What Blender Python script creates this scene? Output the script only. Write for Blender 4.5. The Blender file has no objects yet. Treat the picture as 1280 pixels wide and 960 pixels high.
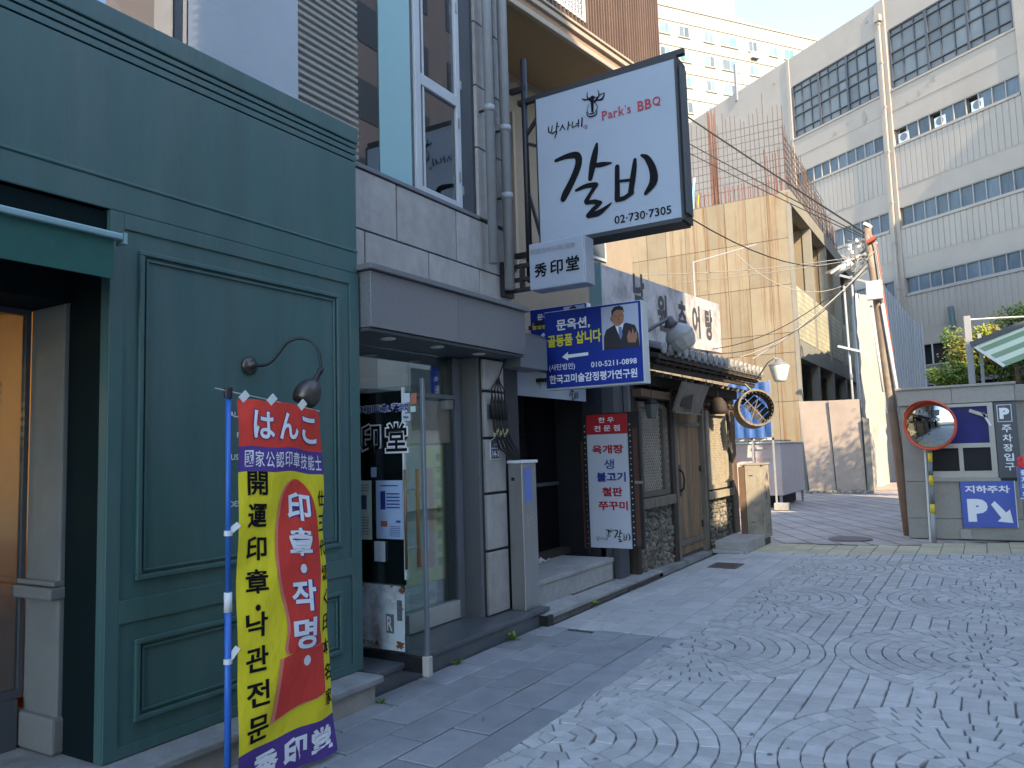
import bpy, math, random
from mathutils import Vector, Matrix
R = math.radians
random.seed(7)
SC = bpy.context.scene
COL = SC.collection

# ------------------------------------------------------------------ camera
CAMH = 1.55
cam_d = bpy.data.cameras.new('camera')
cam_d.sensor_width = 36.0
cam_d.lens = 970.0 / 1280.0 * 36.0
cam_d.clip_start = 0.05
cam_d.clip_end = 2000
cam = bpy.data.objects.new('camera', cam_d)
COL.objects.link(cam)
cam.matrix_world = (Matrix.Translation((0, 0, CAMH)) @ Matrix.Rotation(R(31.0), 4, 'Z')
                    @ Matrix.Rotation(R(95.1), 4, 'X') @ Matrix.Rotation(R(-1.75), 4, 'Z'))
SC.camera = cam
CAMI = cam.matrix_world.inverted()

def px(p):
    """where a point falls in the picture (only used to decide which paving pieces become parts)"""
    q = CAMI @ Vector(p)
    if q.z > -0.05:
        return None
    return (640 + 970 * q.x / -q.z, 480 - 970 * q.y / -q.z, -q.z)

# ------------------------------------------------------------------ light
SUN_EL = R(32.0)
sun_dir = Vector((0.77 * math.cos(SUN_EL), -0.638 * math.cos(SUN_EL), math.sin(SUN_EL)))
w = bpy.data.worlds.new('World')
SC.world = w
w.use_nodes = True
nt = w.node_tree
bg = nt.nodes['Background']
sky = nt.nodes.new('ShaderNodeTexSky')
sky.sky_type = 'NISHITA'
sky.sun_disc = False
sky.sun_elevation = SUN_EL
# Nishita: rotation 0 puts the sun on +Y, positive turns it clockwise (towards +X)
sky.sun_rotation = math.atan2(sun_dir.x, sun_dir.y)
sky.air_density = 1.0
sky.dust_density = 0.3
sky.ozone_density = 3.2
nt.links.new(sky.outputs[0], bg.inputs[0])
bg.inputs[1].default_value = 0.145
sl = bpy.data.lights.new('sun', 'SUN')
sl.energy = 2.0
sl.angle = R(0.55)
sl.color = (1.0, 0.87, 0.69)
so = bpy.data.objects.new('sun', sl)
COL.objects.link(so)
so.rotation_euler = sun_dir.to_track_quat('Z', 'Y').to_euler()
so.location = (20, -20, 30)
vs = SC.view_settings
vs.view_transform = 'Standard'
vs.look = 'None'
vs.gamma = 1.0
vs.use_curve_mapping = False
vs.exposure = 2.45
# the phone's white balance sits between sun and open shade
vs.use_white_balance = True
vs.white_balance_temperature = 7600
vs.white_balance_tint = 10
SC.cycles.use_denoising = True
SC.cycles.max_bounces = 8
SC.cycles.diffuse_bounces = 4
SC.cycles.glossy_bounces = 4
SC.cycles.transparent_max_bounces = 12
SC.cycles.sample_clamp_indirect = 6.0

# ------------------------------------------------------------------ materials
MATS = {}
def mat(name, col, rough=0.7, metal=0.0, var=0.12, vscale=3.0, stretch=(1, 1, 1), bump=0.15, bscale=60.0,
        island=0.0, dirt=None, dirt_amt=0.0, dirt_scale=1.2, dirt_stretch=(1, 1, 1), spec=0.5, coat=0.0, emit=0.0, objrand=0.0, bdist=0.02, dlo=0.48, dhi=0.68):
    if name in MATS:
        return MATS[name]
    m = bpy.data.materials.new(name)
    m.use_nodes = True
    n = m.node_tree.nodes
    L = m.node_tree.links.new
    b = n['Principled BSDF']
    geo = n.new('ShaderNodeNewGeometry')
    mp = n.new('ShaderNodeMapping'); mp.inputs['Scale'].default_value = stretch
    L(geo.outputs['Position'], mp.inputs[0])
    nz = n.new('ShaderNodeTexNoise'); nz.inputs['Scale'].default_value = vscale
    nz.inputs['Detail'].default_value = 6; nz.inputs['Roughness'].default_value = 0.62
    L(mp.outputs[0], nz.inputs['Vector'])
    mr = n.new('ShaderNodeMapRange')
    mr.inputs['From Min'].default_value = 0.25; mr.inputs['From Max'].default_value = 0.75
    mr.inputs['To Min'].default_value = 1 - var; mr.inputs['To Max'].default_value = 1 + var
    L(nz.outputs['Fac'], mr.inputs['Value'])
    val = mr.outputs[0]
    def mul(a, c):
        x = n.new('ShaderNodeMath'); x.operation = 'MULTIPLY'
        L(a, x.inputs[0]); L(c, x.inputs[1]); return x.outputs[0]
    if island:
        r2 = n.new('ShaderNodeMapRange')
        r2.inputs['To Min'].default_value = 1 - island; r2.inputs['To Max'].default_value = 1 + island
        L(geo.outputs['Random Per Island'], r2.inputs['Value']); val = mul(val, r2.outputs[0])
    if objrand:
        oi = n.new('ShaderNodeObjectInfo')
        r2 = n.new('ShaderNodeMapRange')
        r2.inputs['To Min'].default_value = 1 - objrand; r2.inputs['To Max'].default_value = 1 + objrand
        L(oi.outputs['Random'], r2.inputs['Value']); val = mul(val, r2.outputs[0])
    vm = n.new('ShaderNodeVectorMath'); vm.operation = 'SCALE'
    vm.inputs[0].default_value = col
    L(val, vm.inputs['Scale'])
    out = vm.outputs[0]
    if dirt is not None:
        mp2 = n.new('ShaderNodeMapping'); mp2.inputs['Scale'].default_value = dirt_stretch
        L(geo.outputs['Position'], mp2.inputs[0])
        nd = n.new('ShaderNodeTexNoise'); nd.inputs['Scale'].default_value = dirt_scale
        nd.inputs['Detail'].default_value = 8; nd.inputs['Roughness'].default_value = 0.7
        L(mp2.outputs[0], nd.inputs['Vector'])
        rm = n.new('ShaderNodeMapRange'); rm.inputs['From Min'].default_value = dlo; rm.inputs['From Max'].default_value = dhi
        rm.inputs['To Max'].default_value = dirt_amt
        L(nd.outputs['Fac'], rm.inputs['Value'])
        mx = n.new('ShaderNodeMix'); mx.data_type = 'RGBA'
        L(rm.outputs[0], mx.inputs[0]); L(out, mx.inputs[6]); mx.inputs[7].default_value = (*dirt, 1)
        out = mx.outputs[2]
    L(out, b.inputs['Base Color'])
    b.inputs['Roughness'].default_value = rough
    b.inputs['Metallic'].default_value = metal
    b.inputs['Specular IOR Level'].default_value = spec
    b.inputs['Coat Weight'].default_value = coat
    if emit:
        L(out, b.inputs['Emission Color']); b.inputs['Emission Strength'].default_value = emit
    if bump:
        nb = n.new('ShaderNodeTexNoise'); nb.inputs['Scale'].default_value = bscale
        nb.inputs['Detail'].default_value = 4
        L(mp.outputs[0], nb.inputs['Vector'])
        bu = n.new('ShaderNodeBump'); bu.inputs['Strength'].default_value = bump; bu.inputs['Distance'].default_value = bdist
        L(nb.outputs['Fac'], bu.inputs['Height']); L(bu.outputs[0], b.inputs['Normal'])
        # roughness varies a little with the same noise
        rr = n.new('ShaderNodeMapRange'); rr.inputs['To Min'].default_value = max(0.03, rough - 0.1); rr.inputs['To Max'].default_value = min(1, rough + 0.1)
        L(nz.outputs['Fac'], rr.inputs['Value']); L(rr.outputs[0], b.inputs['Roughness'])
    MATS[name] = m
    return m

def glass(name, tint, refl=1.0, rough=0.0, base=0.04):
    if name in MATS:
        return MATS[name]
    m = bpy.data.materials.new(name); m.use_nodes = True
    n = m.node_tree.nodes; L = m.node_tree.links.new
    n.remove(n['Principled BSDF'])
    tr = n.new('ShaderNodeBsdfTransparent'); tr.inputs[0].default_value = (*tint, 1)
    gl = n.new('ShaderNodeBsdfGlossy'); gl.inputs['Roughness'].default_value = rough
    gl.inputs[0].default_value = (0.95, 0.97, 1, 1)
    fr = n.new('ShaderNodeFresnel'); fr.inputs[0].default_value = 1.5
    mr = n.new('ShaderNodeMapRange'); mr.inputs['From Min'].default_value = 0.04; mr.inputs['From Max'].default_value = 1
    mr.inputs['To Min'].default_value = base * 2; mr.inputs['To Max'].default_value = refl
    L(fr.outputs[0], mr.inputs[0])
    mx = n.new('ShaderNodeMixShader')
    L(mr.outputs[0], mx.inputs[0]); L(tr.outputs[0], mx.inputs[1]); L(gl.outputs[0], mx.inputs[2])
    L(mx.outputs[0], n['Material Output'].inputs[0])
    MATS[name] = m
    return m

# ------------------------------------------------------------------ scene graph helpers
WM = {}
def tag(o, label=None, cat=None, group=None, kind=None):
    if label: o['label'] = label
    if cat: o['category'] = cat
    if group: o['group'] = group
    if kind: o['kind'] = kind
    return o

def thing(name, label, cat, loc=(0, 0, 0), rz=0.0, group=None):
    o = bpy.data.objects.new(name, None)
    o.empty_display_size = 0.2
    COL.objects.link(o)
    o.location = loc
    o.rotation_euler = (0, 0, rz)
    WM[o] = Matrix.Translation(loc) @ Matrix.Rotation(rz, 4, 'Z')
    return tag(o, label, cat, group)

class MB:
    def __init__(s):
        s.v = []; s.f = []; s.m = []
    def add(s, vs, fs, m=0):
        k = len(s.v)
        s.v += [Vector(p) for p in vs]
        s.f += [tuple(i + k for i in f) for f in fs]
        s.m += [m] * len(fs)
        return s
    def box(s, x0, x1, y0, y1, z0, z1, m=0):
        if x0 > x1: x0, x1 = x1, x0
        if y0 > y1: y0, y1 = y1, y0
        if z0 > z1: z0, z1 = z1, z0
        return s.add([(x0, y0, z0), (x1, y0, z0), (x1, y1, z0), (x0, y1, z0), (x0, y0, z1), (x1, y0, z1), (x1, y1, z1), (x0, y1, z1)],
                     [(0, 3, 2, 1), (4, 5, 6, 7), (0, 1, 5, 4), (1, 2, 6, 5), (2, 3, 7, 6), (3, 0, 4, 7)], m)
    def bar(s, a, b, wx, wz, m=0, up=(0, 0, 1)):
        """square bar between two points"""
        a = Vector(a); b = Vector(b); d = (b - a).normalized()
        u = d.cross(Vector(up))
        if u.length < 1e-4: u = d.cross(Vector((1, 0, 0)))
        u.normalize(); v = u.cross(d).normalized()
        vs = []
        for p in (a, b):
            for i, j in ((-1, -1), (1, -1), (1, 1), (-1, 1)):
                vs.append(p + u * i * wx / 2 + v * j * wz / 2)
        return s.add(vs, [(0, 3, 2, 1), (4, 5, 6, 7), (0, 1, 5, 4), (1, 2, 6, 5), (2, 3, 7, 6), (3, 0, 4, 7)], m)
    def tube(s, pts, r, n=8, m=0, caps=True):
        pts = [Vector(p) for p in pts]
        rs = r if isinstance(r, (list, tuple)) else [r] * len(pts)
        k = len(s.v)
        up = None
        for i, p in enumerate(pts):
            d = (pts[min(i + 1, len(pts) - 1)] - pts[max(i - 1, 0)]).normalized()
            if up is None:
                up = Vector((0, 0, 1)) if abs(d.z) < 0.9 else Vector((1, 0, 0))
            u = d.cross(up).normalized(); v = d.cross(u).normalized(); up = u.cross(d)
            up = -v
            for j in range(n):
                a = 2 * math.pi * j / n
                s.v.append(p + (u * math.cos(a) + v * math.sin(a)) * rs[i])
        for i in range(len(pts) - 1):
            for j in range(n):
                a = k + i * n + j; b = k + i * n + (j + 1) % n
                s.f.append((a, b, b + n, a + n)); s.m.append(m)
        if caps:
            s.f.append(tuple(k + j for j in range(n))[::-1]); s.m.append(m)
            s.f.append(tuple(k + (len(pts) - 1) * n + j for j in range(n))); s.m.append(m)
        return s
    def lathe(s, prof, o, axis=(0, 0, 1), n=20, m=0):
        """prof: list of (radius, height along axis)"""
        o = Vector(o); ax = Vector(axis).normalized()
        u = ax.orthogonal().normalized(); v = ax.cross(u)
        k = len(s.v)
        for r, h in prof:
            for j in range(n):
                a = 2 * math.pi * j / n
                s.v.append(o + ax * h + (u * math.cos(a) + v * math.sin(a)) * max(r, 1e-4))
        for i in range(len(prof) - 1):
            for j in range(n):
                a = k + i * n + j; b = k + i * n + (j + 1) % n
                s.f.append((a, b, b + n, a + n)); s.m.append(m)
        return s
    def prism(s, pts, off, m=0):
        """closed planar outline pushed along off"""
        k = len(pts); off = Vector(off)
        vs = [Vector(p) for p in pts] + [Vector(p) + off for p in pts]
        fs = [tuple(range(k))[::-1], tuple(range(k, 2 * k))] + [(i, (i + 1) % k, (i + 1) % k + k, i + k) for i in range(k)]
        return s.add(vs, fs, m)
    def build(s, name, mats, parent=None, label=None, cat=None, group=None, kind=None, bevel=0, smooth=False, local=False, recalc=True):
        me = bpy.data.meshes.new(name)
        M = WM.get(parent) if parent is not None else None
        vs = s.v
        if M is not None and not local:
            Mi = M.inverted()
            vs = [Mi @ v for v in vs]
        me.from_pydata([tuple(v) for v in vs], [], s.f)
        if not isinstance(mats, (list, tuple)): mats = [mats]
        for x in mats: me.materials.append(x)
        for p, mi in zip(me.polygons, s.m):
            p.material_index = mi
            if smooth: p.use_smooth = True
        me.validate()
        if recalc:
            import bmesh
            bm = bmesh.new(); bm.from_mesh(me)
            bmesh.ops.recalc_face_normals(bm, faces=bm.faces)
            bm.to_mesh(me); bm.free()
        me.update()
        o = bpy.data.objects.new(name, me)
        COL.objects.link(o)
        if parent is not None:
            o.parent = parent
            WM[o] = M
        else:
            WM[o] = Matrix.Identity(4)
        if bevel:
            md = o.modifiers.new('bevel', 'BEVEL'); md.width = bevel; md.segments = 2; md.limit_method = 'ANGLE'; md.angle_limit = R(40)
        return tag(o, label, cat, group, kind)

def box(name, m, parent, x0, x1, y0, y1, z0, z1, bevel=0, **k):
    return MB().box(x0, x1, y0, y1, z0, z1).build(name, m, parent, bevel=bevel, **k)

def copy_tree(o, parent=None):
    c = o.copy(); COL.objects.link(c)
    if parent is not None: c.parent = parent
    for ch in list(o.children): copy_tree(ch, c)
    return c

_tc = {}
def glyphs(body, bold=0.0, font=None):
    key = (body, bold)
    if key in _tc: return _tc[key]
    c = bpy.data.curves.new('text', 'FONT'); c.body = body; c.offset = bold; c.resolution_u = 3
    o = bpy.data.objects.new('text', c); COL.objects.link(o)
    bpy.context.view_layer.update()
    dg = bpy.context.evaluated_depsgraph_get()
    me = bpy.data.meshes.new_from_object(o.evaluated_get(dg))
    vs = [v.co.copy() for v in me.vertices]; fs = [tuple(p.vertices) for p in me.polygons]
    bpy.data.objects.remove(o); bpy.data.curves.remove(c); bpy.data.meshes.remove(me)
    x0 = min(v.x for v in vs); x1 = max(v.x for v in vs); y0 = min(v.y for v in vs); y1 = max(v.y for v in vs)
    _tc[key] = ([((v.x - x0) / (x1 - x0), (v.y - y0) / (y1 - y0)) for v in vs], fs, (x1 - x0) / (y1 - y0))
    return _tc[key]

def text_mb(mb, body, O, U, V, w=None, h=None, bold=0.0, off=0.0, m=0, warp=None):
    """lettering whose own outline box has its lower left corner at O"""
    vs, fs, asp = glyphs(body, bold)
    if w is None: w = h * asp
    if h is None: h = w / asp
    O = Vector(O); U = Vector(U); V = Vector(V)
    N = U.cross(V).normalized() * off
    if warp:
        mb.add([warp(a * w, b * h) for a, b in vs], fs, m)
    else:
        mb.add([O + U * (a * w) + V * (b * h) + N for a, b in vs], fs, m)
    return mb

def text(body, O, U, V, m, parent, w=None, h=None, bold=0.0, name='lettering', label=None):
    mb = MB(); text_mb(mb, body, O, U, V, w, h, bold, 0.003)
    return mb.build(name, m, parent, label=label, recalc=False)

def brush_mb(mb, strokes, O, U, V, m=0, off=0.003):
    """brush strokes: lists of (a, b, width); each stroke lies a hair above the one before"""
    O = Vector(O); U = Vector(U); V = Vector(V); N = U.cross(V).normalized()
    for si, st in enumerate(strokes):
        # resample with Catmull-Rom
        pts = []
        P = [st[0]] + list(st) + [st[-1]]
        for i in range(1, len(P) - 2):
            for t in range(6):
                t /= 6.0
                q = []
                for c in range(3):
                    p0, p1, p2, p3 = P[i - 1][c], P[i][c], P[i + 1][c], P[i + 2][c]
                    q.append(0.5 * (2 * p1 + (p2 - p0) * t + (2 * p0 - 5 * p1 + 4 * p2 - p3) * t * t + (3 * p1 - p0 - 3 * p2 + p3) * t ** 3))
                pts.append(q)
        pts.append(list(st[-1]))
        z = off + si * 0.0004
        vs = []; fs = []
        k = len(pts)
        for i, (a, b, wd) in enumerate(pts):
            a0, b0, _ = pts[max(0, i - 1)]; a1, b1, _ = pts[min(k - 1, i + 1)]
            d = Vector((a1 - a0, b1 - b0)); d = d.normalized() if d.length > 1e-6 else Vector((1, 0))
            nx, ny = -d.y, d.x
            wd = max(wd, 0.002)
            vs.append(O + U * (a + nx * wd / 2) + V * (b + ny * wd / 2) + N * z)
            vs.append(O + U * (a - nx * wd / 2) + V * (b - ny * wd / 2) + N * z)
        for i in range(k - 1): fs.append((2 * i, 2 * i + 1, 2 * i + 3, 2 * i + 2))
        # rounded ends
        for e, q in ((0, 1), (k - 1, k - 2)):
            a, b, wd = pts[e]; a2, b2, _ = pts[q]
            ang = math.atan2(b - b2, a - a2)
            base = len(vs); vs.append(O + U * a + V * b + N * z)
            for j in range(7):
                t = ang - math.pi / 2 + math.pi * j / 6
                vs.append(O + U * (a + math.cos(t) * wd / 2) + V * (b + math.sin(t) * wd / 2) + N * z)
            for j in range(6): fs.append((base, base + 1 + j, base + 2 + j))
        mb.add(vs, fs, m)
    return mb

def sag(a, b, s, n=10):
    a = Vector(a); b = Vector(b)
    return [a.lerp(b, i / n) - Vector((0, 0, 4 * s * (i / n) * (1 - i / n))) for i in range(n + 1)]

X = Vector((1, 0, 0)); Y = Vector((0, 1, 0)); Z = Vector((0, 0, 1))
# ------------------------------------------------------------------ the palette (sunlit walls set darker, shaded paving paler, to even the light)
GREEN = mat('green_paint', (0.046, 0.118, 0.115), 0.42, var=0.16, vscale=1.6, stretch=(1, 3, 0.35), bump=0.08, bscale=25, dirt=(0.10, 0.145, 0.14), dirt_amt=0.5, dirt_scale=1.6, dirt_stretch=(1, 2.5, 0.5))
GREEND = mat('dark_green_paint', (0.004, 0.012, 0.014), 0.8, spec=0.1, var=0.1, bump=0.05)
AWN = mat('green_awning_cloth', (0.012, 0.10, 0.085), 0.75, var=0.15, vscale=8, bump=0.2, bscale=300)
ROD = mat('pale_teal_metal', (0.25, 0.42, 0.45), 0.35, metal=0.4, var=0.05, bump=0.02)
STONE = mat('grey_granite', (0.40, 0.375, 0.345), 0.62, var=0.16, vscale=9, bump=0.15, bscale=180, island=0.06, objrand=0.08, dirt=(0.16, 0.165, 0.17), dirt_amt=0.45, dirt_scale=1.7, dirt_stretch=(1, 1.6, 0.5))
JOINT = mat('dark_joint', (0.05, 0.05, 0.052), 0.9, var=0.1, bump=0.1)
GRANP = mat('polished_dark_granite', (0.17, 0.172, 0.18), 0.22, var=0.18, vscale=60, bump=0.02, objrand=0.05)
STEPD = mat('dark_granite_step', (0.085, 0.095, 0.105), 0.35, var=0.2, vscale=50, bump=0.05, dirt=(0.16, 0.16, 0.16), dirt_amt=0.5, dirt_scale=4)
STEPL = mat('pale_granite_step', (0.36, 0.355, 0.34), 0.7, var=0.16, vscale=14, bump=0.2, bscale=150, dirt=(0.2, 0.19, 0.17), dirt_amt=0.5, dirt_scale=2.5)
KERB = mat('kerb_concrete', (0.26, 0.26, 0.255), 0.8, var=0.2, vscale=7, bump=0.3, dirt=(0.10, 0.10, 0.095), dirt_amt=0.6, dirt_scale=3)
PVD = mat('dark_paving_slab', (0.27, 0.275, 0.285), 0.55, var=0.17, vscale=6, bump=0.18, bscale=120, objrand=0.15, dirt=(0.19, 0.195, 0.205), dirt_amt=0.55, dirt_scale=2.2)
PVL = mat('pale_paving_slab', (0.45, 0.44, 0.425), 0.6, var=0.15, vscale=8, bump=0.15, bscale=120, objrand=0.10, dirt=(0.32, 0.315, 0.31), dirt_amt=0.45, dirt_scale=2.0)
SETT = mat('granite_sett', (0.45, 0.44, 0.425), 0.6, var=0.14, vscale=11, bump=0.2, bscale=110, island=0.13, objrand=0.13, dirt=(0.27, 0.265, 0.265), dirt_amt=0.6, dirt_scale=1.1)
GROUT = mat('street_joint_sand', (0.15, 0.147, 0.142), 0.9, var=0.3, vscale=20, bump=0.4, bscale=200)
BAND = mat('beige_kerb_stone', (0.47, 0.41, 0.27), 0.75, var=0.2, vscale=8, bump=0.2, objrand=0.1, dirt=(0.30, 0.27, 0.21), dirt_amt=0.5, dirt_scale=2)
GROUND = mat('ground_asphalt', (0.13, 0.13, 0.135), 0.9, var=0.2, bump=0.3)
WHITEF = mat('white_aluminium_frame', (0.46, 0.48, 0.49), 0.4, var=0.06, bump=0.02)
STEEL = mat('brushed_steel', (0.42, 0.42, 0.41), 0.38, metal=0.85, var=0.08, stretch=(1, 1, 0.1), vscale=20, bump=0.03)
PIPE = mat('painted_grey_pipe', (0.30, 0.31, 0.32), 0.5, var=0.1, bump=0.03, dirt=(0.16, 0.14, 0.12), dirt_amt=0.4, dirt_scale=3)
BLACK = mat('black_metal', (0.015, 0.015, 0.018), 0.45, var=0.1, bump=0.03)
BLACKR = mat('black_rubber', (0.01, 0.01, 0.01), 0.6, var=0.1, bump=0.05)
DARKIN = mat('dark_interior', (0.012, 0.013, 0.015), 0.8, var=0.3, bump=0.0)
DGREY = mat('dark_grey_panel', (0.07, 0.078, 0.088), 0.5, var=0.12, bump=0.04)
MGREY = mat('mid_grey_metal', (0.16, 0.17, 0.185), 0.5, var=0.1, bump=0.04)
SIGNW = mat('white_lightbox_acrylic', (0.33, 0.375, 0.44), 0.25, var=0.04, vscale=2, bump=0.0)
SIGNW2 = mat('small_lightbox_acrylic', (0.30, 0.33, 0.39), 0.3, var=0.04, bump=0.0)
INK = mat('black_sign_ink', (0.006, 0.006, 0.008), 0.7, spec=0.15, var=0.0, bump=0)
INKG = mat('grey_sign_ink', (0.22, 0.23, 0.25), 0.5, var=0.0, bump=0)
REDI = mat('red_sign_ink', (0.42, 0.015, 0.035), 0.4, var=0.0, bump=0)
BLUEI = mat('navy_sign_ink', (0.015, 0.03, 0.22), 0.4, var=0.0, bump=0)
WINK = mat('white_sign_ink', (0.78, 0.80, 0.84), 0.4, var=0.0, bump=0)
YINK = mat('yellow_sign_ink', (0.75, 0.68, 0.03), 0.4, var=0.0, bump=0)
SBLUE = mat('blue_sign_print', (0.006, 0.032, 0.27), 0.5, spec=0.25, var=0.03, bump=0)
SKYB = mat('pale_photo_backdrop', (0.40, 0.46, 0.60), 0.4, var=0.05, bump=0)
SUIT = mat('black_suit_print', (0.012, 0.012, 0.02), 0.4, var=0.1, bump=0)
SKIN = mat('skin_print', (0.36, 0.16, 0.10), 0.4, var=0.15, vscale=20, bump=0)
SKIND = mat('dark_skin_print', (0.20, 0.08, 0.05), 0.4, var=0.1, bump=0)
CLOTHY = mat('yellow_banner_cloth', (0.76, 0.64, 0.02), 0.7, var=0.05, vscale=5, bump=0.6, bscale=9, bdist=0.03, stretch=(1, 1, 0.6))
CLOTHR = mat('red_banner_cloth', (0.70, 0.045, 0.03), 0.7, var=0.05, vscale=5, bump=0.6, bscale=9, bdist=0.03, stretch=(1, 1, 0.6))
CLOTHP = mat('purple_banner_cloth', (0.085, 0.04, 0.25), 0.7, var=0.05, vscale=5, bump=0.6, bscale=9, bdist=0.03, stretch=(1, 1, 0.6))
CLOTHPK = mat('pale_red_banner_print', (0.72, 0.20, 0.15), 0.7, var=0.1, vscale=5, bump=0.6, bscale=9, bdist=0.03, stretch=(1, 1, 0.6))
BLUEP = mat('blue_pole_plastic', (0.015, 0.13, 0.50), 0.35, var=0.05, bump=0.01)
WPLAS = mat('white_plastic', (0.68, 0.70, 0.70), 0.45, var=0.05, bump=0.02)
BRASS = mat('aged_bronze', (0.10, 0.085, 0.075), 0.35, metal=0.7, var=0.2, vscale=10, bump=0.03)
PAPER = mat('white_paper', (0.55, 0.62, 0.68), 0.7, var=0.04, bump=0)
PAPERB = mat('pale_blue_paper', (0.33, 0.47, 0.66), 0.6, var=0.04, bump=0)
PAPERG = mat('pale_green_paper', (0.50, 0.62, 0.54), 0.7, var=0.06, bump=0)
ENAM = mat('rusty_white_enamel', (0.55, 0.62, 0.66), 0.35, var=0.05, bump=0.02, dirt=(0.14, 0.045, 0.015), dirt_amt=0.9, dirt_scale=3.1)
RUST = mat('rust_patch', (0.16, 0.055, 0.02), 0.85, var=0.4, vscale=30, bump=0.3)
BEIGE = mat('beige_brick_wall', (0.27, 0.22, 0.165), 0.85, var=0.08, vscale=8, bump=0.3, bscale=60)
SOFF = mat('tan_soffit_plaster', (0.32, 0.215, 0.115), 0.8, var=0.05, bump=0.05)
TRIM = mat('cream_trim', (0.34, 0.285, 0.22), 0.6, var=0.05, bump=0.02)
TRIMB = mat('brown_trim', (0.30, 0.19, 0.13), 0.5, var=0.08, bump=0.02)
SLAT = mat('dark_brown_slat', (0.13, 0.085, 0.065), 0.45, var=0.1, bump=0.02, objrand=0.15)
CONC = mat('formed_concrete', (0.235, 0.188, 0.122), 0.85, var=0.14, vscale=1.5, bump=0.2, bscale=30, objrand=0.12, dirt=(0.17, 0.07, 0.018), dirt_amt=0.72, dirt_scale=1.9, dirt_stretch=(3.0, 3.0, 0.05), dlo=.51, dhi=.61)
CONC2 = mat('bare_concrete', (0.215, 0.20, 0.165), 0.85, var=0.12, vscale=2, bump=0.2, bscale=30)
CONCG = mat('grey_concrete', (0.20, 0.205, 0.185), 0.85, var=0.12, vscale=2, bump=0.2, bscale=30)
REBAR = mat('rusty_rebar', (0.17, 0.075, 0.05), 0.85, var=0.3, vscale=10, bump=0.1)
REBARD = mat('dark_rebar', (0.10, 0.062, 0.048), 0.8, var=0.3, vscale=10, bump=0.1)
FACT = mat('old_white_render', (0.37, 0.315, 0.265), 0.85, var=0.06, vscale=0.6, bump=0.15, bscale=8, dirt=(0.31, 0.26, 0.215), dirt_amt=0.5, dirt_scale=0.5)
FACTC = mat('painted_corrugated_steel', (0.36, 0.31, 0.262), 0.6, var=0.05, vscale=0.8, bump=0.05, dirt=(0.305, 0.26, 0.215), dirt_amt=0.4, dirt_scale=0.8, dirt_stretch=(1, 1, 0.2))
PATCH = mat('flaked_render_patch', (0.30, 0.26, 0.23), 0.9, var=0.2, bump=0.2)
WPANE = mat('curtained_window_pane', (0.10, 0.125, 0.145), 0.35, spec=0.3, var=0.25, vscale=2, bump=0.0, objrand=0.25, stretch=(3, 3, 0.6))
WPANEG = mat('frosted_grey_pane', (0.17, 0.18, 0.18), 0.45, spec=0.3, var=0.15, vscale=1.5, bump=0.0, objrand=0.22)
WFRAMED = mat('dark_blue_steel_frame', (0.06, 0.065, 0.08), 0.5, var=0.1, bump=0.02)
APT = mat('pale_apartment_render', (0.33, 0.30, 0.25), 0.85, var=0.04, vscale=0.4, bump=0.03)
APTT = mat('pale_teal_pane', (0.13, 0.25, 0.23), 0.2, var=0.25, vscale=1, bump=0, objrand=0.3)
WOOD = mat('weathered_tan_wood', (0.27, 0.17, 0.095), 0.75, var=0.35, vscale=4, stretch=(6, 6, 0.5), bump=0.4, bscale=30, objrand=0.15, dirt=(0.10, 0.08, 0.065), dirt_amt=0.85, dirt_scale=1.5, dirt_stretch=(3, 3, 0.6))
WOODG = mat('grey_old_wood', (0.165, 0.14, 0.11), 0.85, var=0.4, vscale=4, stretch=(5, 5, 0.5), bump=0.5, bscale=30, objrand=0.15)
WOODD = mat('dark_wood', (0.045, 0.032, 0.024), 0.75, var=0.3, vscale=5, stretch=(4, 4, 0.5), bump=0.3)
WOODP = mat('pale_lattice_wood', (0.30, 0.26, 0.195), 0.75, var=0.2, vscale=6, bump=0.2)
PAPERW = mat('window_paper', (0.20, 0.18, 0.145), 0.9, var=0.2, vscale=5, bump=0.1)
RUBBLE = mat('field_stone', (0.21, 0.19, 0.155), 0.85, var=0.3, vscale=12, bump=0.4, island=0.45)
MORTAR = mat('stone_mortar', (0.10, 0.09, 0.075), 0.9, var=0.2, bump=0.3)
TILE = mat('grey_roof_tile', (0.12, 0.123, 0.13), 0.7, var=0.25, vscale=6, bump=0.25, objrand=0.15)
TILEE = mat('lime_tile_end', (0.34, 0.33, 0.31), 0.8, var=0.3, vscale=10, bump=0.3, objrand=0.12)
PLY = mat('weathered_plywood', (0.33, 0.265, 0.215), 0.8, var=0.12, vscale=2, stretch=(1, 1, 0.4), bump=0.1, dirt=(0.26, 0.20, 0.16), dirt_amt=0.5, dirt_scale=2)
TARP = mat('white_tarpaulin', (0.46, 0.445, 0.41), 0.7, var=0.06, vscale=3, bump=0.5, bscale=4)
TRANS = mat('blue_grey_corrugated_sheet', (0.40, 0.415, 0.42), 0.4, var=0.08, vscale=2, stretch=(3, 3, 0.4), bump=0.03, dirt=(0.52, 0.45, 0.36), dirt_amt=0.3, dirt_scale=2)
POLEW = mat('old_utility_pole', (0.22, 0.165, 0.125), 0.8, var=0.25, vscale=6, stretch=(3, 3, 0.4), bump=0.25, dirt=(0.42, 0.36, 0.28), dirt_amt=0.8, dirt_scale=2)
CLUT = mat('porcelain_white', (0.68, 0.66, 0.62), 0.4, var=0.1, bump=0)
ORNG = mat('orange_plastic', (0.75, 0.10, 0.04), 0.4, var=0.06, bump=0.02)
MIRR = mat('mirror_steel', (0.62, 0.66, 0.66), 0.03, metal=1.0, var=0.02, bump=0)
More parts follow.
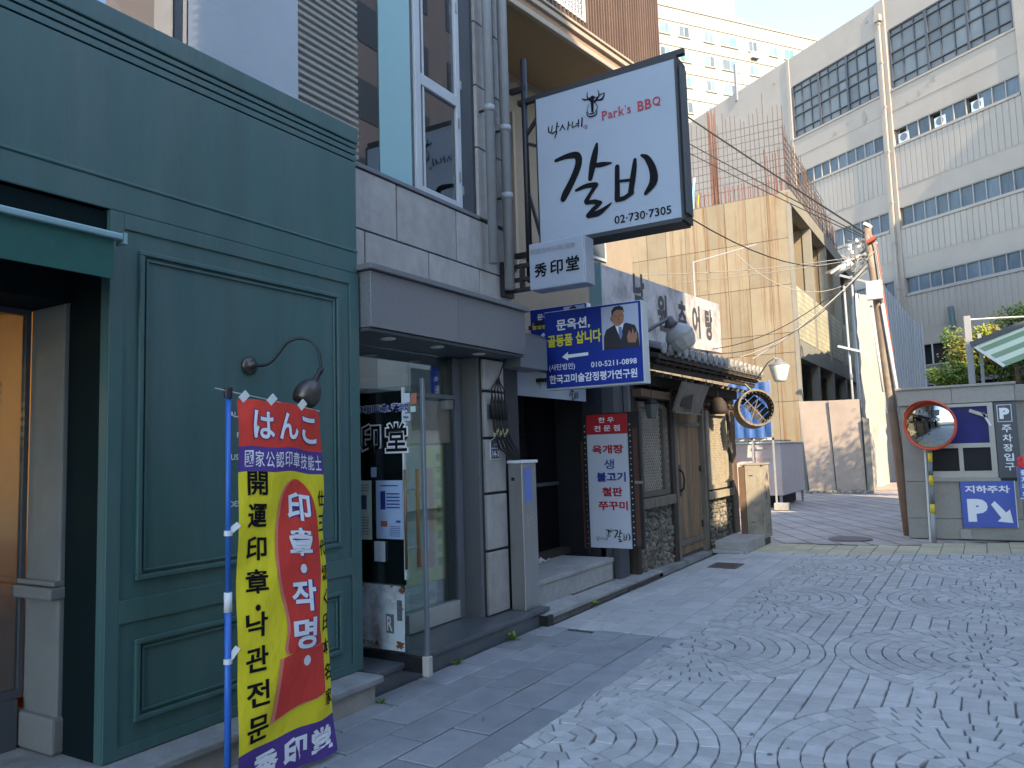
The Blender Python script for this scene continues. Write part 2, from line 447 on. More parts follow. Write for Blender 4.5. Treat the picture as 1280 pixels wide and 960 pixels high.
BOOTH = mat('booth_granite', (0.30, 0.28, 0.245), 0.65, var=0.14, vscale=30, bump=0.1, bscale=200, objrand=0.06, dirt=(0.22, 0.195, 0.16), dirt_amt=0.5, dirt_scale=2)
BOOTHC = mat('booth_cornice_granite', (0.35, 0.335, 0.30), 0.65, var=0.12, vscale=30, bump=0.1, bscale=200)
FILM = mat('blue_window_film', (0.015, 0.018, 0.13), 0.5, spec=0.25, var=0.3, vscale=3, bump=0.03, bscale=6)
LEAF = mat('green_leaf', (0.10, 0.17, 0.025), 0.55, var=0.3, vscale=4, bump=0, island=0.5)
LEAFY = mat('yellow_green_leaf', (0.22, 0.26, 0.03), 0.55, var=0.3, vscale=4, bump=0, island=0.4)
LEAFO = mat('orange_leaf', (0.22, 0.17, 0.045), 0.55, var=0.3, vscale=4, bump=0, island=0.4)
BARK = mat('bark', (0.12, 0.085, 0.06), 0.9, var=0.3, vscale=10, bump=0.4)
YEL = mat('yellow_band', (0.72, 0.52, 0.02), 0.5, var=0.06, bump=0.02)
STRW = mat('white_awning_stripe', (0.60, 0.66, 0.50), 0.7, var=0.05, bump=0.05)
STRG = mat('green_awning_stripe', (0.20, 0.30, 0.17), 0.7, var=0.05, bump=0.05)
CREAMB = mat('old_cream_board', (0.33, 0.29, 0.225), 0.7, var=0.12, vscale=4, bump=0.1, dirt=(0.15, 0.12, 0.09), dirt_amt=0.7, dirt_scale=5)
ORWOOD = mat('orange_brown_board', (0.14, 0.085, 0.05), 0.6, var=0.2, bump=0.1)
BIN = mat('pinkish_grey_bin', (0.50, 0.45, 0.44), 0.6, var=0.06, bump=0.05, dirt=(0.5, 0.28, 0.26), dirt_amt=0.35, dirt_scale=1.1)
BLUET = mat('blue_tarpaulin', (0.03, 0.10, 0.30), 0.5, var=0.15, vscale=4, bump=0.2, bscale=6)
PLAST = mat('grey_plaster_column', (0.17, 0.175, 0.17), 0.7, var=0.12, vscale=5, bump=0.1)
WARMW = mat('warm_interior_wall', (0.45, 0.30, 0.15), 0.8, var=0.15, bump=0)
ORIN = mat('orange_interior_wood', (0.55, 0.24, 0.05), 0.6, var=0.3, vscale=5, bump=0.1)
GLASS = glass('window_glass', (0.80, 0.86, 0.86), refl=0.9, base=0.09)
GLASSD = glass('dark_window_glass', (0.45, 0.5, 0.55), refl=0.9, base=0.11)
GLASSC = glass('clear_door_glass', (0.90, 0.95, 0.93), refl=0.7, base=0.02)
TEALF = mat('teal_frosted_film', (0.28, 0.47, 0.48), 0.25, var=0.03, bump=0)
WHITEP = mat('white_back_film', (0.36, 0.41, 0.46), 0.08, var=0.12, vscale=0.8, bump=0, coat=1.0)
LAMPGL = mat('frosted_lamp_glass', (0.72, 0.72, 0.66), 0.3, var=0.04, bump=0)
OPPB = mat('opposite_whitened_wall', (0.58, 0.54, 0.51), 0.8, var=0.06, vscale=1, bump=0.05)  # whitened so the unseen walls bounce light into the shaded street
OPPW = mat('white_louvre', (0.62, 0.62, 0.60), 0.6, var=0.04, bump=0.02)
PEB = mat('white_pebble', (0.62, 0.60, 0.58), 0.7, var=0.1, bump=0.1, island=0.2)
WEED = mat('weed_leaf', (0.12, 0.22, 0.03), 0.6, var=0.2, bump=0, island=0.3)
WARMGLOW = mat('warm_lamp_globe', (1.0, 0.62, 0.22), 0.5, var=0, bump=0, emit=9.0)
CABLEW = mat('grey_white_cable', (0.30, 0.29, 0.265), 0.6, var=0.1, bump=0)
REDC = mat('red_cable', (0.45, 0.09, 0.05), 0.5, var=0.1, bump=0)
DPINK = mat('pink_alley_brick_dummy', (0.3, 0.2, 0.17), 0.8)
MENUW = mat('menu_white_acrylic', (0.50, 0.53, 0.60), 0.4, var=0.03, bump=0)
MULL = mat('dull_white_mullion', (0.33, 0.32, 0.30), 0.6, var=0.05, bump=0)
# ================================================================== THE GROUND
def brick_mat(name, c1, c2, cm, scale, bw=0.5, rh=0.25, rot=0.0, mortar=0.02, rough=0.75, bump=0.4, axes='XY', offset=0.5):
    m = bpy.data.materials.new(name); m.use_nodes = True
    n = m.node_tree.nodes; L = m.node_tree.links.new; b = n['Principled BSDF']
    geo = n.new('ShaderNodeNewGeometry')
    sep = n.new('ShaderNodeSeparateXYZ'); com = n.new('ShaderNodeCombineXYZ')
    L(geo.outputs['Position'], sep.inputs[0])
    L(sep.outputs[axes[0]], com.inputs[0]); L(sep.outputs[axes[1]], com.inputs[1])
    mp = n.new('ShaderNodeMapping'); mp.inputs['Rotation'].default_value = (0, 0, rot); L(com.outputs[0], mp.inputs[0])
    bt = n.new('ShaderNodeTexBrick'); bt.inputs['Scale'].default_value = scale
    bt.inputs['Color1'].default_value = (*c1, 1); bt.inputs['Color2'].default_value = (*c2, 1); bt.inputs['Mortar'].default_value = (*cm, 1)
    bt.inputs['Mortar Size'].default_value = mortar; bt.inputs['Brick Width'].default_value = bw; bt.inputs['Row Height'].default_value = rh
    bt.offset = offset
    L(mp.outputs[0], bt.inputs['Vector'])
    nz = n.new('ShaderNodeTexNoise'); nz.inputs['Scale'].default_value = 1.3; nz.inputs['Detail'].default_value = 7
    L(geo.outputs['Position'], nz.inputs['Vector'])
    mr = n.new('ShaderNodeMapRange'); mr.inputs['From Min'].default_value = 0.3; mr.inputs['From Max'].default_value = 0.7
    mr.inputs['To Min'].default_value = 0.82; mr.inputs['To Max'].default_value = 1.15
    L(nz.outputs['Fac'], mr.inputs[0])
    vm = n.new('ShaderNodeVectorMath'); vm.operation = 'SCALE'
    L(bt.outputs['Color'], vm.inputs[0]); L(mr.outputs[0], vm.inputs['Scale']); L(vm.outputs[0], b.inputs['Base Color'])
    bu = n.new('ShaderNodeBump'); bu.inputs['Strength'].default_value = bump; bu.inputs['Distance'].default_value = 0.01; bu.invert = True
    L(bt.outputs['Fac'], bu.inputs['Height']); L(bu.outputs[0], b.inputs['Normal'])
    b.inputs['Roughness'].default_value = rough
    return m

ALLEY = brick_mat('pink_alley_paving', (0.43, 0.355, 0.31), (0.36, 0.305, 0.275), (0.15, 0.128, 0.115), 1.0, bw=0.8, rh=0.4, rot=R(62), mortar=0.02)

g = MB(); S = 900
g.add([(-S, -S, -0.06), (S, -S, -0.06), (S, S, -0.06), (-S, S, -0.06)], [(0, 1, 2, 3)])
g.build('ground', GROUND, kind='structure')

# bedding sheets: street, alley
def sheet(name, pts, z, m):
    return MB().add([(x, y, z) for x, y in pts], [tuple(range(len(pts)))]).build(name, m, kind='structure')
street = sheet('street', [(-2.24, -3), (14, -3), (14, 15.5), (1.5, 15.5), (0.45, 14.3), (-0.61, 13.5), (-1.45, 13.1), (-2.6, 13.05), (-3.6, 12.4), (-2.24, 11.8)], -0.012, GROUT)
alley = sheet('alley_paving', [(-3.62, 12.5), (-2.6, 13.0), (-1.45, 13.05), (-0.61, 13.45), (0.6, 14.3), (0.6, 60), (-30, 60), (-30, 14.2), (-3.62, 14.2)], -0.012, ALLEY)

# ---- fan shaped sett paving
def clip_half(poly, nx, ny, d):
    """keep the side where nx*x+ny*y >= d"""
    out = []
    for i in range(len(poly)):
        a = poly[i]; b = poly[(i + 1) % len(poly)]
        da = nx * a[0] + ny * a[1] - d; db = nx * b[0] + ny * b[1] - d
        if da >= 0: out.append(a)
        if (da >= 0) != (db >= 0):
            t = da / (da - db); out.append((a[0] + (b[0] - a[0]) * t, a[1] + (b[1] - a[1]) * t))
    return out

rnd = random.Random(11)
RC = 0.965
centres = []
for i in range(-1, 5):
    for j in range(-3, 6):
        centres.append((-2.10 + 1.95 * i + 0.04 * j, 3.86 + 0.42 * i + 2.22 * j))
polys = []
def far_edge(x):     # where the beige kerb band begins
    return 11.75 + 0.28 * max(0.0, x + 2.2) + 0.12 * max(0.0, x + 0.6)
def ok(c):
    return -2.30 < c[0] < 4.6 and 1.2 < c[1] < far_edge(c[0]) - 0.03
NR = 9
for cx, cy in centres:
    if not (-4 < cx < 6 and 0 < cy < 14): continue
    ph = rnd.random() * 6
    for k in range(NR):
        r0 = RC * k / NR; r1 = RC * (k + 1) / NR
        n_ = max(3, int(round(2 * math.pi * (r0 + r1) / 2 / 0.130)))
        ph += rnd.random()
        cuts = [ph + 2 * math.pi * (q + rnd.uniform(-.08, .08)) / n_ for q in range(n_)]
        for q in range(n_):
            a0 = cuts[q]; a1 = cuts[(q + 1) % n_] + (2 * math.pi if q == n_ - 1 else 0)
            P = []
            if k == 0:
                P = [(cx, cy)] + [(cx + r1 * math.cos(a0 + (a1 - a0) * t), cy + r1 * math.sin(a0 + (a1 - a0) * t)) for t in (0, .5, 1)]
            else:
                P = [(cx + r0 * math.cos(a1), cy + r0 * math.sin(a1)), (cx + r0 * math.cos(a0), cy + r0 * math.sin(a0)),
                     (cx + r1 * math.cos(a0), cy + r1 * math.sin(a0)), (cx + r1 * math.cos(a1), cy + r1 * math.sin(a1))]
            c = (sum(p[0] for p in P) / len(P), sum(p[1] for p in P) / len(P))
            if ok(c): polys.append(P)
# straight courses between the circles
gx, gy = 0.135, 0.116
for i in range(-2, 60):
    for j in range(-4, 105):
        sh = 0.0
        x0 = -2.24 + i * gx; y0 = 1.2 + j * gy + 0.2 * i * gx
        P = [(x0, y0), (x0 + gx, y0 + .2 * gx), (x0 + gx, y0 + gy + .2 * gx), (x0, y0 + gy)]
        c = (x0 + gx / 2, y0 + gy / 2)
        if not ok(c): continue
        for ox, oy in centres:
            d = math.hypot(c[0] - ox, c[1] - oy)
            if d < RC + 0.13:
                nx, ny = (c[0] - ox) / max(d, 1e-4), (c[1] - oy) / max(d, 1e-4)
                P = clip_half(P, nx, ny, nx * ox + ny * oy + RC)
                if len(P) < 3: break
        if len(P) >= 3:
            A = abs(sum(P[q][0] * P[(q + 1) % len(P)][1] - P[(q + 1) % len(P)][0] * P[q][1] for q in range(len(P)))) / 2
            if A > 0.0018: polys.append(P)

def sett_geo(mb, P, gap=0.0034, lift=0.0):
    c = Vector((sum(p[0] for p in P) / len(P), sum(p[1] for p in P) / len(P), 0))
    Q = []
    for p in P:
        v = Vector((p[0], p[1], 0)) - c
        l = max(v.length, 1e-4)
        v = v * max(0.2, (l - gap * 1.5) / l)
        Q.append(c + v + Vector((rnd.uniform(-.003, .003), rnd.uniform(-.003, .003), 0)))
    k = len(Q); z1 = -0.002 + lift; z2 = 0.004 + lift
    tx, ty = rnd.uniform(-.018, .018), rnd.uniform(-.018, .018)
    ring = lambda s, z: [c + (q - c) * s + Vector((0, 0, z + ((q - c).x * tx + (q - c).y * ty))) for q in Q]
    vs = ring(1.0, -0.03) + ring(1.0, z1) + ring(0.94, z2)
    fs = []
    for r_ in (0, 1):
        for i in range(k): fs.append((r_ * k + i, r_ * k + (i + 1) % k, (r_ + 1) * k + (i + 1) % k, (r_ + 1) * k + i))
    fs.append(tuple(2 * k + i for i in range(k)))
    mb.add(vs, fs)

def ccw(P):
    A = sum(P[q][0] * P[(q + 1) % len(P)][1] - P[(q + 1) % len(P)][0] * P[q][1] for q in range(len(P)))
    return P if A > 0 else P[::-1]
scored = []
def area(P): return sum(P[q][0] * P[(q + 1) % len(P)][1] - P[(q + 1) % len(P)][0] * P[q][1] for q in range(len(P))) / 2
for P in polys:
    P = clip_half(ccw(P), 1, 0, -2.238)
    if len(P) < 3 or area(P) < .0012: continue
    c = (sum(p[0] for p in P) / len(P), sum(p[1] for p in P) / len(P))
    q = px((c[0], c[1], 0))
    vis = q is not None and 4 < q[0] < 1276 and q[1] < 956
    # hidden by the banner or the open door?  the street lies right of both
    scored.append((0 if vis else 1, q[2] if q else 99, P))
scored.sort(key=lambda t: (t[0], t[1]))
for _, _, P in scored[:300]:
    mb = MB(); sett_geo(mb, P, lift=rnd.uniform(-.0015, .0015)); mb.build('sett', SETT, street, recalc=False)
mb = MB()
for _, _, P in scored[300:]:
    sett_geo(mb, P, lift=rnd.uniform(-.0015, .0015))
mb.build('sett', SETT, street, kind='stuff', recalc=False)

# ---- slab geometry helper (shared mesh data between alike slabs)
def slab_mesh(name, lx, ly, m, h=0.04, ch=0.006):
    mb = MB()
    a, b = lx / 2, ly / 2
    vs = []
    for s, z in ((0, -h), (0, -ch), (ch, 0)):
        vs += [(-a + s, -b + s, z), (a - s, -b + s, z), (a - s, b - s, z), (-a + s, b - s, z)]
    fs = [(r_ * 4 + i, r_ * 4 + (i + 1) % 4, (r_ + 1) * 4 + (i + 1) % 4, (r_ + 1) * 4 + i) for r_ in (0, 1) for i in range(4)] + [(8, 9, 10, 11)]
    me = bpy.data.meshes.new(name); me.from_pydata(vs, [], fs); me.materials.append(m)
    return me
def place(me, name, parent, x, y, z, tilt=0.004, rz=0.0):
    o = bpy.data.objects.new(name, me); COL.objects.link(o)
    o.parent = parent
    o.location = (x, y, z)
    o.rotation_euler = (rnd.uniform(-tilt, tilt), rnd.uniform(-tilt, tilt), rz + rnd.uniform(-.003, .003))
    return o

# ---- pavement in front of the shops: dark slabs, then pale ones
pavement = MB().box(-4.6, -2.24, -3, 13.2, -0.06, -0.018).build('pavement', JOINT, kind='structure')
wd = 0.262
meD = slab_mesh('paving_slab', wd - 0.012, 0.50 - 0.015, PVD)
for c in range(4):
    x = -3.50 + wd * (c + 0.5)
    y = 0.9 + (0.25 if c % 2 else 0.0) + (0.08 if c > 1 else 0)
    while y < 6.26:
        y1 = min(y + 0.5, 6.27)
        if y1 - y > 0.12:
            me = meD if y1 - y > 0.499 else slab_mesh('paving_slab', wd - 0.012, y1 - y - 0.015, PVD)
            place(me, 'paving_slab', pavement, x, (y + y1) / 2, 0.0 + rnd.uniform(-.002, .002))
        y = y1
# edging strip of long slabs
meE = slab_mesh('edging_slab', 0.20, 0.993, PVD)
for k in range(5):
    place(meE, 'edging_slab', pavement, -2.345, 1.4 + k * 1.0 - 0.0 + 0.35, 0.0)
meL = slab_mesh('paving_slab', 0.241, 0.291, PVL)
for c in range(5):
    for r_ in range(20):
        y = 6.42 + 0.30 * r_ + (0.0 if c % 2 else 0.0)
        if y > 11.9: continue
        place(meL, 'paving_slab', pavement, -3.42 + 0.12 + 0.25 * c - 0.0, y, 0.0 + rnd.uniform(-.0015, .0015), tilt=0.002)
# beige stones of the curved band that closes the street
k = 0
for t in range(0, 28):
    x = -3.55 + 0.28 * t
    for r_ in range(5):
        base = far_edge(x) + 0.15 if x > -2.2 else 11.98
        yy = base + 0.27 * r_ - 0.1 + (0.02 * (t % 3))
        lim = 12.9 + max(0, (x + 1.4)) * 0.75
        if yy > lim or x > 3.9: continue
        place(slab_b if k else slab_mesh('beige_slab', 0.272, 0.262, BAND), 'beige_slab', street, x, yy, 0.001 + rnd.uniform(-.001, .001), tilt=0.002)
        if not k:
            slab_b = COL.objects[-1].data
            k = 1

# steel drain cover in the pale slabs
t = thing('drain_cover', 'small rusty rectangular drain cover set in the pale paving before the wooden house', 'drain cover', (-2.98, 10.25, 0))
MB().box(-3.16, -2.80, 10.02, 10.45, 0.002, 0.012).build('cover_plate', mat('drain_iron', (0.15, 0.12, 0.115), 0.6, metal=0.5, bump=0.1), t)
mb = MB()
for i in range(8): mb.box(-3.13, -2.83, 10.06 + i * .047, 10.075 + i * .047, 0.012, 0.017)
mb.build('grating_rib', MATS['drain_iron'], t)

# manhole in the alley
t = thing('manhole_cover', 'round flat manhole cover at the mouth of the brick alley', 'manhole cover', (-1.95, 13.75, 0))
MB().lathe([(0.0, 0.012), (0.30, 0.012), (0.33, 0.008), (0.34, -0.01)], (-1.95, 13.75, 0), n=28).build('cover_plate', MATS['drain_iron'], t)

# weeds along the steps
def weed(x, y, z, s, lab):
    t = thing('weed', lab, 'weed', (x, y, z), group='weeds growing in the step joints')
    mb = MB()
    for i in range(16):
        a = rnd.uniform(0, 6.28); l = s * rnd.uniform(.5, 1); e = rnd.uniform(.2, 1.1)
        p = Vector((x, y, z)); d = Vector((math.cos(a) * math.cos(e), math.sin(a) * math.cos(e), math.sin(e)))
        sdir = d.cross(Z).normalized() * s * .16
        mb.add([p, p + d * l * .5 + sdir, p + d * l, p + d * l * .5 - sdir], [(0, 1, 2, 3)])
    mb.build('leaves', WEED, t, kind='stuff')
weed(-3.46, 5.66, 0, 0.11, 'largest green weed at the foot of the dark granite step')
weed(-3.46, 4.85, 0, 0.07, 'small weed at the foot of the dark granite step near the glass door')
weed(-3.38, 3.9, 0, 0.05, 'tiny weed beside the end of the grey kerb under the green shopfront')
weed(-3.42, 7.15, 0.02, 0.09, 'weed sprouting from the edge of the pale restaurant step')

# old gum spots, drips and oil marks on the paving
mb = MB(); q = random.Random(41)
for i in range(150):
    x, y = q.uniform(-3.4, 3.0), q.uniform(2.2, 11.0); r_ = q.uniform(.006, .019)
    mb.add([(x + r_ * q.uniform(.6, 1.1) * math.cos(t * .785), y + r_ * q.uniform(.6, 1.1) * math.sin(t * .785), .0085) for t in range(8)], [tuple(range(8))])
mb.build('gum_spots', mat('old_gum', (.17, .17, .17), .8), street, kind='stuff')
lf = MB()
for i in range(70):
    x, y = q.choice([q.uniform(-3.48, -3.36), q.uniform(-3.5, -2.3), q.uniform(-2, 2)]), q.uniform(3.5, 12.0)
    a = q.uniform(0, 6.28); l = q.uniform(.018, .04); d = Vector((math.cos(a), math.sin(a), .1)); e = Vector((-math.sin(a), math.cos(a), .15)) * l * .3
    p = Vector((x, y, .010)); lf.add([p, p + d * l * .5 + e, p + d * l, p + d * l * .5 - e], [(0, 1, 2, 3)])
lf.build('fallen_leaves', mat('dry_leaf', (.22, .14, .05), .8, island=.4), None, label='a few dry brown leaves scattered over the paving and along the steps', cat='leaves', kind='stuff')
# ================================================================== GREEN SHOPFRONT
gs = thing('green_shopfront', 'dark green painted wooden shopfront with moulded panels and broad fascia on the left', 'shopfront', (-3.6, 1.5, 0))
# fascia
FX = -3.60
box('fascia_board', GREEN, gs, -3.85, FX, -2.0, 3.965, 2.81, 3.60, bevel=.004)
mb = MB()
mb.box(-3.85, -3.597, -2, 3.967, 2.81, 2.955)
mb.box(-3.85, -3.591, -2, 3.970, 2.957, 2.975)
mb.build('lower_moulding', GREEN, gs, bevel=.006)
for i, (z0, z1, px_) in enumerate(((3.609, 3.645, .001), (3.654, 3.688, .005), (3.697, 3.724, .009))):
    box('cornice_strip', GREEN, gs, -3.85, FX + px_, -2, 3.97, z0, z1, bevel=.002)
box('cornice_backing', BLACK, gs, -3.85, FX - .020, -2, 3.96, 3.601, 3.732)
box('cornice_cap', GREEN, gs, -3.85, FX + .016, -2, 3.975, 3.733, 3.845, bevel=.006)
# panelled wall
box('panel_wall', GREEN, gs, -3.66, -3.60, 2.19, 3.965, 0.165, 2.808)
box('side_return', GREEN, gs, -4.05, -3.66, 3.90, 3.965, 0.165, 2.808)
def frame_mb(y0, y1, z0, z1, wdt, x0, x1):
    mb = MB()
    mb.box(x0, x1, y0, y1, z1 - wdt, z1); mb.box(x0, x1, y0, y1, z0, z0 + wdt)
    mb.box(x0, x1, y0, y0 + wdt, z0 + wdt, z1 - wdt); mb.box(x0, x1, y1 - wdt, y1, z0 + wdt, z1 - wdt)
    return mb
# stiles and rails stand proud; the panel fields lie back with stepped mouldings
x0, x1 = -3.60, -3.588
mb = MB()
mb.box(x0, x1, 2.19, 2.262, .168, 2.806); mb.box(x0, x1, 3.875, 3.966, .168, 2.806)
mb.box(x0, x1, 2.262, 3.875, 2.725, 2.806); mb.box(x0, x1, 2.262, 3.875, .79, .90); mb.box(x0, x1, 2.262, 3.875, .168, .222)
mb.build('stile_frame', GREEN, gs, bevel=.003)
for lab, z0, z1 in (('upper', 0.985, 2.635), ('lower', 0.315, 0.705)):
    p = frame_mb(2.345, 3.775, z0, z1, .026, -3.60, -3.578).build('panel_moulding', GREEN, gs, bevel=.005)
    frame_mb(2.385, 3.735, z0 + .04, z1 - .04, .012, -3.60, -3.587).build('inner_bead', GREEN, p, bevel=.003)
# lettering painted on the upper panel, partly behind the banner
for s, z, y in (('ALADS', 1.80, 2.905), ('PLATES', 1.685, 2.955), ('IUS DISH', 1.56, 2.905), ('BREAD', 1.43, 2.985), ('DESSERT', 1.30, 2.905)):
    text_mb(MB(), s, (-3.60, y, z), Y, Z, h=.032, bold=.01, off=.004).build('lettering', WINK, gs, recalc=False)
# entrance recess and awning bay at the left
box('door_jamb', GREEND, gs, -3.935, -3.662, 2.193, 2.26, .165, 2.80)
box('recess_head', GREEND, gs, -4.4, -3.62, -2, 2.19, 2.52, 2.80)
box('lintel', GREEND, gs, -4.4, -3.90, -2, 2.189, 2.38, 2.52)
c = box('pilaster', PLAST, gs, -4.25, -3.94, 2.17, 2.30, .165, 2.38, bevel=.008)
box('pilaster_base', PLAST, c, -4.29, -3.925, 2.14, 2.31, .165, .34, bevel=.015)
box('pilaster_band', PLAST, c, -4.30, -3.93, 2.12, 2.31, .90, .96, bevel=.01)
box('pilaster_collar', PLAST, c, -4.28, -3.935, 2.14, 2.31, .965, .99, bevel=.006)
wf = box('window_frame', DGREY, gs, -4.29, -4.25, 2.145, 2.168, .4, 2.38)
box('window_frame', DGREY, gs, -4.29, -4.25, -2, 2.145, .40, .44)
box('window_frame', DGREY, gs, -4.29, -4.25, -2, 2.145, 2.35, 2.38)
box('window_pane', GLASS, gs, -4.275, -4.268, -2, 2.145, .44, 2.35)
box('stall_riser', DGREY, gs, -4.30, -4.22, -2, 2.13, .16, .40)
for i in range(9): box('reflection_slat', WARMW, gs, -4.42, -4.40, -2, 2.1, 1.62 + i * .045, 1.645 + i * .045)  # slats added to stand for the beige street reflection in the pane
box('hanging_screen', mat('cream_shop_screen', (.42, .36, .27), .8, bump=.1), gs, -4.55, -4.54, -2, 2.1, 2.03, 2.36)
for i in range(5): box('menu_card', mat('orange_card', (.60, .25, .04), .7), gs, -4.50, -4.49, 1.98 - i * .36, 1.72 - i * .36 , 1.15, 1.50)
# inside of the shop
box('interior_back_wall', WARMW, gs, -7.1, -7.0, -2, 2.6, 0, 3)
box('interior_side_wall', WARMW, gs, -7.0, -4.3, 2.5, 2.6, 0, 2.6)
box('interior_floor', ORIN, gs, -7.0, -4.3, -2, 2.5, 0.05, .16)
box('interior_ceiling', WARMW, gs, -7.0, -4.3, -2, 2.5, 2.52, 2.6)
co = box('interior_counter', ORIN, gs, -5.6, -4.6, .2, 2.2, .16, 1.15)
for i in range(4): box('counter_slat', ORIN, co, -4.6, -4.575, .2, 2.2, .35 + i * .2, .43 + i * .2)
g2 = thing('pendant_lamp', 'glowing warm pendant lamp inside the left shop window', 'lamp', (-5.2, 1.7, 1.9))
MB().lathe([(0, -.09), (.06, -.08), (.09, -.03), (.09, .03), (.06, .08), (0, .09)], (-5.2, 1.7, 1.85), n=16).build('globe', WARMGLOW, g2, smooth=True)
MB().tube([(-5.2, 1.7, 1.94), (-5.2, 1.7, 2.52)], .006, 6).build('cord', BLACK, g2)

kb = thing('shopfront_kerb', 'grey stone kerb step under the green shopfront', 'kerb', (-3.5, 2, 0))
box('kerb_top', KERB, kb, -3.95, -3.38, -2, 3.93, .115, .163, bevel=.012)
box('kerb_face', mat('kerb_face_stone', (0.30, 0.28, 0.25), 0.85, var=.2, bump=.3), kb, -3.95, -3.405, -2, 3.87, -.02, .113, bevel=.004)
box('kerb_infill', KERB, kb, -4.3, -3.95, -2, 2.3, .05, .16)

# awning
aw = thing('shop_awning', 'rolled out dark green fabric awning at the top left over the shop entrance', 'awning', (-3.6, 1.5, 2.6))
mb = MB(); mb.prism([(-3.90, -2, 2.77), (-3.45, -2, 2.625), (-3.45, -2, 2.61), (-3.90, -2, 2.75)], (0, 4.12, 0))
mb.build('canopy_cloth', AWN, aw)
MB().box(-3.452, -3.440, -2, 2.115, 2.425, 2.615).build('valance', AWN, aw)
MB().box(-3.47, -3.415, -2, 2.15, 2.612, 2.645).build('front_rail', ROD, aw, bevel=.008)
MB().box(-3.48, -3.41, 2.15, 2.165, 2.595, 2.65).build('rail_end_cap', ROD, aw)
MB().bar((-3.47, 2.06, 2.63), (-3.9, 2.1, 2.72), .02, .03).build('awning_arm', BLACK, aw)

# gooseneck wall lamp
wl = thing('wall_lamp', 'bronze gooseneck wall lamp on the green panel above the banner', 'lamp', (-3.59, 3.04, 2.10))
MB().lathe([(.0, 0), (.052, 0), (.054, .012), (.040, .022), (.022, .03), (.020, .045), (0, .048)], (-3.60, 3.04, 2.10), (1, 0, 0), 24).build('wall_rose', BRASS, wl, smooth=True)
pts = [(-3.56, 3.04, 2.10), (-3.50, 3.055, 2.095), (-3.45, 3.075, 2.115), (-3.41, 3.10, 2.17), (-3.37, 3.125, 2.225), (-3.31, 3.16, 2.245), (-3.25, 3.19, 2.225), (-3.215, 3.21, 2.17), (-3.205, 3.215, 2.11), (-3.20, 3.215, 2.06)]
P = [Vector(p) for p in pts]; sm = []
for i in range(len(P) - 1):
    p0, p1, p2, p3 = P[max(0, i - 1)], P[i], P[i + 1], P[min(len(P) - 1, i + 2)]
    for t in range(4):
        t /= 4; sm.append(0.5 * (2 * p1 + (p2 - p0) * t + (2 * p0 - 5 * p1 + 4 * p2 - p3) * t * t + (3 * p1 - p0 - 3 * p2 + p3) * t ** 3))
sm.append(P[-1])
MB().tube(sm, .0085, 10).build('gooseneck_arm', BLACK, wl, smooth=True)
ax = Vector((-.10, -.16, -.34)).normalized()
o_ = Vector((-3.20, 3.215, 2.06))
MB().lathe([(0, -.01), (.016, -.01), (.018, .02), (.013, .03), (.017, .04), (.017, .065), (.026, .08)], o_, ax, 16).build('swivel_joint', BLACK, wl, smooth=True)
MB().lathe([(.024, .075), (.045, .09), (.068, .125), (.077, .165), (.072, .20), (.058, .225), (.055, .222), (.068, .195), (.07, .16), (.06, .12)], o_, ax, 28).build('lamp_shade', BRASS, wl, smooth=True)

# ================================================================== BANNER (nobori)
bn = thing('advertising_banner', 'tall yellow, red and purple seal-shop banner on a blue pole before the green panel', 'banner', (-3.03, 2.44, 0))
hd = R(7.0)
BU = Vector((math.sin(hd), math.cos(hd), 0)); BN = Vector((math.cos(hd), -math.sin(hd), 0)); BO = Vector((-3.03, 2.44, 0))
def cloth(a, z):
    """print coordinate a (0..0.64 across) and height -> point on the hanging cloth; the far edge curls away"""
    t = (1.84 - z) / 1.8
    wid = 0.475 + 0.195 * min(1, max(0, t)) ** 0.7
    u = a / 0.64
    curl = max(0, u - 0.72) / 0.28 * min(1.0, max(0, t) * 3.0)
    s = 0.045 + wid * (u - 0.02 * curl * curl) - 0.018 * t
    nrm = 0.030 * math.sin(u * 3.0 + t * 2.2) + 0.012 * math.sin(t * 9 + u * 4) - 0.055 * curl ** 2 + 0.006 * math.sin(t * 23 + u * 9)
    zz = z - 0.045 * u * (1 - t) + 0.004 * math.sin(u * 14) + .012 * math.sin(u*3.1)
    return BO + BU * s + BN * nrm + Z * zz
NU = 30
rows = []
zs = [1.845, 1.62, 1.50, 0.215, 0.02]
zz = []
for i in range(len(zs) - 1):
    n_ = max(2, int((zs[i] - zs[i + 1]) / .035))
    for q in range(n_): zz.append((zs[i] + (zs[i + 1] - zs[i]) * q / n_, i))
zz.append((zs[-1], 3))
mb = MB()
for side in (0, 1):
    k0 = len(mb.v)
    for z, _ in zz:
        for i in range(NU + 1):
            mb.v.append(cloth(0.64 * i / NU, z) - BN * (0.0012 * side))
    for j in range(len(zz) - 1):
        for i in range(NU):
            a = k0 + j * (NU + 1) + i
            mb.f.append((a, a + 1, a + NU + 2, a + NU + 1) if side else (a, a + NU + 1, a + NU + 2, a + 1)); mb.m.append((0, 1, 2, 1)[zz[j][1]])
cl = mb.build('cloth', [CLOTHR, CLOTHP, CLOTHY], bn, smooth=True, recalc=False)
def cl_text(body, a0, z0, w_, h_, m, bold=0.01, off=.003, mb=None):
    own = mb is None
    if own: mb = MB()
    text_mb(mb, body, (0, 0, 0), X, Y, w_, h_, bold, 0, warp=lambda a, b: cloth(a0 + a, z0 + b) + BN * off)
    if own: return mb.build('lettering', m, bn, recalc=False)
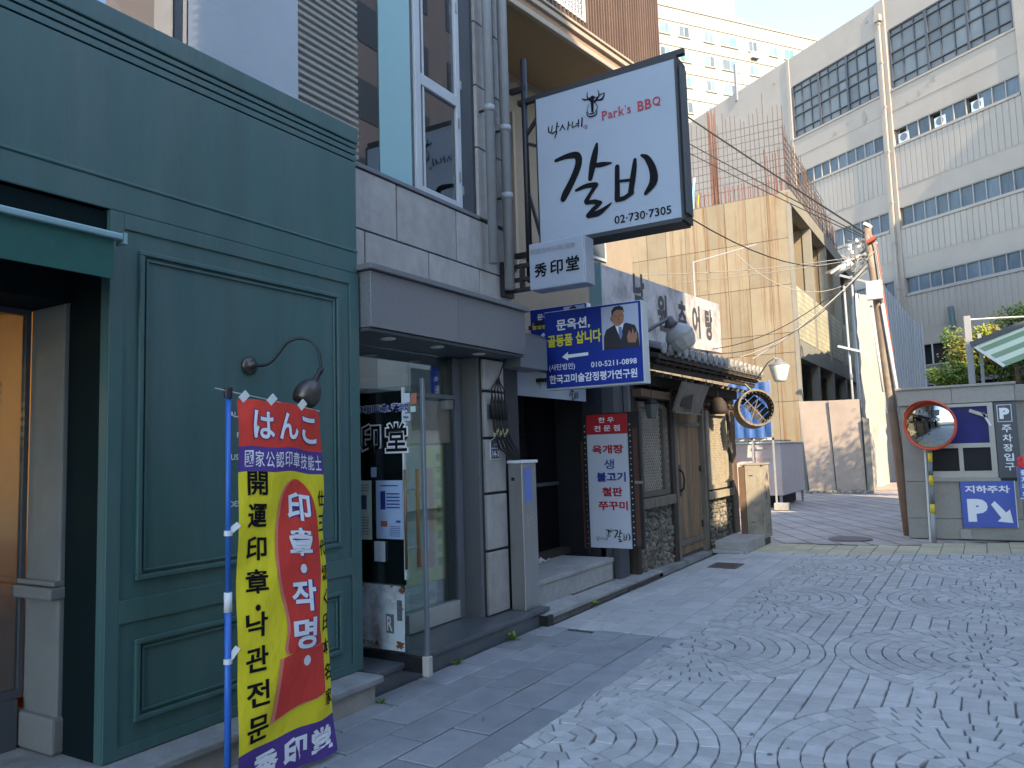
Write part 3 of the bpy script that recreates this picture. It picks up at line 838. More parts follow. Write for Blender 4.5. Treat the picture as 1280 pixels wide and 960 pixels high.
# headline with dark outline behind the white letters
mb = MB()
for i, ch in enumerate('はんこ'): cl_text(ch, .085 + i * .178, 1.655, .158, .145, None, .045, .003, mb)
mb.build('lettering_outline', BLUEI, bn, recalc=False)
mb = MB()
for i, ch in enumerate('はんこ'): cl_text(ch, .090 + i * .178, 1.660, .145, .135, None, .022, .0048, mb)
mb.build('lettering', WINK, bn, recalc=False)
mb = MB()
for i, ch in enumerate('國家公認印章技能士'): cl_text(ch, .035 + i * .0665, 1.522, .056, .078, None, .006, .003, mb)
mb.build('lettering', WINK, bn, recalc=False)
mb = MB()
zc = 1.385
for ch in '開運印章': cl_text(ch, .050, zc, .125, .115, None, .022, .003, mb); zc -= .155
cl_text('・', .095, zc + .075, .03, .03, None, .02, .003, mb); zc -= .065
for ch in '낙관전문': cl_text(ch, .042, zc + .02, .125, .115, None, .022, .003, mb); zc -= .158
mb.build('lettering', INK, bn, recalc=False)
# red brush-bottle shape with square
pts = [(.300, 1.41), (.262, 1.30), (.238, 1.12), (.252, .95), (.288, .82), (.300, .72), (.290, .60), (.525, .60), (.510, .72), (.515, .85), (.545, 1.0), (.550, 1.15), (.53, 1.3), (.485, 1.41), (.39, 1.462)]
sp = []
for i in range(len(pts)):
    p0, p1, p2, p3 = [Vector((*pts[(i + d) % len(pts)], 0)) for d in (-1, 0, 1, 2)]
    for t in (0, .25, .5, .75):
        sp.append(0.5 * (2 * p1 + (p2 - p0) * t + (2 * p0 - 5 * p1 + 4 * p2 - p3) * t * t + (3 * p1 - p0 - 3 * p2 + p3) * t ** 3))
def cloth_shape(mb, pts2, off, m=0, n=14):
    """fill an outline with horizontal strips so it follows the cloth"""
    za = min(p[1] for p in pts2); zb = max(p[1] for p in pts2)
    prev = None
    for i in range(n * 3 + 1):
        z = za + (zb - za) * min(max(i / (n * 3), .002), .998)
        xs = []
        for q in range(len(pts2)):
            a, b = pts2[q], pts2[(q + 1) % len(pts2)]
            if (a[1] - z) * (b[1] - z) < 0: xs.append(a[0] + (b[0] - a[0]) * (z - a[1]) / (b[1] - a[1]))
        if len(xs) < 2: continue
        l, r_ = min(xs), max(xs)
        row = [cloth(l + (r_ - l) * t / 10, z) + BN * off for t in range(11)]
        if prev:
            for t in range(10): mb.add([prev[t], prev[t + 1], row[t + 1], row[t]], [(0, 1, 2, 3)], m)
        prev = row
    return mb
cloth_shape(MB(), [(p.x - .012, p.y) for p in sp], .0022).build('pale_halo', CLOTHPK, bn, recalc=False, smooth=True)
cloth_shape(MB(), [(p.x + .006, p.y) for p in sp], .0032).build('red_bottle_print', CLOTHR, bn, recalc=False, smooth=True)
cloth_shape(MB(), [(.235, .600), (.560, .615), (.552, .345), (.175, .300)], .0042).build('pale_halo', CLOTHPK, bn, recalc=False, smooth=True)
cloth_shape(MB(), [(.255, .595), (.562, .612), (.555, .350), (.205, .310)], .0054).build('red_square_print', CLOTHR, bn, recalc=False, smooth=True)
mbo = MB(); mbw = MB()
zc = 1.245
for ch in '印章':
    cl_text(ch, .320, zc, .175, .150, None, .05, .0050, mbo); cl_text(ch, .318, zc + .005, .165, .143, None, .03, .0062, mbw); zc -= .178
def dot(a, z, r_, off, mb):
    mb.add([cloth(a, z) + BN * off] + [cloth(a + r_ * math.cos(t * .524), z + r_ * math.sin(t * .524)) + BN * off for t in range(12)], [(0, 1 + t, 1 + (t + 1) % 12) for t in range(12)])
dot(.412, zc + .115, .027, .0050, mbo); dot(.410, zc + .118, .024, .0062, mbw); zc -= .10
for ch in '작명':
    cl_text(ch, .325, zc, .175, .165, None, .05, .0050, mbo); cl_text(ch, .323, zc + .005, .165, .158, None, .03, .0062, mbw); zc -= .19
dot(.422, zc + .13, .030, .0050, mbo); dot(.420, zc + .133, .027, .0062, mbw)
mbo.build('lettering_shadow', BLUEI, bn, recalc=False); mbw.build('lettering', WINK, bn, recalc=False)
zc = 1.33
for ch in '仕三代続く日本名家':
    cl_text(ch, .560, zc, .075, .085, INK, .015, .003); zc -= .132
mb = MB()
for i, ch in enumerate('秀印堂'): cl_text(ch, .085 + i * .18, .055, .15, .125, None, .045, .003, mb)
mb.build('lettering', WINK, bn, recalc=False)
# pole, bar, clips
MB().tube([(-3.03, 2.44, 0.0), (-3.03, 2.44, .93)], .0155, 12).build('lower_pole', BLUEP, bn, smooth=True)
MB().tube([(-3.03, 2.44, .93), (-3.03, 2.44, 1.86)], .0125, 12).build('upper_pole', BLUEP, bn, smooth=True)
MB().tube([(-3.03, 2.44, .86), (-3.03, 2.44, .95)], .0185, 12).build('white_coupling', WPLAS, bn, smooth=True)
MB().tube([(-3.03, 2.44, 1.85), (-3.03, 2.44, 1.90)], .019, 10).build('pole_head', BLACK, bn)
MB().tube([BO - BU * .07 + Z * 1.893, BO + BU * .53 + Z * 1.80], .0045, 8).build('crossbar', STEEL, bn)
for a, z in ((.045, 1.845), (.23, 1.84), (.48, 1.80)):
    c = cloth(a, 1.84)
    MB().bar(c - BU * .02 + Z * .0, c + BU * .015 + Z * .035, .006, .035).build('hanging_loop', WPLAS, bn)
for z, dz in ((1.26, -.04), (.70, -.06)):
    MB().bar(cloth(.0, z), BO + Z * (z + dz), .004, .028).build('cloth_strap', WPLAS, bn)
    MB().tube([BO + Z * (z + dz - .012), BO + Z * (z + dz + .012)], .019, 10).build('strap_ring', WPLAS, bn)
MB().lathe([(0, 0), (.17, 0), (.17, .035), (.13, .05), (.03, .06), (.03, .10), (0, .10)], (-3.03, 2.44, .003), n=24).build('weighted_base', mat('blue_base', (0.02, .08, .3), .5), bn)
# ================================================================== STONE BUILDING (seal shop)
sb = thing('stone_building', 'grey granite clad building with the seal shop and tall aluminium windows above', 'building', (-3.85, 5, 0))
WX = -3.85
# core wall behind the cladding
box('core_wall', JOINT, sb, -4.3, -3.878, 3.97, 6.47, 2.45, 3.745)
box('core_wall', JOINT, sb, -4.3, -3.878, 5.87, 6.47, 3.745, 11)
box('party_wall', STONE, sb, -9, -4.0, 6.43, 6.49, .0, 11)
box('party_wall', STONE, sb, -4.3, -3.87, 6.475, 6.49, 2.45, 11)
def block(y0, y1, z0, z1, x=WX, nm='stone_block'):
    g_ = .0075
    return box(nm, STONE, sb, x - .03, x, y0 + g_, y1 - g_, z0 + g_, z1 - g_, bevel=.003)
for y0, y1 in ((3.97, 4.71), (4.71, 5.53), (5.53, 6.48)): block(y0, y1, 3.25, 3.715)
for y0, y1 in ((3.97, 4.33), (4.33, 5.12), (5.12, 5.89), (5.89, 6.48)): block(y0, y1, 2.80, 3.25)
z = 3.745
zj = [3.745, 4.42, 5.03, 5.66, 6.29, 6.92, 7.55, 8.2, 9, 10, 11]
for i in range(len(zj) - 1):
    block(5.90, 6.24, zj[i], zj[i + 1]); block(6.24, 6.48, zj[i], zj[i + 1])
box('window_sill', MGREY, sb, -3.9, -3.835, .5, 5.90, 3.718, 3.752, bevel=.004)
box('window_reveal', DGREY, sb, -3.99, -3.88, 5.665, 5.90, 3.752, 11)
# tall glazing: frames, glass, films behind it
def mull(y0, y1, z0, z1, x0=-3.91, x1=-3.862): return box('window_mullion', WHITEF, sb, x0, x1, y0, y1, z0, z1, bevel=.004)
mull(5.0, 5.075, 3.752, 11); mull(5.60, 5.662, 3.752, 11); mull(5.11, 5.135, 3.81, 11, -3.93, -3.87)
mull(5.075, 5.60, 3.752, 3.81); mull(5.075, 5.60, 4.70, 4.80); mull(5.075, 5.60, 6.4, 6.46)
mull(.5, 5.0, 3.752, 3.775, -3.91, -3.875)
for z0, z1 in ((3.81, 4.70), (4.80, 6.40), (6.46, 11)):
    box('window_pane', GLASSD, sb, -3.895, -3.888, 5.135, 5.60, z0, z1)
    h = MB().box(-3.87, -3.85, 5.655, 5.672, z0 + .08, z0 + .16).build('window_hinge', STEEL, sb)
for z0 in (4.0, 4.5, 5.6): MB().box(-3.868, -3.848, 5.612, 5.628, z0, z0 + .09).build('window_hinge', STEEL, sb)
box('window_pane', GLASSD, sb, -3.895, -3.888, 1.3, 2.83, 3.775, 11)
box('window_pane', GLASS, sb, -3.895, -3.888, 2.832, 3.70, 3.775, 11)
box('window_pane', GLASSD, sb, -3.895, -3.888, 3.706, 5.0, 3.775, 11)
box('white_window_panel', WHITEP, sb, -3.886, -3.880, 2.83, 3.703, 3.775, 9)
box('teal_window_film', TEALF, sb, -3.886, -3.880, 4.56, 4.955, 3.775, 9)
box('window_mullion', DGREY, sb, -3.90, -3.875, 2.74, 2.79, 3.775, 11)
box('upper_room_back', DARKIN, sb, -6.6, -6.5, .5, 6.4, 3.7, 11)
box('upper_room_floor', DARKIN, sb, -6.5, -3.93, .5, 6.4, 3.62, 3.70)
box('upper_room_curtain', mat('grey_curtain', (.12, .12, .13), .9, bump=.2), sb, -4.4, -4.35, .5, 6.4, 3.75, 11)
# granite canopy over the shop door
cn = box('entrance_canopy', GRANP, sb, -3.87, -3.50, 3.99, 5.03, 2.44, 2.83, bevel=.003)
box('canopy_slab', GRANP, cn, -3.87, -3.50, 5.034, 6.09, 2.44, 2.83, bevel=.003)
box('canopy_cap', GRANP, cn, -3.87, -3.465, 3.955, 6.13, 2.834, 2.875, bevel=.006)
box('canopy_soffit', DGREY, sb, -4.0, -3.52, 3.99, 6.07, 2.415, 2.436)
for y in (4.35, 4.95, 5.55):
    MB().lathe([(0, 0), (.055, 0), (.06, .006), (.045, .012), (0, .010)], (-3.66, y, 2.415), (0, 0, -1), 20).build('downlight', LAMPGL, cn, smooth=True)
# pillar with stone courses
box('pillar_core', JOINT, sb, -4.2, -3.785, 5.76, 6.40, .14, 2.41)
cz = [.14, .70, 1.20, 1.69, 2.11, 2.41]
for i in range(5):
    box('stone_block', STONE, sb, -3.79, -3.755, 5.765, 6.10, cz[i] + .012, cz[i + 1] - .012, bevel=.008)
box('pillar_reveal', GRANP, sb, -4.15, -3.80, 5.715, 5.758, .14, 2.41)
# shop front glazing
box('front_frame', MGREY, sb, -4.03, -3.97, 5.62, 5.71, .14, 2.41, bevel=.003)
box('front_frame', MGREY, sb, -4.03, -3.97, 4.05, 5.62, 2.04, 2.075)
box('front_frame', MGREY, sb, -4.03, -3.97, 3.97, 4.05, .14, 2.41)
box('bottom_rail', mat('pale_alu_rail', (.50, .50, .46), .4, metal=.3, bump=.02), sb, -4.03, -3.965, 4.92, 5.62, .15, .30, bevel=.003)
box('window_pane', GLASSC, sb, -4.005, -3.997, 4.92, 5.62, .30, 2.04)
box('transom_pane', GLASSC, sb, -4.005, -3.997, 4.05, 5.62, 2.075, 2.41)
box('patch_hinge', STEEL, sb, -4.02, -3.975, 5.50, 5.60, 1.95, 2.035, bevel=.003)
# things shown behind the fixed pane
def paper(nm, m, y0, y1, z0, z1, x=-4.012): return box(nm, m, sb, x - .002, x, y0, y1, z0, z1)
paper('paper_notice', PAPERG, 4.99, 5.24, 1.25, 1.62)
paper('paper_notice', PAPERG, 4.99, 5.26, .78, 1.22)
paper('salmon_poster', mat('salmon_print', (.80, .48, .36), .7, var=.15), 4.97, 5.60, 1.66, 2.02, -4.02)
paper('yellow_poster', mat('olive_yellow_print', (.80, .78, .14), .7, var=.15), 4.95, 5.50, .50, 1.64, -4.03)
paper('red_poster_motif', mat('dull_red_print', (.75, .26, .15), .7, var=.15), 5.10, 5.36, .62, 1.45, -4.026)
p_ = paper('shop_hours_plate', PAPERG, 4.93, 5.35, .32, .50, -4.010)
text('우리 문화 감정원', (-4.010, 4.955, .36), Y, Z, INK, sb, w=.36, h=.075, bold=.01)
for i in range(9): text_mb(MB(), '書字名印鑑開運吉'[i % 8], (-4.0295, 5.40, 1.50 - i * .11), Y, Z, .07, .07, .01, .002).build('lettering', INK, sb, recalc=False)
# interior of the seal shop
box('shop_back_wall', mat('seal_shop_wall', (.30, .29, .22), .8), sb, -6.2, -6.1, 3.97, 6.4, 0, 2.5)
box('shop_near_wall', DARKIN, sb, -6.1, -4.05, 3.90, 3.97, 0, 2.5)
box('shop_ceiling', PLAST, sb, -6.1, -4.05, 3.97, 6.4, 2.42, 2.47)
box('shop_floor', STEPD, sb, -6.1, -4.03, 3.97, 6.4, .08, .14)
cb = box('display_cabinet', mat('cabinet_green_grey', (.17, .20, .17), .6), sb, -5.3, -4.9, 4.2, 5.6, .14, 1.9)
for i in range(4): box('cabinet_shelf', WOODD, cb, -4.9, -4.87, 4.2, 5.6, .5 + i * .35, .53 + i * .35)

# ---- dark granite step
st = thing('granite_step', 'dark polished granite step in front of the seal shop', 'step', (-3.7, 5.2, 0))
box('step_slab', STEPD, st, -4.04, -3.50, 4.0, 6.38, .105, .142, bevel=.006)
box('step_riser', STEPD, st, -4.04, -3.515, 3.95, 6.20, -.02, .103)
box('slab_joint', BLACK, st, -3.9, -3.499, 6.10, 6.106, .10, .1435)

# ---- open glass door
gd = thing('glass_door', 'open frameless glass door of the seal shop with lettering, posters and steel edge', 'door', (-4.0, 4.3, 0.1))
DY = 4.30
box('glass_leaf', GLASSC, gd, -3.99, -3.33, DY - .006, DY + .006, .19, 2.05)
MB().box(-3.330, -3.302, DY - .014, DY + .014, .19, 2.09).build('edge_post', mat('blue_grey_edge_metal', (.20, .23, .27), .35, metal=.5), gd, bevel=.004)
box('bottom_patch', BLACK, gd, -3.99, -3.34, DY - .018, DY + .018, .085, .19, bevel=.003)
box('foot_block', mat('cream_door_foot', (.45, .43, .38), .6), gd, -3.345, -3.29, DY - .022, DY + .022, .07, .20, bevel=.003)
box('dark_film', mat('dark_door_film', (.010, .013, .014), .25, bump=0), gd, -3.99, -3.495, DY + .008, DY + .011, .66, 2.02)
box('film_edge_strip', WPLAS, gd, -3.494, -3.480, DY - .010, DY + .010, .70, 2.04)
for xx in (-3.445, -3.40):
    pass
h = MB().tube([(-3.435, DY - .06, .78), (-3.435, DY - .06, 1.46)], .011, 10).build('pull_handle', mat('bronze_handle', (.22, .13, .07), .35, metal=.6), gd, smooth=True)
MB().tube([(-3.42, DY + .06, .78), (-3.42, DY + .06, 1.46)], .014, 10).build('pull_handle', mat('orange_wood_handle', (.38, .16, .05), .4), gd, smooth=True)
for zz_ in (.92, 1.32): MB().tube([(-3.428, DY - .06, zz_), (-3.428, DY + .06, zz_)], .007, 8).build('handle_standoff', STEEL, gd)
# lettering on the door (U = +X, seen from the street side, facing -Y)
mb = MB(); mw = MB()
FY = DY - .008
text_mb(mw, '印', (-3.885, FY, 1.565), X, Z, .20, .235, .055, .001); mw.build('lettering_outline', WINK, gd, recalc=False); mw = MB(); text_mb(mw, '堂', (-3.655, FY, 1.575), X, Z, .215, .225, .055, .001)
text_mb(mb, '印', (-3.872, FY, 1.578), X, Z, .174, .21, .018, .0025); mb.build('lettering', INK, gd, recalc=False); mb = MB(); text_mb(mb, '堂', (-3.642, FY, 1.588), X, Z, .19, .20, .018, .0025)
mw2 = MB()
text_mb(mw2, '印相印章.落款', (-3.93, FY, 1.865), X, Z, .50, .068, .05, .001)
o1 = mw.build('lettering_outline', WINK, gd, recalc=False); mb.build('lettering', INK, gd, recalc=False)
mw2.build('lettering_outline', WINK, gd, recalc=False)
mb = MB(); text_mb(mb, '印相印章.落款', (-3.927, FY, 1.870), X, Z, .494, .058, .012, .0025); mb.build('lettering', BLUEI, gd, recalc=False)
def dp(nm, m, x0, x1, z0, z1, off=.001, par=None): return box(nm, m, par or gd, x0, x1, FY - off - .0015, FY - off, z0, z1)
p1 = dp('poster', PAPERG, -3.965, -3.785, .965, 1.385)
dp('poster_picture', mat('navy_photo', (.05, .08, .16), .5), -3.90, -3.83, 1.18, 1.28, .003, p1)
mb = MB()
for i in range(7): mb.box(-3.93, -3.81, FY - .0045, FY - .003, 1.00 + i * .02, 1.006 + i * .02)
for i in range(3): mb.box(-3.93, -3.81, FY - .0045, FY - .003, 1.31 + i * .02, 1.316 + i * .02)
mb.build('poster_text_lines', INKG, p1)
p2 = dp('poster', PAPERB, -3.742, -3.497, .975, 1.385)
dp('poster_picture', BLUEI, -3.70, -3.655, 1.18, 1.31, .003, p2)
dp('poster_picture', mat('small_portraits', (.35, .10, .08), .5), -3.70, -3.64, 1.06, 1.10, .003, p2)
dp('poster_picture', BLUEI, -3.56, -3.52, 1.09, 1.105, .003, p2)
mb = MB()
for i in range(5):
    mb.box(-3.645, -3.525, FY - .0045, FY - .003, 1.19 + i * .024, 1.199 + i * .024)
for i in range(6): mb.box(-3.62, -3.525, FY - .0045, FY - .003, .995 + i * .013, .999 + i * .013)
mb.box(-3.70, -3.54, FY - .0045, FY - .003, 1.345, 1.352)
mb.build('poster_text_lines', BLUEI, p2)
dp('sticker', PAPERB, -3.785, -3.735, 1.41, 1.48)
dp('sticker', PAPER, -3.765, -3.665, .815, .955)
# card stickers high on the glass
cards = [(-3.485, -3.42, 1.93, 1.995, PAPER), (-3.41, -3.36, 1.915, 1.99, mat('red_sticker', (.5, .16, .1), .5)), (-3.485, -3.42, 1.80, 1.85, PAPER), (-3.415, -3.37, 1.86, 1.90, PAPERG)]
for x0_, x1_, z0_, z1_, m_ in cards: dp('sticker', m_, x0_, x1_, z0_, z1_, .001)
text('VISA', (-3.478, FY - .003, 1.815), X, Z, INK, gd, w=.05, h=.02, bold=.02)
# rusty enamel plate leaning in the door
en = thing('enamel_plate', 'rust-edged white enamel sign with worn Japanese lettering low on the glass door', 'sign', (-3.7, DY - .02, .2))
mb = MB()
out = [(-3.93, .215), (-3.495, .215), (-3.490, .60), (-3.50, .63), (-3.53, .655), (-3.94, .660)]
mb.prism([(a, FY - .008, b) for a, b in out], (0, -.006, 0)); mb.build('plate', ENAM, en)
def blot(mb, cx, cz, r_, seed):
    q = random.Random(seed); n_ = 18; rr = [r_ * q.uniform(.5, 1.2) for _ in range(n_)]
    mb.add([(cx, FY - .0155, cz)] + [(cx + rr[i] * math.cos(i * 6.283 / n_), FY - .0155, cz + rr[i] * .8 * math.sin(i * 6.283 / n_)) for i in range(n_)], [(0, 1 + i, 1 + (i + 1) % n_) for i in range(n_)])
mb = MB(); blot(mb, -3.535, .255, .040, 1); blot(mb, -3.515, .625, .026, 2); blot(mb, -3.60, .650, .012, 3); blot(mb, -3.87, .652, .014, 4); blot(mb, -3.505, .50, .008, 5)
mb.build('rust_patch', RUST, en)
mb = MB(); mb.box(-3.655, -3.585, FY - .0165, FY - .0145, .33, .46); mb.box(-3.555, -3.51, FY - .0165, FY - .0145, .42, .56)
mb.build('worn_print', mat('worn_dark_print', (.12, .12, .125), .5, var=.5, vscale=60, bump=0), en)
mb = MB(); text_mb(mb, '品をつくる', (-3.925, FY - .0145, .235), X, Z, .20, .035, .02, .002)
for i, ch in enumerate('響良品'): text_mb(mb, ch, (-3.925, FY - .0145, .56 - i * .075), X, Z, .035, .035, .02, .002)
text_mb(mb, 'R', (-3.645, FY - .0165, .345), X, Z, .05, .10, .02, .002)
mb.build('lettering', INK, en, recalc=False)
mb = MB(); text_mb(mb, 'R', (-3.645, FY - .0170, .345), X, Z, .05, .10, .02, .002); mb.build('lettering', PAPER, en, recalc=False)

# ---- house number plate
nm = thing('house_number_plate', 'small dark house-shaped number plate 14-3 on the granite pillar', 'number plate', (-3.75, 5.9, 1.58))
y0, y1 = 5.83, 5.985
def hp(s, x): 
    c_ = (y0 + y1) / 2; hw = (y1 - y0) / 2 * s
    return [(x, c_ - hw, 1.50 + (1 - s) * .06), (x, c_ + hw, 1.50 + (1 - s) * .06), (x, c_ + hw, 1.66), (x, c_, 1.70 - (1 - s) * .06), (x, c_ - hw, 1.66)]
MB().prism(hp(1, -3.753), (.006, 0, 0)).build('plate_rim', WINK, nm)
MB().prism(hp(.90, -3.747), (.002, 0, 0)).build('plate_face', DGREY, nm)
text('14-3', (-3.745, y0 + .025, 1.525), Y, Z, WINK, nm, w=.105, h=.055, bold=.02)
text('소격', (-3.745, y0 + .045, 1.62), Y, Z, WINK, nm, w=.06, h=.028)
box('plate_rule', WINK, nm, -3.745, -3.7435, y0 + .015, y1 - .015, 1.597, 1.603)

# ---- stainless cable cabinet with cables
cb = thing('cable_cabinet', 'narrow tall stainless cable cabinet at the corner of the granite pillar', 'cabinet', (-3.62, 6.2, .14))
box('cabinet_body', STEEL, cb, -3.735, -3.59, 6.10, 6.36, .143, 1.455, bevel=.004)
box('cabinet_lid', WPLAS, cb, -3.74, -3.575, 6.085, 6.375, 1.457, 1.485, bevel=.004)
box('warning_label', mat('blue_label', (.12, .2, .5), .5), cb, -3.589, -3.587, 6.14, 6.27, 1.10, 1.42)
mb = MB()
for z_ in (.98, .94, .90): mb.lathe([(0, .002), (.008, .002)], (-3.589, 6.18, z_), (1, 0, 0), 8)
mb.lathe([(0, .002), (.008, .002)], (-3.589, 6.24, .96), (1, 0, 0), 8)
mb.build('rivet', WPLAS, cb)
box('latch', BLACK, cb, -3.70, -3.67, 6.092, 6.10, 1.30, 1.33)
ck = thing('cable_splitter', 'black cable splitter rack with drooping black cables above the steel cabinet', 'cables', (-3.7, 5.98, 1.9))
box('rack_plate', DGREY, ck, -3.752, -3.735, 5.80, 6.09, 1.87, 1.99)
for i in range(5):
    y = 5.83 + i * .055
    MB().tube([(-3.715, y, 1.86), (-3.715, y, 1.98), (-3.715, y, 2.02), (-3.715, y, 2.07)], [.022, .022, .016, .008], 10).build('splitter_boot', BLACKR, ck, smooth=True)
    pts = [(-3.715, y, 2.06), (-3.72, y + .0, 2.13), (-3.73, 5.96 + (y - 5.94) * .35, 2.19), (-3.73, 5.98, 2.25), (-3.72, 6.08, 2.42)]
    MB().tube(pts, .006, 6).build('cable', BLACKR, ck, smooth=True)
    for q in (0, 1):
        yy = y + q * .02
        pts = [(-3.712, yy, 1.87), (-3.705, yy, 1.78), (-3.70, yy + .02, 1.70), (-3.69, yy + .05 + .015 * i, 1.60), (-3.68, 6.10 + .03 * i, 1.50), (-3.67, 6.13 + .03 * i, 1.47)]
        MB().tube(pts, .007, 6).build('cable', BLACKR, ck, smooth=True)
mb = MB()
for i in range(9): mb.box(-3.712, -3.695, 5.83 + i * .027, 5.842 + i * .027, 1.70 + (i % 3) * .02, 1.735 + (i % 3) * .02)
mb.build('cable_tie', mat('beige_tag', (.45, .38, .2), .6), ck)

# ---- wall pipes
def pipe(lab, y, z0, z1, r_, x, seg):
    t = thing('wall_pipe', lab, 'pipe', (x, y, z0), group='grey pipes on the stone building')
    MB().tube([(x, y, z0), (x, y, z1)], r_, 14).build('pipe_run', PIPE, t, smooth=True)
    for zc in seg:
        MB().tube([(x, y, zc), (x, y, zc + .06)], r_ * 1.18, 14).build('pipe_collar', PIPE, t, smooth=True)
        MB().box(x - .12, x, y - .012, y + .012, zc + .02, zc + .035).build('pipe_bracket', BLACK, t)
pipe('grey vertical drain pipe beside the window reveal, nearer of the pair', 5.96, 3.30, 11, .045, -3.74, (4.75, 7.0))
pipe('grey vertical pipe at the corner of the stone building, farther of the pair', 6.24, 3.10, 11, .050, -3.74, (3.98, 4.65, 6.8))
pipe('thin dark conduit between the two grey drain pipes', 6.12, 3.4, 11, .016, -3.80, (4.6,))
# ================================================================== BBQ SIGN
sg = thing('projecting_restaurant_sign', 'large white projecting sign with black brush lettering and a cow head', 'sign', (-3.7, 6.45, 4.3))
SY = 6.45
box('light_face', SIGNW, sg, -3.505, -2.095, SY, SY + .012, 3.555, 4.995)
for a in ((-3.515, -3.503, 3.53, 5.02), (-2.097, -2.075, 3.53, 5.02)):
    box('side_casing', BLACK, sg, a[0], a[1], SY - .006, SY + .24, a[2], a[3])
box('side_casing', BLACK, sg, -3.503, -2.097, SY - .004, SY + .24, 3.515, 3.553)
box('side_casing', BLACK, sg, -3.503, -2.097, SY - .004, SY + .24, 4.997, 5.02)
box('back_face', SIGNW, sg, -3.503, -2.097, SY + .22, SY + .235, 3.553, 4.997)
box('corner_casing', DGREY, sg, -2.074, -2.055, SY + .05, SY + .20, 3.6, 4.95)
O = (0, SY - .002, 0)
G = [[(-3.307, 4.333, .029), (-3.185, 4.348, .047), (-3.08, 4.331, .062), (-3.07, 4.243, .062), (-3.134, 4.111, .062), (-3.213, 3.994, .065), (-3.242, 3.944, .054)],
     [(-2.872, 4.396, .022), (-2.891, 4.323, .051), (-2.921, 4.21, .062), (-2.953, 4.078, .04)],
     [(-2.911, 4.196, .036), (-2.828, 4.189, .043), (-2.735, 4.183, .014)],
     [(-3.102, 3.998, .025), (-3.002, 4.018, .04), (-2.904, 4.01, .047)],
     [(-2.894, 4.008, .04), (-2.953, 3.941, .033), (-3.003, 3.872, .043)],
     [(-3.003, 3.858, .033), (-2.919, 3.851, .04), (-2.861, 3.83, .036)],
     [(-2.867, 3.826, .036), (-2.935, 3.778, .04), (-2.988, 3.733, .043)],
     [(-2.983, 3.729, .04), (-2.873, 3.742, .047), (-2.752, 3.806, .011)],
     [(-2.678, 4.132, .04), (-2.684, 3.992, .043), (-2.691, 3.829, .047)],
     [(-2.503, 4.159, .029), (-2.52, 4.05, .047), (-2.557, 3.872, .047)],
     [(-2.674, 3.995, .022), (-2.538, 3.98, .025)],
     [(-2.692, 3.825, .04), (-2.62, 3.829, .036), (-2.546, 3.865, .04)],
     [(-2.437, 4.185, .022), (-2.386, 4.146, .047), (-2.339, 4.034, .062), (-2.34, 3.919, .065), (-2.416, 3.829, .029)]]
brush_mb(MB(), [[(a, b, w_ * 1.12) for a, b, w_ in s] for s in G], O, X, Z).build('brush_lettering', INK, sg, recalc=False)
COW = [[(-2.947, 4.921, .005), (-2.948, 4.866, .014), (-2.903, 4.811, .022)], [(-2.839, 4.91, .005), (-2.831, 4.852, .014), (-2.877, 4.804, .022)],
       [(-3.004, 4.867, .007), (-2.971, 4.849, .016), (-2.919, 4.844, .009)], [(-2.864, 4.812, .007), (-2.8, 4.812, .020), (-2.772, 4.859, .007)], [(-2.86, 4.835, .006), (-2.81, 4.858, .010), (-2.772, 4.862, .006)],
       [(-2.93, 4.853, .010), (-2.898, 4.850, .026), (-2.866, 4.845, .010)], [(-2.898, 4.850, .04), (-2.901, 4.786, .030), (-2.902, 4.718, .022)],
       [(-2.93, 4.80, .004), (-2.955, 4.75, .006), (-2.94, 4.70, .006)], [(-2.875, 4.798, .006), (-2.850, 4.749, .008), (-2.875, 4.702, .006)],
       [(-2.961, 4.724, .009), (-2.950, 4.685, .010), (-2.912, 4.668, .013), (-2.865, 4.68, .010), (-2.855, 4.71, .008)], [(-2.935, 4.70, .008), (-2.905, 4.695, .012), (-2.88, 4.70, .008)]]
brush_mb(MB(), COW, O, X, Z).build('cow_head_emblem', INK, sg, recalc=False)
NM = [[(-3.375, 4.686, .007), (-3.371, 4.635, .011)], [(-3.331, 4.685, .007), (-3.344, 4.623, .009), (-3.371, 4.63, .007)], [(-3.276, 4.701, .011), (-3.289, 4.635, .011)], [(-3.282, 4.663, .007), (-3.255, 4.661, .005)],
      [(-3.339, 4.607, .009), (-3.284, 4.618, .011), (-3.308, 4.56, .009)], [(-3.217, 4.666, .009), (-3.252, 4.615, .007)], [(-3.218, 4.652, .007), (-3.193, 4.611, .007)], [(-3.152, 4.68, .009), (-3.166, 4.604, .009)],
      [(-3.159, 4.644, .007), (-3.133, 4.645, .005)], [(-3.11, 4.669, .007), (-3.118, 4.617, .007), (-3.07, 4.624, .007)], [(-3.047, 4.672, .009), (-3.055, 4.606, .009)], [(-3.074, 4.64, .007), (-3.048, 4.638, .007)], [(-3.01, 4.682, .009), (-3.018, 4.602, .011)]]
brush_mb(MB(), [[(a, b, w_ * 1.25) for a, b, w_ in s] for s in NM], O, X, Z).build('brush_lettering', INK, sg, recalc=False)
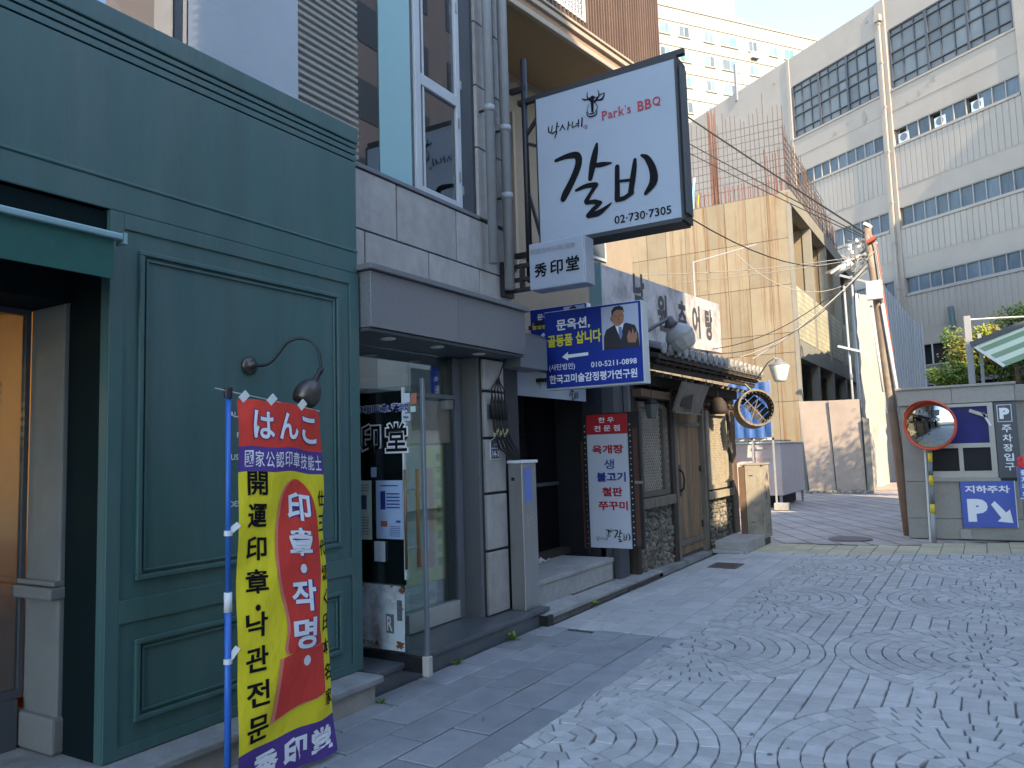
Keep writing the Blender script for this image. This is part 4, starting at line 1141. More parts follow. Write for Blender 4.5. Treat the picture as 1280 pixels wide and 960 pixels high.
def serif_text(mb, s, x, z, h, O, U, V, off=.003, bold=.012, adv=None):
    """upright letters given slab serifs"""
    O = Vector(O)
    for ch in s:
        if ch == ' ': x += h * .42; continue
        vs, fs, asp = glyphs(ch, bold)
        hh = h; zz0 = z
        if ch in "aeours": hh = h * .68
        if ch == "'": hh = h * .28; zz0 = z + h * .72
        ww = hh * asp * .92
        text_mb(mb, ch, O + Vector(U) * x + Vector(V) * zz0, U, V, ww, hh, bold, off)
        N = Vector(U).cross(Vector(V)) * (off + .0006)
        t = h * .055
        if ch in 'PBkr1':
            for zz_ in ([0] if ch in 'r' else [0, hh - t]):
                a = O + Vector(U) * (x - h * .07) + Vector(V) * (zz0 + zz_) + N
                mb.add([a, a + Vector(U) * h * .30, a + Vector(U) * h * .30 + Vector(V) * t, a + Vector(V) * t], [(0, 1, 2, 3)])
        x += ww + h * .12
    return x
mb = MB(); e = serif_text(mb, "Park's", -2.808, 4.606, .086, O, X, Z); mb.build('lettering', REDI, sg, recalc=False); mb = MB(); serif_text(mb, 'BBQ', -2.455, 4.600, .092, O, X, Z, bold=.02)
mb.build('lettering', REDI, sg, recalc=False)
text('ⓠ', (-3.003, SY - .002, 4.568), X, Z, REDI, sg, w=.045, h=.04, bold=.01)
mb = MB(); text_mb(mb, '02·730·7305', (-2.728, SY - .002, 3.603), X, Z, .54, .075, .012, .003); mb.build('lettering', INK, sg, recalc=False)
# bracket
MB().tube([(-3.69, SY + .1, 3.22), (-3.69, SY + .1, 5.50)], .032, 14).build('bracket_post', BLACK, sg, smooth=True)
MB().bar((-3.76, SY + .1, 5.055), (-2.03, SY + .1, 5.085), .055, .055).build('bracket_arm', BLACK, sg, bevel=.006)
MB().bar((-3.67, SY + .1, 4.72), (-3.40, SY + .1, 5.03), .03, .03).build('bracket_strut', BLACK, sg)
MB().bar((-3.67, SY + .1, 4.62), (-3.40, SY + .1, 4.50), .028, .028).build('bracket_strut', BLACK, sg)
MB().bar((-3.67, SY + .1, 4.10), (-3.50, SY + .1, 3.45), .028, .028).build('bracket_strut', BLACK, sg)
for x in (-3.25, -2.75): MB().bar((x, SY + .1, 5.02), (x, SY + .1, 5.09), .03, .03).build('hanger_bolt', BLACK, sg)
MB().bar((-3.85, SY + .1, 3.5), (-3.66, SY + .1, 3.5), .05, .05).build('wall_fixing', BLACK, sg); MB().bar((-3.85, SY + .1, 5.2), (-3.66, SY + .1, 5.2), .05, .05).build('wall_fixing', BLACK, sg)

# ================================================================== SMALL SEAL SHOP SIGN
s2 = thing('small_projecting_sign', 'small white lightbox sign of the seal shop below the large restaurant sign', 'sign', (-3.6, 6.22, 3.25))
y = 6.22
box('light_box', SIGNW2, s2, -3.51, -2.945, y, y + .20, 3.055, 3.495, bevel=.01)
box('side_casing', mat('light_grey_casing', (.36, .38, .42), .4), s2, -2.944, -2.932, y + .01, y + .19, 3.06, 3.49)
mb = MB()
for i, ch in enumerate('秀印堂'): text_mb(mb, ch, (-3.455 + i * .165, y - .001, 3.165 + i * .008), X, Z, .135, .135, .025, .003)
mb.build('lettering', INK, s2, recalc=False)
text('開運吉相印章.落款', (-3.49, y - .001, 3.39), X, Z, INKG, s2, w=.47, h=.05, bold=.0)
for z in (3.33, 3.20, 3.10):
    MB().bar((-3.86, y + .1, z), (-3.51, y + .1, z), .05, .035).build('bracket_bar', BLACK, s2)
MB().box(-3.88, -3.80, y + .02, y + .20, 3.05, 3.38).build('bracket_plate', BLACK, s2)
MB().box(-3.66, -3.63, y + .07, y + .13, 3.09, 3.35).build('bracket_plate', BLACK, s2)

# ================================================================== BLUE SIGNS
def man_print(mb_list, P, sx, sz, par, yy):
    """flat generic portrait print: backdrop, suit, head, hair, shirt, tie, hand"""
    def poly(nm, m, pts, off):
        MB().add([(P[0] + a * sx, yy - off, P[1] + b * sz) for a, b in pts], [tuple(range(len(pts)))]).build(nm, m, par, recalc=False)
    def ell(cx, cz, rx, rz, n=20): return [(cx + rx * math.cos(i * 6.283 / n), cz + rz * math.sin(i * 6.283 / n)) for i in range(n)]
    poly('photo_backdrop', SKYB, [(0, 0), (1, 0), (1, 1), (0, 1)], .003)
    poly('photo_suit', SUIT, [(.04, 0), (.05, .30), (.12, .46), (.36, .56), (.50, .50), (.66, .58), (.90, .50), (.98, .30), (1.0, 0)], .004)
    poly('photo_shirt', WINK, [(.36, .56), (.50, .22), (.60, .56), (.5, .62)], .005)
    poly('photo_tie', mat('tie_print', (.12, .2, .42), .5), [(.46, .50), (.54, .50), (.56, .30), (.51, .20), (.46, .30)], .0056)
    poly('photo_face', SKIN, ell(.45, .72, .17, .205), .006)
    poly('photo_ear', SKIND, ell(.28, .70, .03, .06), .0058)
    poly('photo_hair', SUIT, [(.29, .78), (.28, .88), (.36, .97), (.50, .99), (.60, .94), (.63, .82), (.56, .88), (.44, .90), (.34, .86), (.31, .74)], .0066)
    for q in (.40, .53): poly('photo_eye', SUIT, ell(q, .755, .028, .010, 8), .0066)
    poly('photo_nose', SKIND, [(.475, .75), (.505, .66), (.455, .66)], .0066)
    poly('photo_mouth', SKIND, ell(.47, .60, .045, .014, 8), .0066)
    poly('photo_hand', SKIN, [(.70, .12), (.68, .26), (.74, .40), (.80, .30), (.84, .44), (.88, .30), (.94, .38), (.95, .22), (.90, .10)], .0062)
def blue_sign(lab, x0, x1, z0, z1, y, dep, full=True):
    t = thing('blue_antiques_sign', lab, 'sign', ((x0 + x1) / 2, y, z0))
    W = x1 - x0; H = z1 - z0
    box('print_face', SBLUE, t, x0, x1, y, y + .01, z0, z1)
    box('sign_casing', mat('white_sign_casing', (.62, .64, .62), .45, bump=.02), t, x0 - .008, x1 + .008, y + .011, y + dep, z0 - .015, z1 + .008, bevel=.004)
    fx = lambda a: x0 + a * W
    fz = lambda b: z0 + b * H
    mb = MB(); text_mb(mb, '문옥션,', (fx(.13), y - .001, fz(.735)), X, Z, W * .36, H * .155, .028, .003)
    o = mb.build('lettering', WINK, t, recalc=False)
    mb = MB(); text_mb(mb, '골동품', (fx(.03), y - .001, fz(.535)), X, Z, W * .27, H * .155, .03, .003); mb.build('lettering', YINK, t, recalc=False); mb = MB(); text_mb(mb, '삽니다', (fx(.335), y - .001, fz(.545)), X, Z, W * .265, H * .165, .03, .003)
    mb.build('lettering', YINK, t, recalc=False)
    MB().add([(fx(a), y - .003, fz(b)) for a, b in ((.18, .395), (.245, .345), (.245, .375), (.46, .385), (.46, .425), (.245, .42), (.245, .455))], [tuple(range(7))]).build('arrow', WINK, t, recalc=False)
    text('(사단법인)', (fx(.035), y - .001, fz(.215)), X, Z, WINK, t, w=W * .28, h=H * .095, bold=.012)
    text('010-5211-0898', (fx(.485), y - .001, fz(.225)), X, Z, WINK, t, w=W * .46, h=H * .070, bold=.012)
    text('한국고미술감정평가연구원', (fx(.035), y - .001, fz(.055)), X, Z, WINK, t, w=W * .91, h=H * .115, bold=.022)
    man_print(None, (fx(.61), fz(.43)), W * .37, H * .545, t, y)
    return t
t1 = blue_sign('blue projecting antiques sign with white and yellow lettering, arrow and portrait, nearest and largest', -3.79, -2.735, 2.20, 2.985, 7.0, .17)
MB().bar((-3.95, 7.08, 2.90), (-3.79, 7.08, 2.90), .04, .04).build('bracket_bar', BLACK, t1); MB().bar((-3.95, 7.08, 2.3), (-3.79, 7.08, 2.3), .04, .04).build('bracket_bar', BLACK, t1)
t2 = blue_sign('second blue antiques sign half hidden behind the nearer blue one, above the grey fascia', -4.72, -3.95, 2.78, 3.32, 8.35, .12)

# ================================================================== RESTAURANT ENTRANCE
re_ = thing('restaurant_entrance', 'dark recessed restaurant entrance with grey fascia and white name board', 'entrance', (-4.0, 7.5, 0))
box('fascia_box', MGREY, re_, -4.30, -3.86, 6.50, 8.55, 2.42, 2.76, bevel=.006)
box('fascia_box', MGREY, re_, -3.86, -3.60, 6.16, 6.68, 2.345, 2.655, bevel=.006)
box('upper_backing', DGREY, re_, -4.9, -4.31, 6.50, 8.60, 2.42, 2.80)
nb = box('name_board', SIGNW, re_, -4.02, -3.99, 6.50, 8.34, 2.135, 2.405)
o = MB(); brush_mb(o, [[((a + 3.19) * .85, (b - 4.63) * .85, w_ * 1.1) for a, b, w_ in s] for s in NM], (-3.988, 7.30, 2.29), Y, Z)
o.build('lettering', mat('brown_ink', (.10, .06, .05), .5, bump=0), nb, recalc=False)
brush_mb(MB(), [[((a + 2.8) * .22, (b - 4.1) * .22, w_ * .25) for a, b, w_ in s] for s in G], (-3.988, 8.0, 2.22), Y, Z).build('lettering', INK, nb, recalc=False)
box('dark_door', mat('black_glass_door', (.006, .006, .008), .12, bump=0), re_, -4.56, -4.50, 6.5, 8.6, .33, 2.42)
box('door_rail', DGREY, re_, -4.499, -4.48, 6.5, 8.6, 1.15, 1.19)
box('recess_side', DARKIN, re_, -4.5, -4.0, 8.50, 8.60, .1, 2.42)
box('recess_ceiling', DARKIN, re_, -4.5, -4.02, 6.5, 8.5, 2.38, 2.42)
MB().tube([(-4.05, 8.40, .33), (-4.05, 8.40, 1.0), (-4.03, 8.38, 1.9)], .008, 6).build('hanging_cable', BLACKR, re_)
box('threshold', WOODD, re_, -4.49, -4.35, 7.6, 8.5, .33, .40)
box('dark_pillar', mat('blue_black_pillar', (.020, .024, .035), .45), re_, -4.10, -3.86, 8.44, 8.72, .09, 2.42)
box('dark_pillar', DGREY, re_, -3.86, -3.70, 8.48, 8.76, .04, 2.6, bevel=.005)
box('grey_pillar_cladding', MGREY, re_, -3.70, -3.64, 8.78, 8.86, .9, 2.45)
mb = MB(); mb.box(-4.0, -3.995, 6.5, 6.51, .2, .3)
ls = thing('entrance_steps', 'two pale granite steps leading up to the dark restaurant entrance', 'steps', (-3.8, 7.5, 0))
for a, b in ((6.50, 7.35), (7.355, 8.30)): box('landing_slab', STEPL, ls, -4.9, -3.70, a, b, .285, .328, bevel=.005)
for a, b in ((6.50, 7.45), (7.455, 8.29)): box('landing_riser', STEPL, ls, -4.3, -3.715, a, b, .09, .283)
for i, (a, b) in enumerate(((6.22, 7.2), (7.205, 8.2), (8.205, 9.3))):
    box('lower_slab', STEPL, ls, -4.6, -3.455 - .02 * i, a, b, .045 - .012 * i, .095 - .02 * i, bevel=.008)
    box('lower_riser', KERB, ls, -4.6, -3.49 - .02 * i, a, b, -.02, .044 - .012 * i)
box('gutter_grate', BLACK, ls, -3.52, -3.425, 6.20, 6.30, .0, .09)
MB().add([(-4.2, 9.3, .05), (-3.50, 9.3, .05), (-3.52, 11.5, .02), (-4.2, 11.5, .02), (-3.49, 9.3, -.02), (-3.515, 11.5, -.02)], [(0, 1, 2, 3), (1, 4, 5, 2)]).build('footing_strip', KERB, ls)
pb = thing('white_pebbles', 'white pebbles heaped beside the dark restaurant door', 'pebbles', (-4.4, 7.4, .33))
mb = MB()
for i in range(260):
    a, b = rnd.uniform(-4.48, -4.22), rnd.uniform(6.6, 7.75)
    r_ = rnd.uniform(.012, .028); c = Vector((a, b, .33 + rnd.uniform(0, .035)))
    vs = [c + Vector((math.cos(t * 1.257) * r_, math.sin(t * 1.257) * r_ * .8, 0)) for t in range(5)] + [c + Vector((0, 0, r_ * .8))]
    mb.add(vs, [(t, (t + 1) % 5, 5) for t in range(5)])
mb.build('pebbles', PEB, pb, kind='stuff')

# ================================================================== MENU SIGN
ms = thing('menu_sign', 'tall narrow white and red Korean menu sign in a black frame of small bulbs', 'sign', (-3.8, 8.6, .4))
y = 8.40
box('menu_face', MENUW, ms, -4.03, -3.515, y, y + .02, .42, 1.74)
box('red_header', mat('red_header_print', (.45, .02, .03), .4, bump=0), ms, -4.03, -3.515, y - .0, y + .02, 1.742, 1.975)
box('black_frame', BLACK, ms, -4.10, -3.37, y + .022, y + .075, .42, 1.99)
box('brown_post', mat('dark_red_brown', (.10, .035, .025), .6), ms, -4.13, -4.095, y + .03, y + .09, .40, 1.66)
box('brown_post', MATS['dark_red_brown'], ms, -3.45, -3.40, y + .0, y + .021, .45, 1.80)
box('frame_clamp', STEEL, ms, -3.44, -3.345, y - .012, y - .001, 1.16, 1.19)
for i in range(22):
    for xx in (-4.068, -3.488):
        MB().lathe([(0, .008), (.006, .006), (.008, 0)], (xx, y + .021, .46 + i * .066), (0, -1, 0), 6).build('led_bulb', WPLAS, ms)
text_mb(MB(), '한 우', (-3.87, y - .001, 1.875), X, Z, .20, .065, .02, .003).build('lettering', WINK, ms, recalc=False)
text_mb(MB(), '전 문 점', (-3.93, y - .001, 1.775), X, Z, .33, .070, .02, .003).build('lettering', WINK, ms, recalc=False)
for s, x0_, z0_, w_, h_, m_ in (('육개장', -3.965, 1.51, .40, .105, REDI), ('철판', -3.86, 1.015, .26, .105, REDI), ('쭈꾸미', -3.91, .855, .37, .105, REDI), ('생', -3.82, 1.33, .13, .115, BLUEI), ('불고기', -3.92, 1.185, .37, .11, BLUEI)):
    text_mb(MB(), s, (x0_, y - .001, z0_), X, Z, w_, h_, .012 if s == '생' else .034, .003).build('lettering', m_, ms, recalc=False)
brush_mb(MB(), [[((a + 3.31) * .21, (b - 3.70) * .21, w_ * .24) for a, b, w_ in s] for s in G], (-3.735, y - .001, .49), X, Z).build('brush_lettering', INK, ms, recalc=False)
brush_mb(MB(), [[((a + 3.38) * .40, (b - 4.56) * .45, w_ * .5) for a, b, w_ in s] for s in NM], (-3.96, y - .001, .49), X, Z).build('brush_lettering', INK, ms, recalc=False)
brush_mb(MB(), [[((a + 3.0) * .42, (b - 4.66) * .42, w_ * .45) for a, b, w_ in s] for s in COW], (-3.835, y - .001, .545), X, Z).build('cow_head_emblem', INK, ms, recalc=False)
box('sign_foot', DGREY, ms, -3.92, -3.78, y + .04, y + .10, .05, .42)

# ================================================================== TRADITIONAL HOUSE
hk = thing('wooden_tavern', 'old low Korean wooden tavern with tiled eaves, plank door, lattice windows and rubble base', 'house', (-3.65, 11, 0))
HX = -3.65
box('core_wall', MORTAR, hk, -4.9, -3.80, 8.9, 13.7, -.02, 2.45)
# rubble base built of little stones
mb = MB(); q = random.Random(3)
def rubble(y0, y1, z0, z1):
    z = z0
    while z < z1 - .02:
        h = .062; y_ = y0 + q.uniform(-.04, 0)
        while y_ < y1 - .02:
            w_ = q.uniform(.045, .085); c = Vector((HX - .02, y_ + w_ / 2, z + h / 2 + q.uniform(-.022, .022)))
            n_ = 7; a_ = q.uniform(0, 1); hh = q.uniform(.040, .060)
            ring = [c + Vector((0, math.cos(t * 6.283 / n_ + a_) * w_ * .53 * q.uniform(.7, 1.05), math.sin(t * 6.283 / n_ + a_) * hh * q.uniform(.6, 1.05))) for t in range(n_)]
            d_ = q.uniform(.020, .05)
            top = [c + (p - c) * .55 + Vector((d_, 0, 0)) for p in ring]
            ring = [p - Vector((.03, 0, 0)) for p in ring]
            mb.add(ring + top, [(t, (t + 1) % n_, (t + 1) % n_ + n_, t + n_) for t in range(n_)] + [tuple(n_ + t for t in range(n_))])
            y_ += w_ * .92
        z += h
rubble(8.96, 10.12, .02, .80); rubble(11.68, 12.98, .02, .74)
mb.build('rubble_stones', RUBBLE, hk, kind='stuff')
MB().box(-3.80, HX - .025, 8.9, 13.0, 0, .82).build('rubble_bedding', MORTAR, hk)
def wb(nm, m, y0, y1, z0, z1, x0=-3.76, x1=-3.62, par=None, bv=.006): return box(nm, m, par or hk, x0, x1, y0, y1, z0, z1, bevel=bv)
wb('wood_post', WOODD, 8.86, 8.955, .02, 2.4); wb('wood_post', WOODD, 10.13, 10.26, .02, 2.4, x1=-3.60); wb('wood_post', WOODG, 10.262, 10.34, .02, 2.1, x1=-3.59)
wb('wood_post', WOODG, 11.52, 11.60, .02, 2.2, x1=-3.59); wb('wood_post', WOODD, 11.60, 11.68, .02, 2.4, x1=-3.60); wb('wood_post', WOODD, 13.0, 13.12, .02, 2.4); wb('wood_post', WOODG, 13.12, 13.20, .02, 1.6)
wb('wood_post', ORWOOD, 13.21, 13.5, .1, 2.35, x1=-3.64)
wb('wood_sill', WOODG, 8.955, 10.12, .82, .94, x1=-3.56); wb('wood_sill', WOODP, 11.69, 12.99, .76, .87, x1=-3.56)
wb('wood_lintel', WOODD, 8.9, 13.6, 2.36, 2.52, x1=-3.60); wb('wood_lintel', WOODD, 8.9, 13.6, 2.18, 2.24)
wb('wood_lintel', ORWOOD, 8.87, 9.9, 2.19, 2.29, x0=-3.62, x1=-3.50)
def lattice(y0, y1, z0, z1, frame_m, lat_m, lab):
    f = wb('lattice_window', frame_m, y0, y1, z0, z0 + .07, -3.70, -3.60)
    wb('frame_rail', frame_m, y0, y1, z1 - .07, z1, -3.70, -3.60, f); wb('frame_stile', frame_m, y0, y0 + .09, z0 + .07, z1 - .07, -3.70, -3.60, f); wb('frame_stile', frame_m, y1 - .09, y1, z0 + .07, z1 - .07, -3.70, -3.60, f)
    MB().box(-3.70, -3.675, y0 + .09, y1 - .09, z0 + .07, z1 - .07).build('paper_backing', PAPERW if lat_m is WOODP else WOODD, f)
    mb = MB(); ya, yb, za, zb = y0 + .09, y1 - .09, z0 + .07, z1 - .07
    s = .075
    k = -30
    while k < 60:
        for sgn in (1, -1):
            # diagonal y = ya + k*s + sgn*(z-za)
            pts_ = []
            z_lo, z_hi = za, zb
            c0 = ya + k * s
            if sgn > 0: z_lo = max(za, za + (ya - c0)); z_hi = min(zb, za + (yb - c0))
            else: z_lo = max(za, za + (c0 - yb)); z_hi = min(zb, za + (c0 - ya))
            if z_hi - z_lo > .02:
                mb.bar((-3.655 + .004 * sgn, c0 + sgn * (z_lo - za), z_lo), (-3.655 + .004 * sgn, c0 + sgn * (z_hi - za), z_hi), .016, .012, up=(1, 0, 0))
        k += 1
    mb.build('diagonal_lattice', lat_m, f, kind='stuff')
    return f
lattice(9.02, 9.93, .95, 2.15, WOODG, mat('grey_lattice', (.34, .30, .24), .8, var=.2), '')
lattice(11.78, 12.85, .90, 2.12, WOODP, WOODP, '')
wb('carved_side_board', WOODG, 9.94, 10.10, .95, 2.10, x1=-3.63)
mb = MB()
for i in range(9):
    zc_ = 1.05 + i * .12
    mb.tube([(-3.622, 9.97 + .045 * math.sin(t * .8 + i), zc_ + t * .015) for t in range(8)], .010, 5)
mb.build('carved_scroll', WOODP, hk, kind='stuff')
# door of planks
dr = wb('plank_door', WOODD, 10.36, 11.50, .06, 2.06, -3.72, -3.68)
for i in range(9): box('plank', WOOD, dr, -3.68, -3.655 + rnd.uniform(-.003, .003), 10.37 + i * .125, 10.37 + i * .125 + .120, .08, 2.05, bevel=.004)
box('door_rail', WOODG, dr, -3.652, -3.635, 10.37, 11.49, 1.86, 1.92); box('door_rail', WOODG, dr, -3.652, -3.635, 10.37, 11.49, .20, .28)
hd_ = box('door_handle', BLACK, dr, -3.65, -3.63, 10.44, 10.54, .88, 1.32, bevel=.004)
MB().tube([(-3.63, 10.50, .95), (-3.585, 10.50, .99), (-3.57, 10.50, 1.10), (-3.585, 10.50, 1.21), (-3.63, 10.50, 1.25)], .014, 8).build('pull_ring', BLACK, hd_, smooth=True)
box('hinge_plate', BLACK, dr, -3.65, -3.64, 11.42, 11.49, 1.2, 1.28); box('hinge_plate', BLACK, dr, -3.65, -3.64, 11.42, 11.49, .38, .48)
# roof: eave boards, rafters, tile rows
rf = MB().add([(-3.20, 8.70, 2.68), (-3.20, 13.75, 2.74), (-4.95, 13.75, 3.25), (-4.95, 8.70, 3.2), (-3.20, 8.70, 2.62), (-3.20, 13.75, 2.68), (-4.95, 13.75, 3.19), (-4.95, 8.70, 3.14)],
              [(0, 1, 2, 3), (7, 6, 5, 4), (0, 4, 5, 1), (1, 5, 6, 2), (2, 6, 7, 3), (3, 7, 4, 0)]).build('tiled_roof', WOODD, hk)
n_t = 19
tile_me = None
for i in range(n_t):
    y_ = 8.84 + i * .268; zb_ = 2.735 + i * .0035
    mb = MB()
    prof = []
    k_ = 8
    A = [Vector((-3.17, y_ + .075 * math.cos(math.pi * t / k_), zb_ - .01 + .085 * math.sin(math.pi * t / k_))) for t in range(k_ + 1)]
    B = [Vector((-4.9, p.y, p.z + .50)) for p in A]
    mb.add(A + B, [(t, t + 1, t + 1 + k_ + 1, t + k_ + 1) for t in range(k_)])
    rt = mb.build('roof_tile_row', TILE, rf, smooth=True)
    MB().lathe([(0, .006), (.05, .010), (.075, .004), (.078, -.02)], (-3.168, y_, zb_ + .022), (1, 0, -.15), 14).build('round_tile_end', TILEE, rf)
    # valley tile
    mb = MB(); C_ = [Vector((-3.18, y_ + .134 + .07 * math.cos(math.pi + math.pi * t / 5), zb_ - .01 + .03 * math.sin(math.pi + math.pi * t / 5))) for t in range(6)]
    D_ = [Vector((-4.9, p.y, p.z + .50)) for p in C_]
    E_ = [p + Vector((.0, 0, -.03)) for p in C_]
    mb.add(C_ + D_ + E_, [(t, t + 1, t + 7, t + 6) for t in range(5)] + [(t, t + 1, t + 13, t + 12) for t in range(5)])
    mb.build('valley_tile_row', TILE, rf)
for i in range(17):
    y_ = 8.85 + i * .295
    MB().bar((-3.25, y_, 2.60 + i * .003), (-3.95, y_, 2.78 + i * .003), .06, .07).build('rafter', WOODD, rf)
    MB().bar((-3.36, y_ + .14, 2.47), (-3.95, y_ + .14, 2.60), .05, .05).build('rafter', WOODG if i % 3 else WOODD, rf)
MB().bar((-3.32, 8.75, 2.535), (-3.32, 13.65, 2.585), .05, .06).build('eave_beam', WOODD, rf)
MB().bar((-3.26, 8.75, 2.60), (-3.26, 13.7, 2.655), .03, .03).build('eave_beam', WOODD, rf)

sgn_ = thing('tavern_roof_sign', 'long weathered white and grey sign board with brush lettering above the tiled eaves', 'sign', (-3.9, 11.3, 3.2))
mb = MB(); mb.prism([(-3.90, 8.73, 2.98), (-3.90, 13.87, 3.24), (-3.90, 13.87, 4.12), (-3.90, 8.73, 3.86)], (-.16, 0, 0)); 
SGM = mat('weathered_sign_print', (.50, .475, .47), .6, var=.12, vscale=4, bump=.05, dirt=(.17, .165, .17), dirt_amt=.85, dirt_scale=2.6, dlo=.44, dhi=.66)
mb.build('sign_board', SGM, sgn_)
mb = MB(); mb.prism([(-3.895, 8.70, 2.97), (-3.895, 8.728, 2.97), (-3.895, 8.728, 3.88), (-3.895, 8.70, 3.88)], (-.17, 0, 0)); mb.build('end_trim', ROD, sgn_)
sl_ = .26 / 5.14
mb = MB(); UU = Vector((0, 1, sl_)); 
for ch, y_, dz, s in (('남', 9.95, .42, .55), ('원', 10.85, .22, .55), ('추', 11.75, .22, .55), ('어', 12.45, .22, .55), ('탕', 13.15, .22, .55)):
    zb_ = 2.98 + (y_ - 8.73) * sl_
    text_mb(MB(), ch, (-3.899, y_ - .2, zb_ + dz - .05), UU, Z, s * .75, s, .04, .003).build('lettering', mat('faded_black_print', (.06, .06, .065), .6, var=.3, bump=0), sgn_, recalc=False)
mb = MB(); text_mb(mb, '한식 · 전문', (-3.899, 13.0, 3.25), UU, Z, .7, .10, .03, .003); mb.build('lettering', WINK, sgn_, recalc=False)
for y_ in (9.4, 11.3, 13.2): MB().bar((-3.98, y_, 2.85), (-3.98, y_, 3.2), .05, .05).build('sign_leg', BLACK, sgn_)

# hanging plywood board and lanterns under the eaves
hb = thing('hanging_board', 'weathered square board hanging tilted under the eaves above the plank door', 'board', (-3.35, 10.3, 2.05))
MB().prism([(-3.42, 9.78, 2.03), (-3.42, 10.85, 2.03), (-3.30, 11.0, 2.42), (-3.30, 9.88, 2.42)], (-.03, 0, .01)).build('board', WOODG, hb)
MB().prism([(-3.392, 9.95, 2.10), (-3.392, 10.40, 2.07), (-3.33, 10.35, 2.28), (-3.35, 9.95, 2.20)], (.003, 0, 0)).build('dark_worn_patch', mat('sooty_wood', (.05, .04, .035), .8), hb)
for y_ in (9.85, 10.9): MB().tube([(-3.30, y_, 2.42), (-3.32, y_, 2.56)], .006, 5).build('hanging_wire', BLACK, hb)
MB().bar((-3.41, 9.80, 2.02), (-3.41, 10.86, 2.02), .02, .02).build('bottom_batten', WOODG, hb)
def lantern(lab, x, y, z, s):
    t = thing('hanging_lantern', lab, 'lantern', (x, y, z), group='lanterns under the tavern eaves')
    MB().lathe([(.02 * s, 0), (.075 * s, -.03), (.085 * s, -.05), (.055 * s, -.20), (.045 * s, -.21), (0, -.21)], (x, y, z), n=6).build('lantern_body', mat('grey_green_lantern', (.10, .115, .10), .5), t)
    MB().lathe([(0, .03), (.04 * s, .025), (.09 * s, -.025), (.088 * s, -.035)], (x, y, z), n=6).build('lantern_cap', BLACK, t)
    MB().tube([(x, y, z + .02), (x, y, z + .35)], .005, 5).build('lantern_cord', BLACK, t)
lantern('grey green hanging lantern before the left lattice window', -3.42, 8.98, 2.13, 1.15)
tl = thing('bell_shaped_ornament', 'dark bell shaped straw ornament hanging before the right lattice window', 'ornament', (-3.5, 11.9, 2.1))
MB().lathe([(0, .14), (.06, .13), (.12, .05), (.14, -.06), (.13, -.12), (.0, -.12)], (-3.46, 11.95, 2.18), n=14).build('bell_body', WOODD, tl, smooth=True)
MB().tube([(-3.46, 11.95, 2.3), (-3.46, 11.95, 2.52)], .006, 5).build('cord', BLACK, tl)

# round wooden drum hanging at the corner
dm = thing('wooden_drum', 'round open wooden drum frame hanging at the corner of the tavern', 'drum', (-3.1, 12.7, 2.13))
dc = Vector((-3.08, 12.6, 2.13)); da = Vector((.45, -.85, .10)).normalized(); du = da.orthogonal().normalized(); dv = da.cross(du)
MB().lathe([(.265, 0), (.295, 0), (.295, .34), (.265, .34), (.265, 0)], dc - da * .15, da, 26).build('drum_hoop', WOODG, dm)
MB().lathe([(.26, 0), (.276, .0), (.276, .24), (.26, .24), (.26, 0)], dc - da * .13, da, 26).build('drum_shell', WOODD, dm)
for i in range(2):
    a = i * math.pi / 3 + .5
    MB().bar(dc + (du * math.cos(a) + dv * math.sin(a)) * .27 + da * .04, dc - (du * math.cos(a) + dv * math.sin(a)) * .27 + da * .04,   .014, .014).build('drum_spoke', WOODG, dm)
mb = MB()
for i in range(26):
    a = i * 6.283 / 26
    mb.tube([dc + (du * math.cos(a) + dv * math.sin(a)) * .285 + da * .15, dc + (du * math.cos(a + .1) + dv * math.sin(a + .1)) * .24 + da * .16], .008, 5)
mb.build('rope_lacing', WOODG, dm, kind='stuff')
dd = MB().lathe([(0, 0), (.26, 0)], dc - da * .12, da, 26)
for i in range(6): MB().bar(dc - da * .11 + dv * (-.2 + i * .085) - du * .2, dc - da * .11 + dv * (-.2 + i * .085) + du * .05, .07, .012, up=tuple(da)).build('drum_back_plank', WOODD, dm)
MB().tube([dc + Z * .28, dc + Z * .42 + X * -.12], .01, 6).build('hanging_rope', WOODP, dm)

# street lamp on the corner, floodlight on the roof edge
sl2 = thing('corner_lamp', 'white frosted glass cone lamp on a curved arm at the end of the tavern eaves', 'lamp', (-2.65, 12.6, 2.5))
MB().tube([(-3.12, 12.9, 2.62), (-3.0, 12.8, 2.70), (-2.85, 12.68, 2.86), (-2.72, 12.6, 2.93), (-2.66, 12.6, 2.90)], .012, 8).build('lamp_arm', PIPE, sl2, smooth=True)
MB().lathe([(.0, -.26), (.085, -.255), (.10, -.22), (.155, -.02), (.16, .0)], (-2.65, 12.6, 2.80), n=20).build('glass_shade', LAMPGL, sl2, smooth=True)
MB().lathe([(.165, 0), (.16, .02), (.07, .05), (.055, .09), (.03, .11), (0, .115)], (-2.65, 12.6, 2.80), n=20).build('lamp_cap', MGREY, sl2, smooth=True)
fl = thing('floodlight', 'large grey floodlight with glass bowl above the tiled eaves', 'floodlight', (-3.2, 9.3, 3.0))
MB().tube([(-3.35, 8.45, 2.85), (-3.25, 8.80, 3.02), (-3.18, 9.02, 3.12)], .022, 8).build('mounting_arm', DGREY, fl, smooth=True)
MB().lathe([(0, .10), (.05, .10), (.06, .04), (.09, .0), (.0, -.02)], (-3.16, 9.08, 3.06), (-.1, -.5, .8), 14).build('ballast_cap', DGREY, fl, smooth=True)
ax = Vector((.42, .30, -.86)).normalized()
MB().lathe([(.03, -.03), (.10, .02), (.16, .08), (.185, .14), (.185, .16)], (-3.15, 9.12, 3.05), ax, 20).build('reflector_housing', mat('pale_grey_enamel', (.30, .30, .30), .35, bump=0), fl, smooth=True)
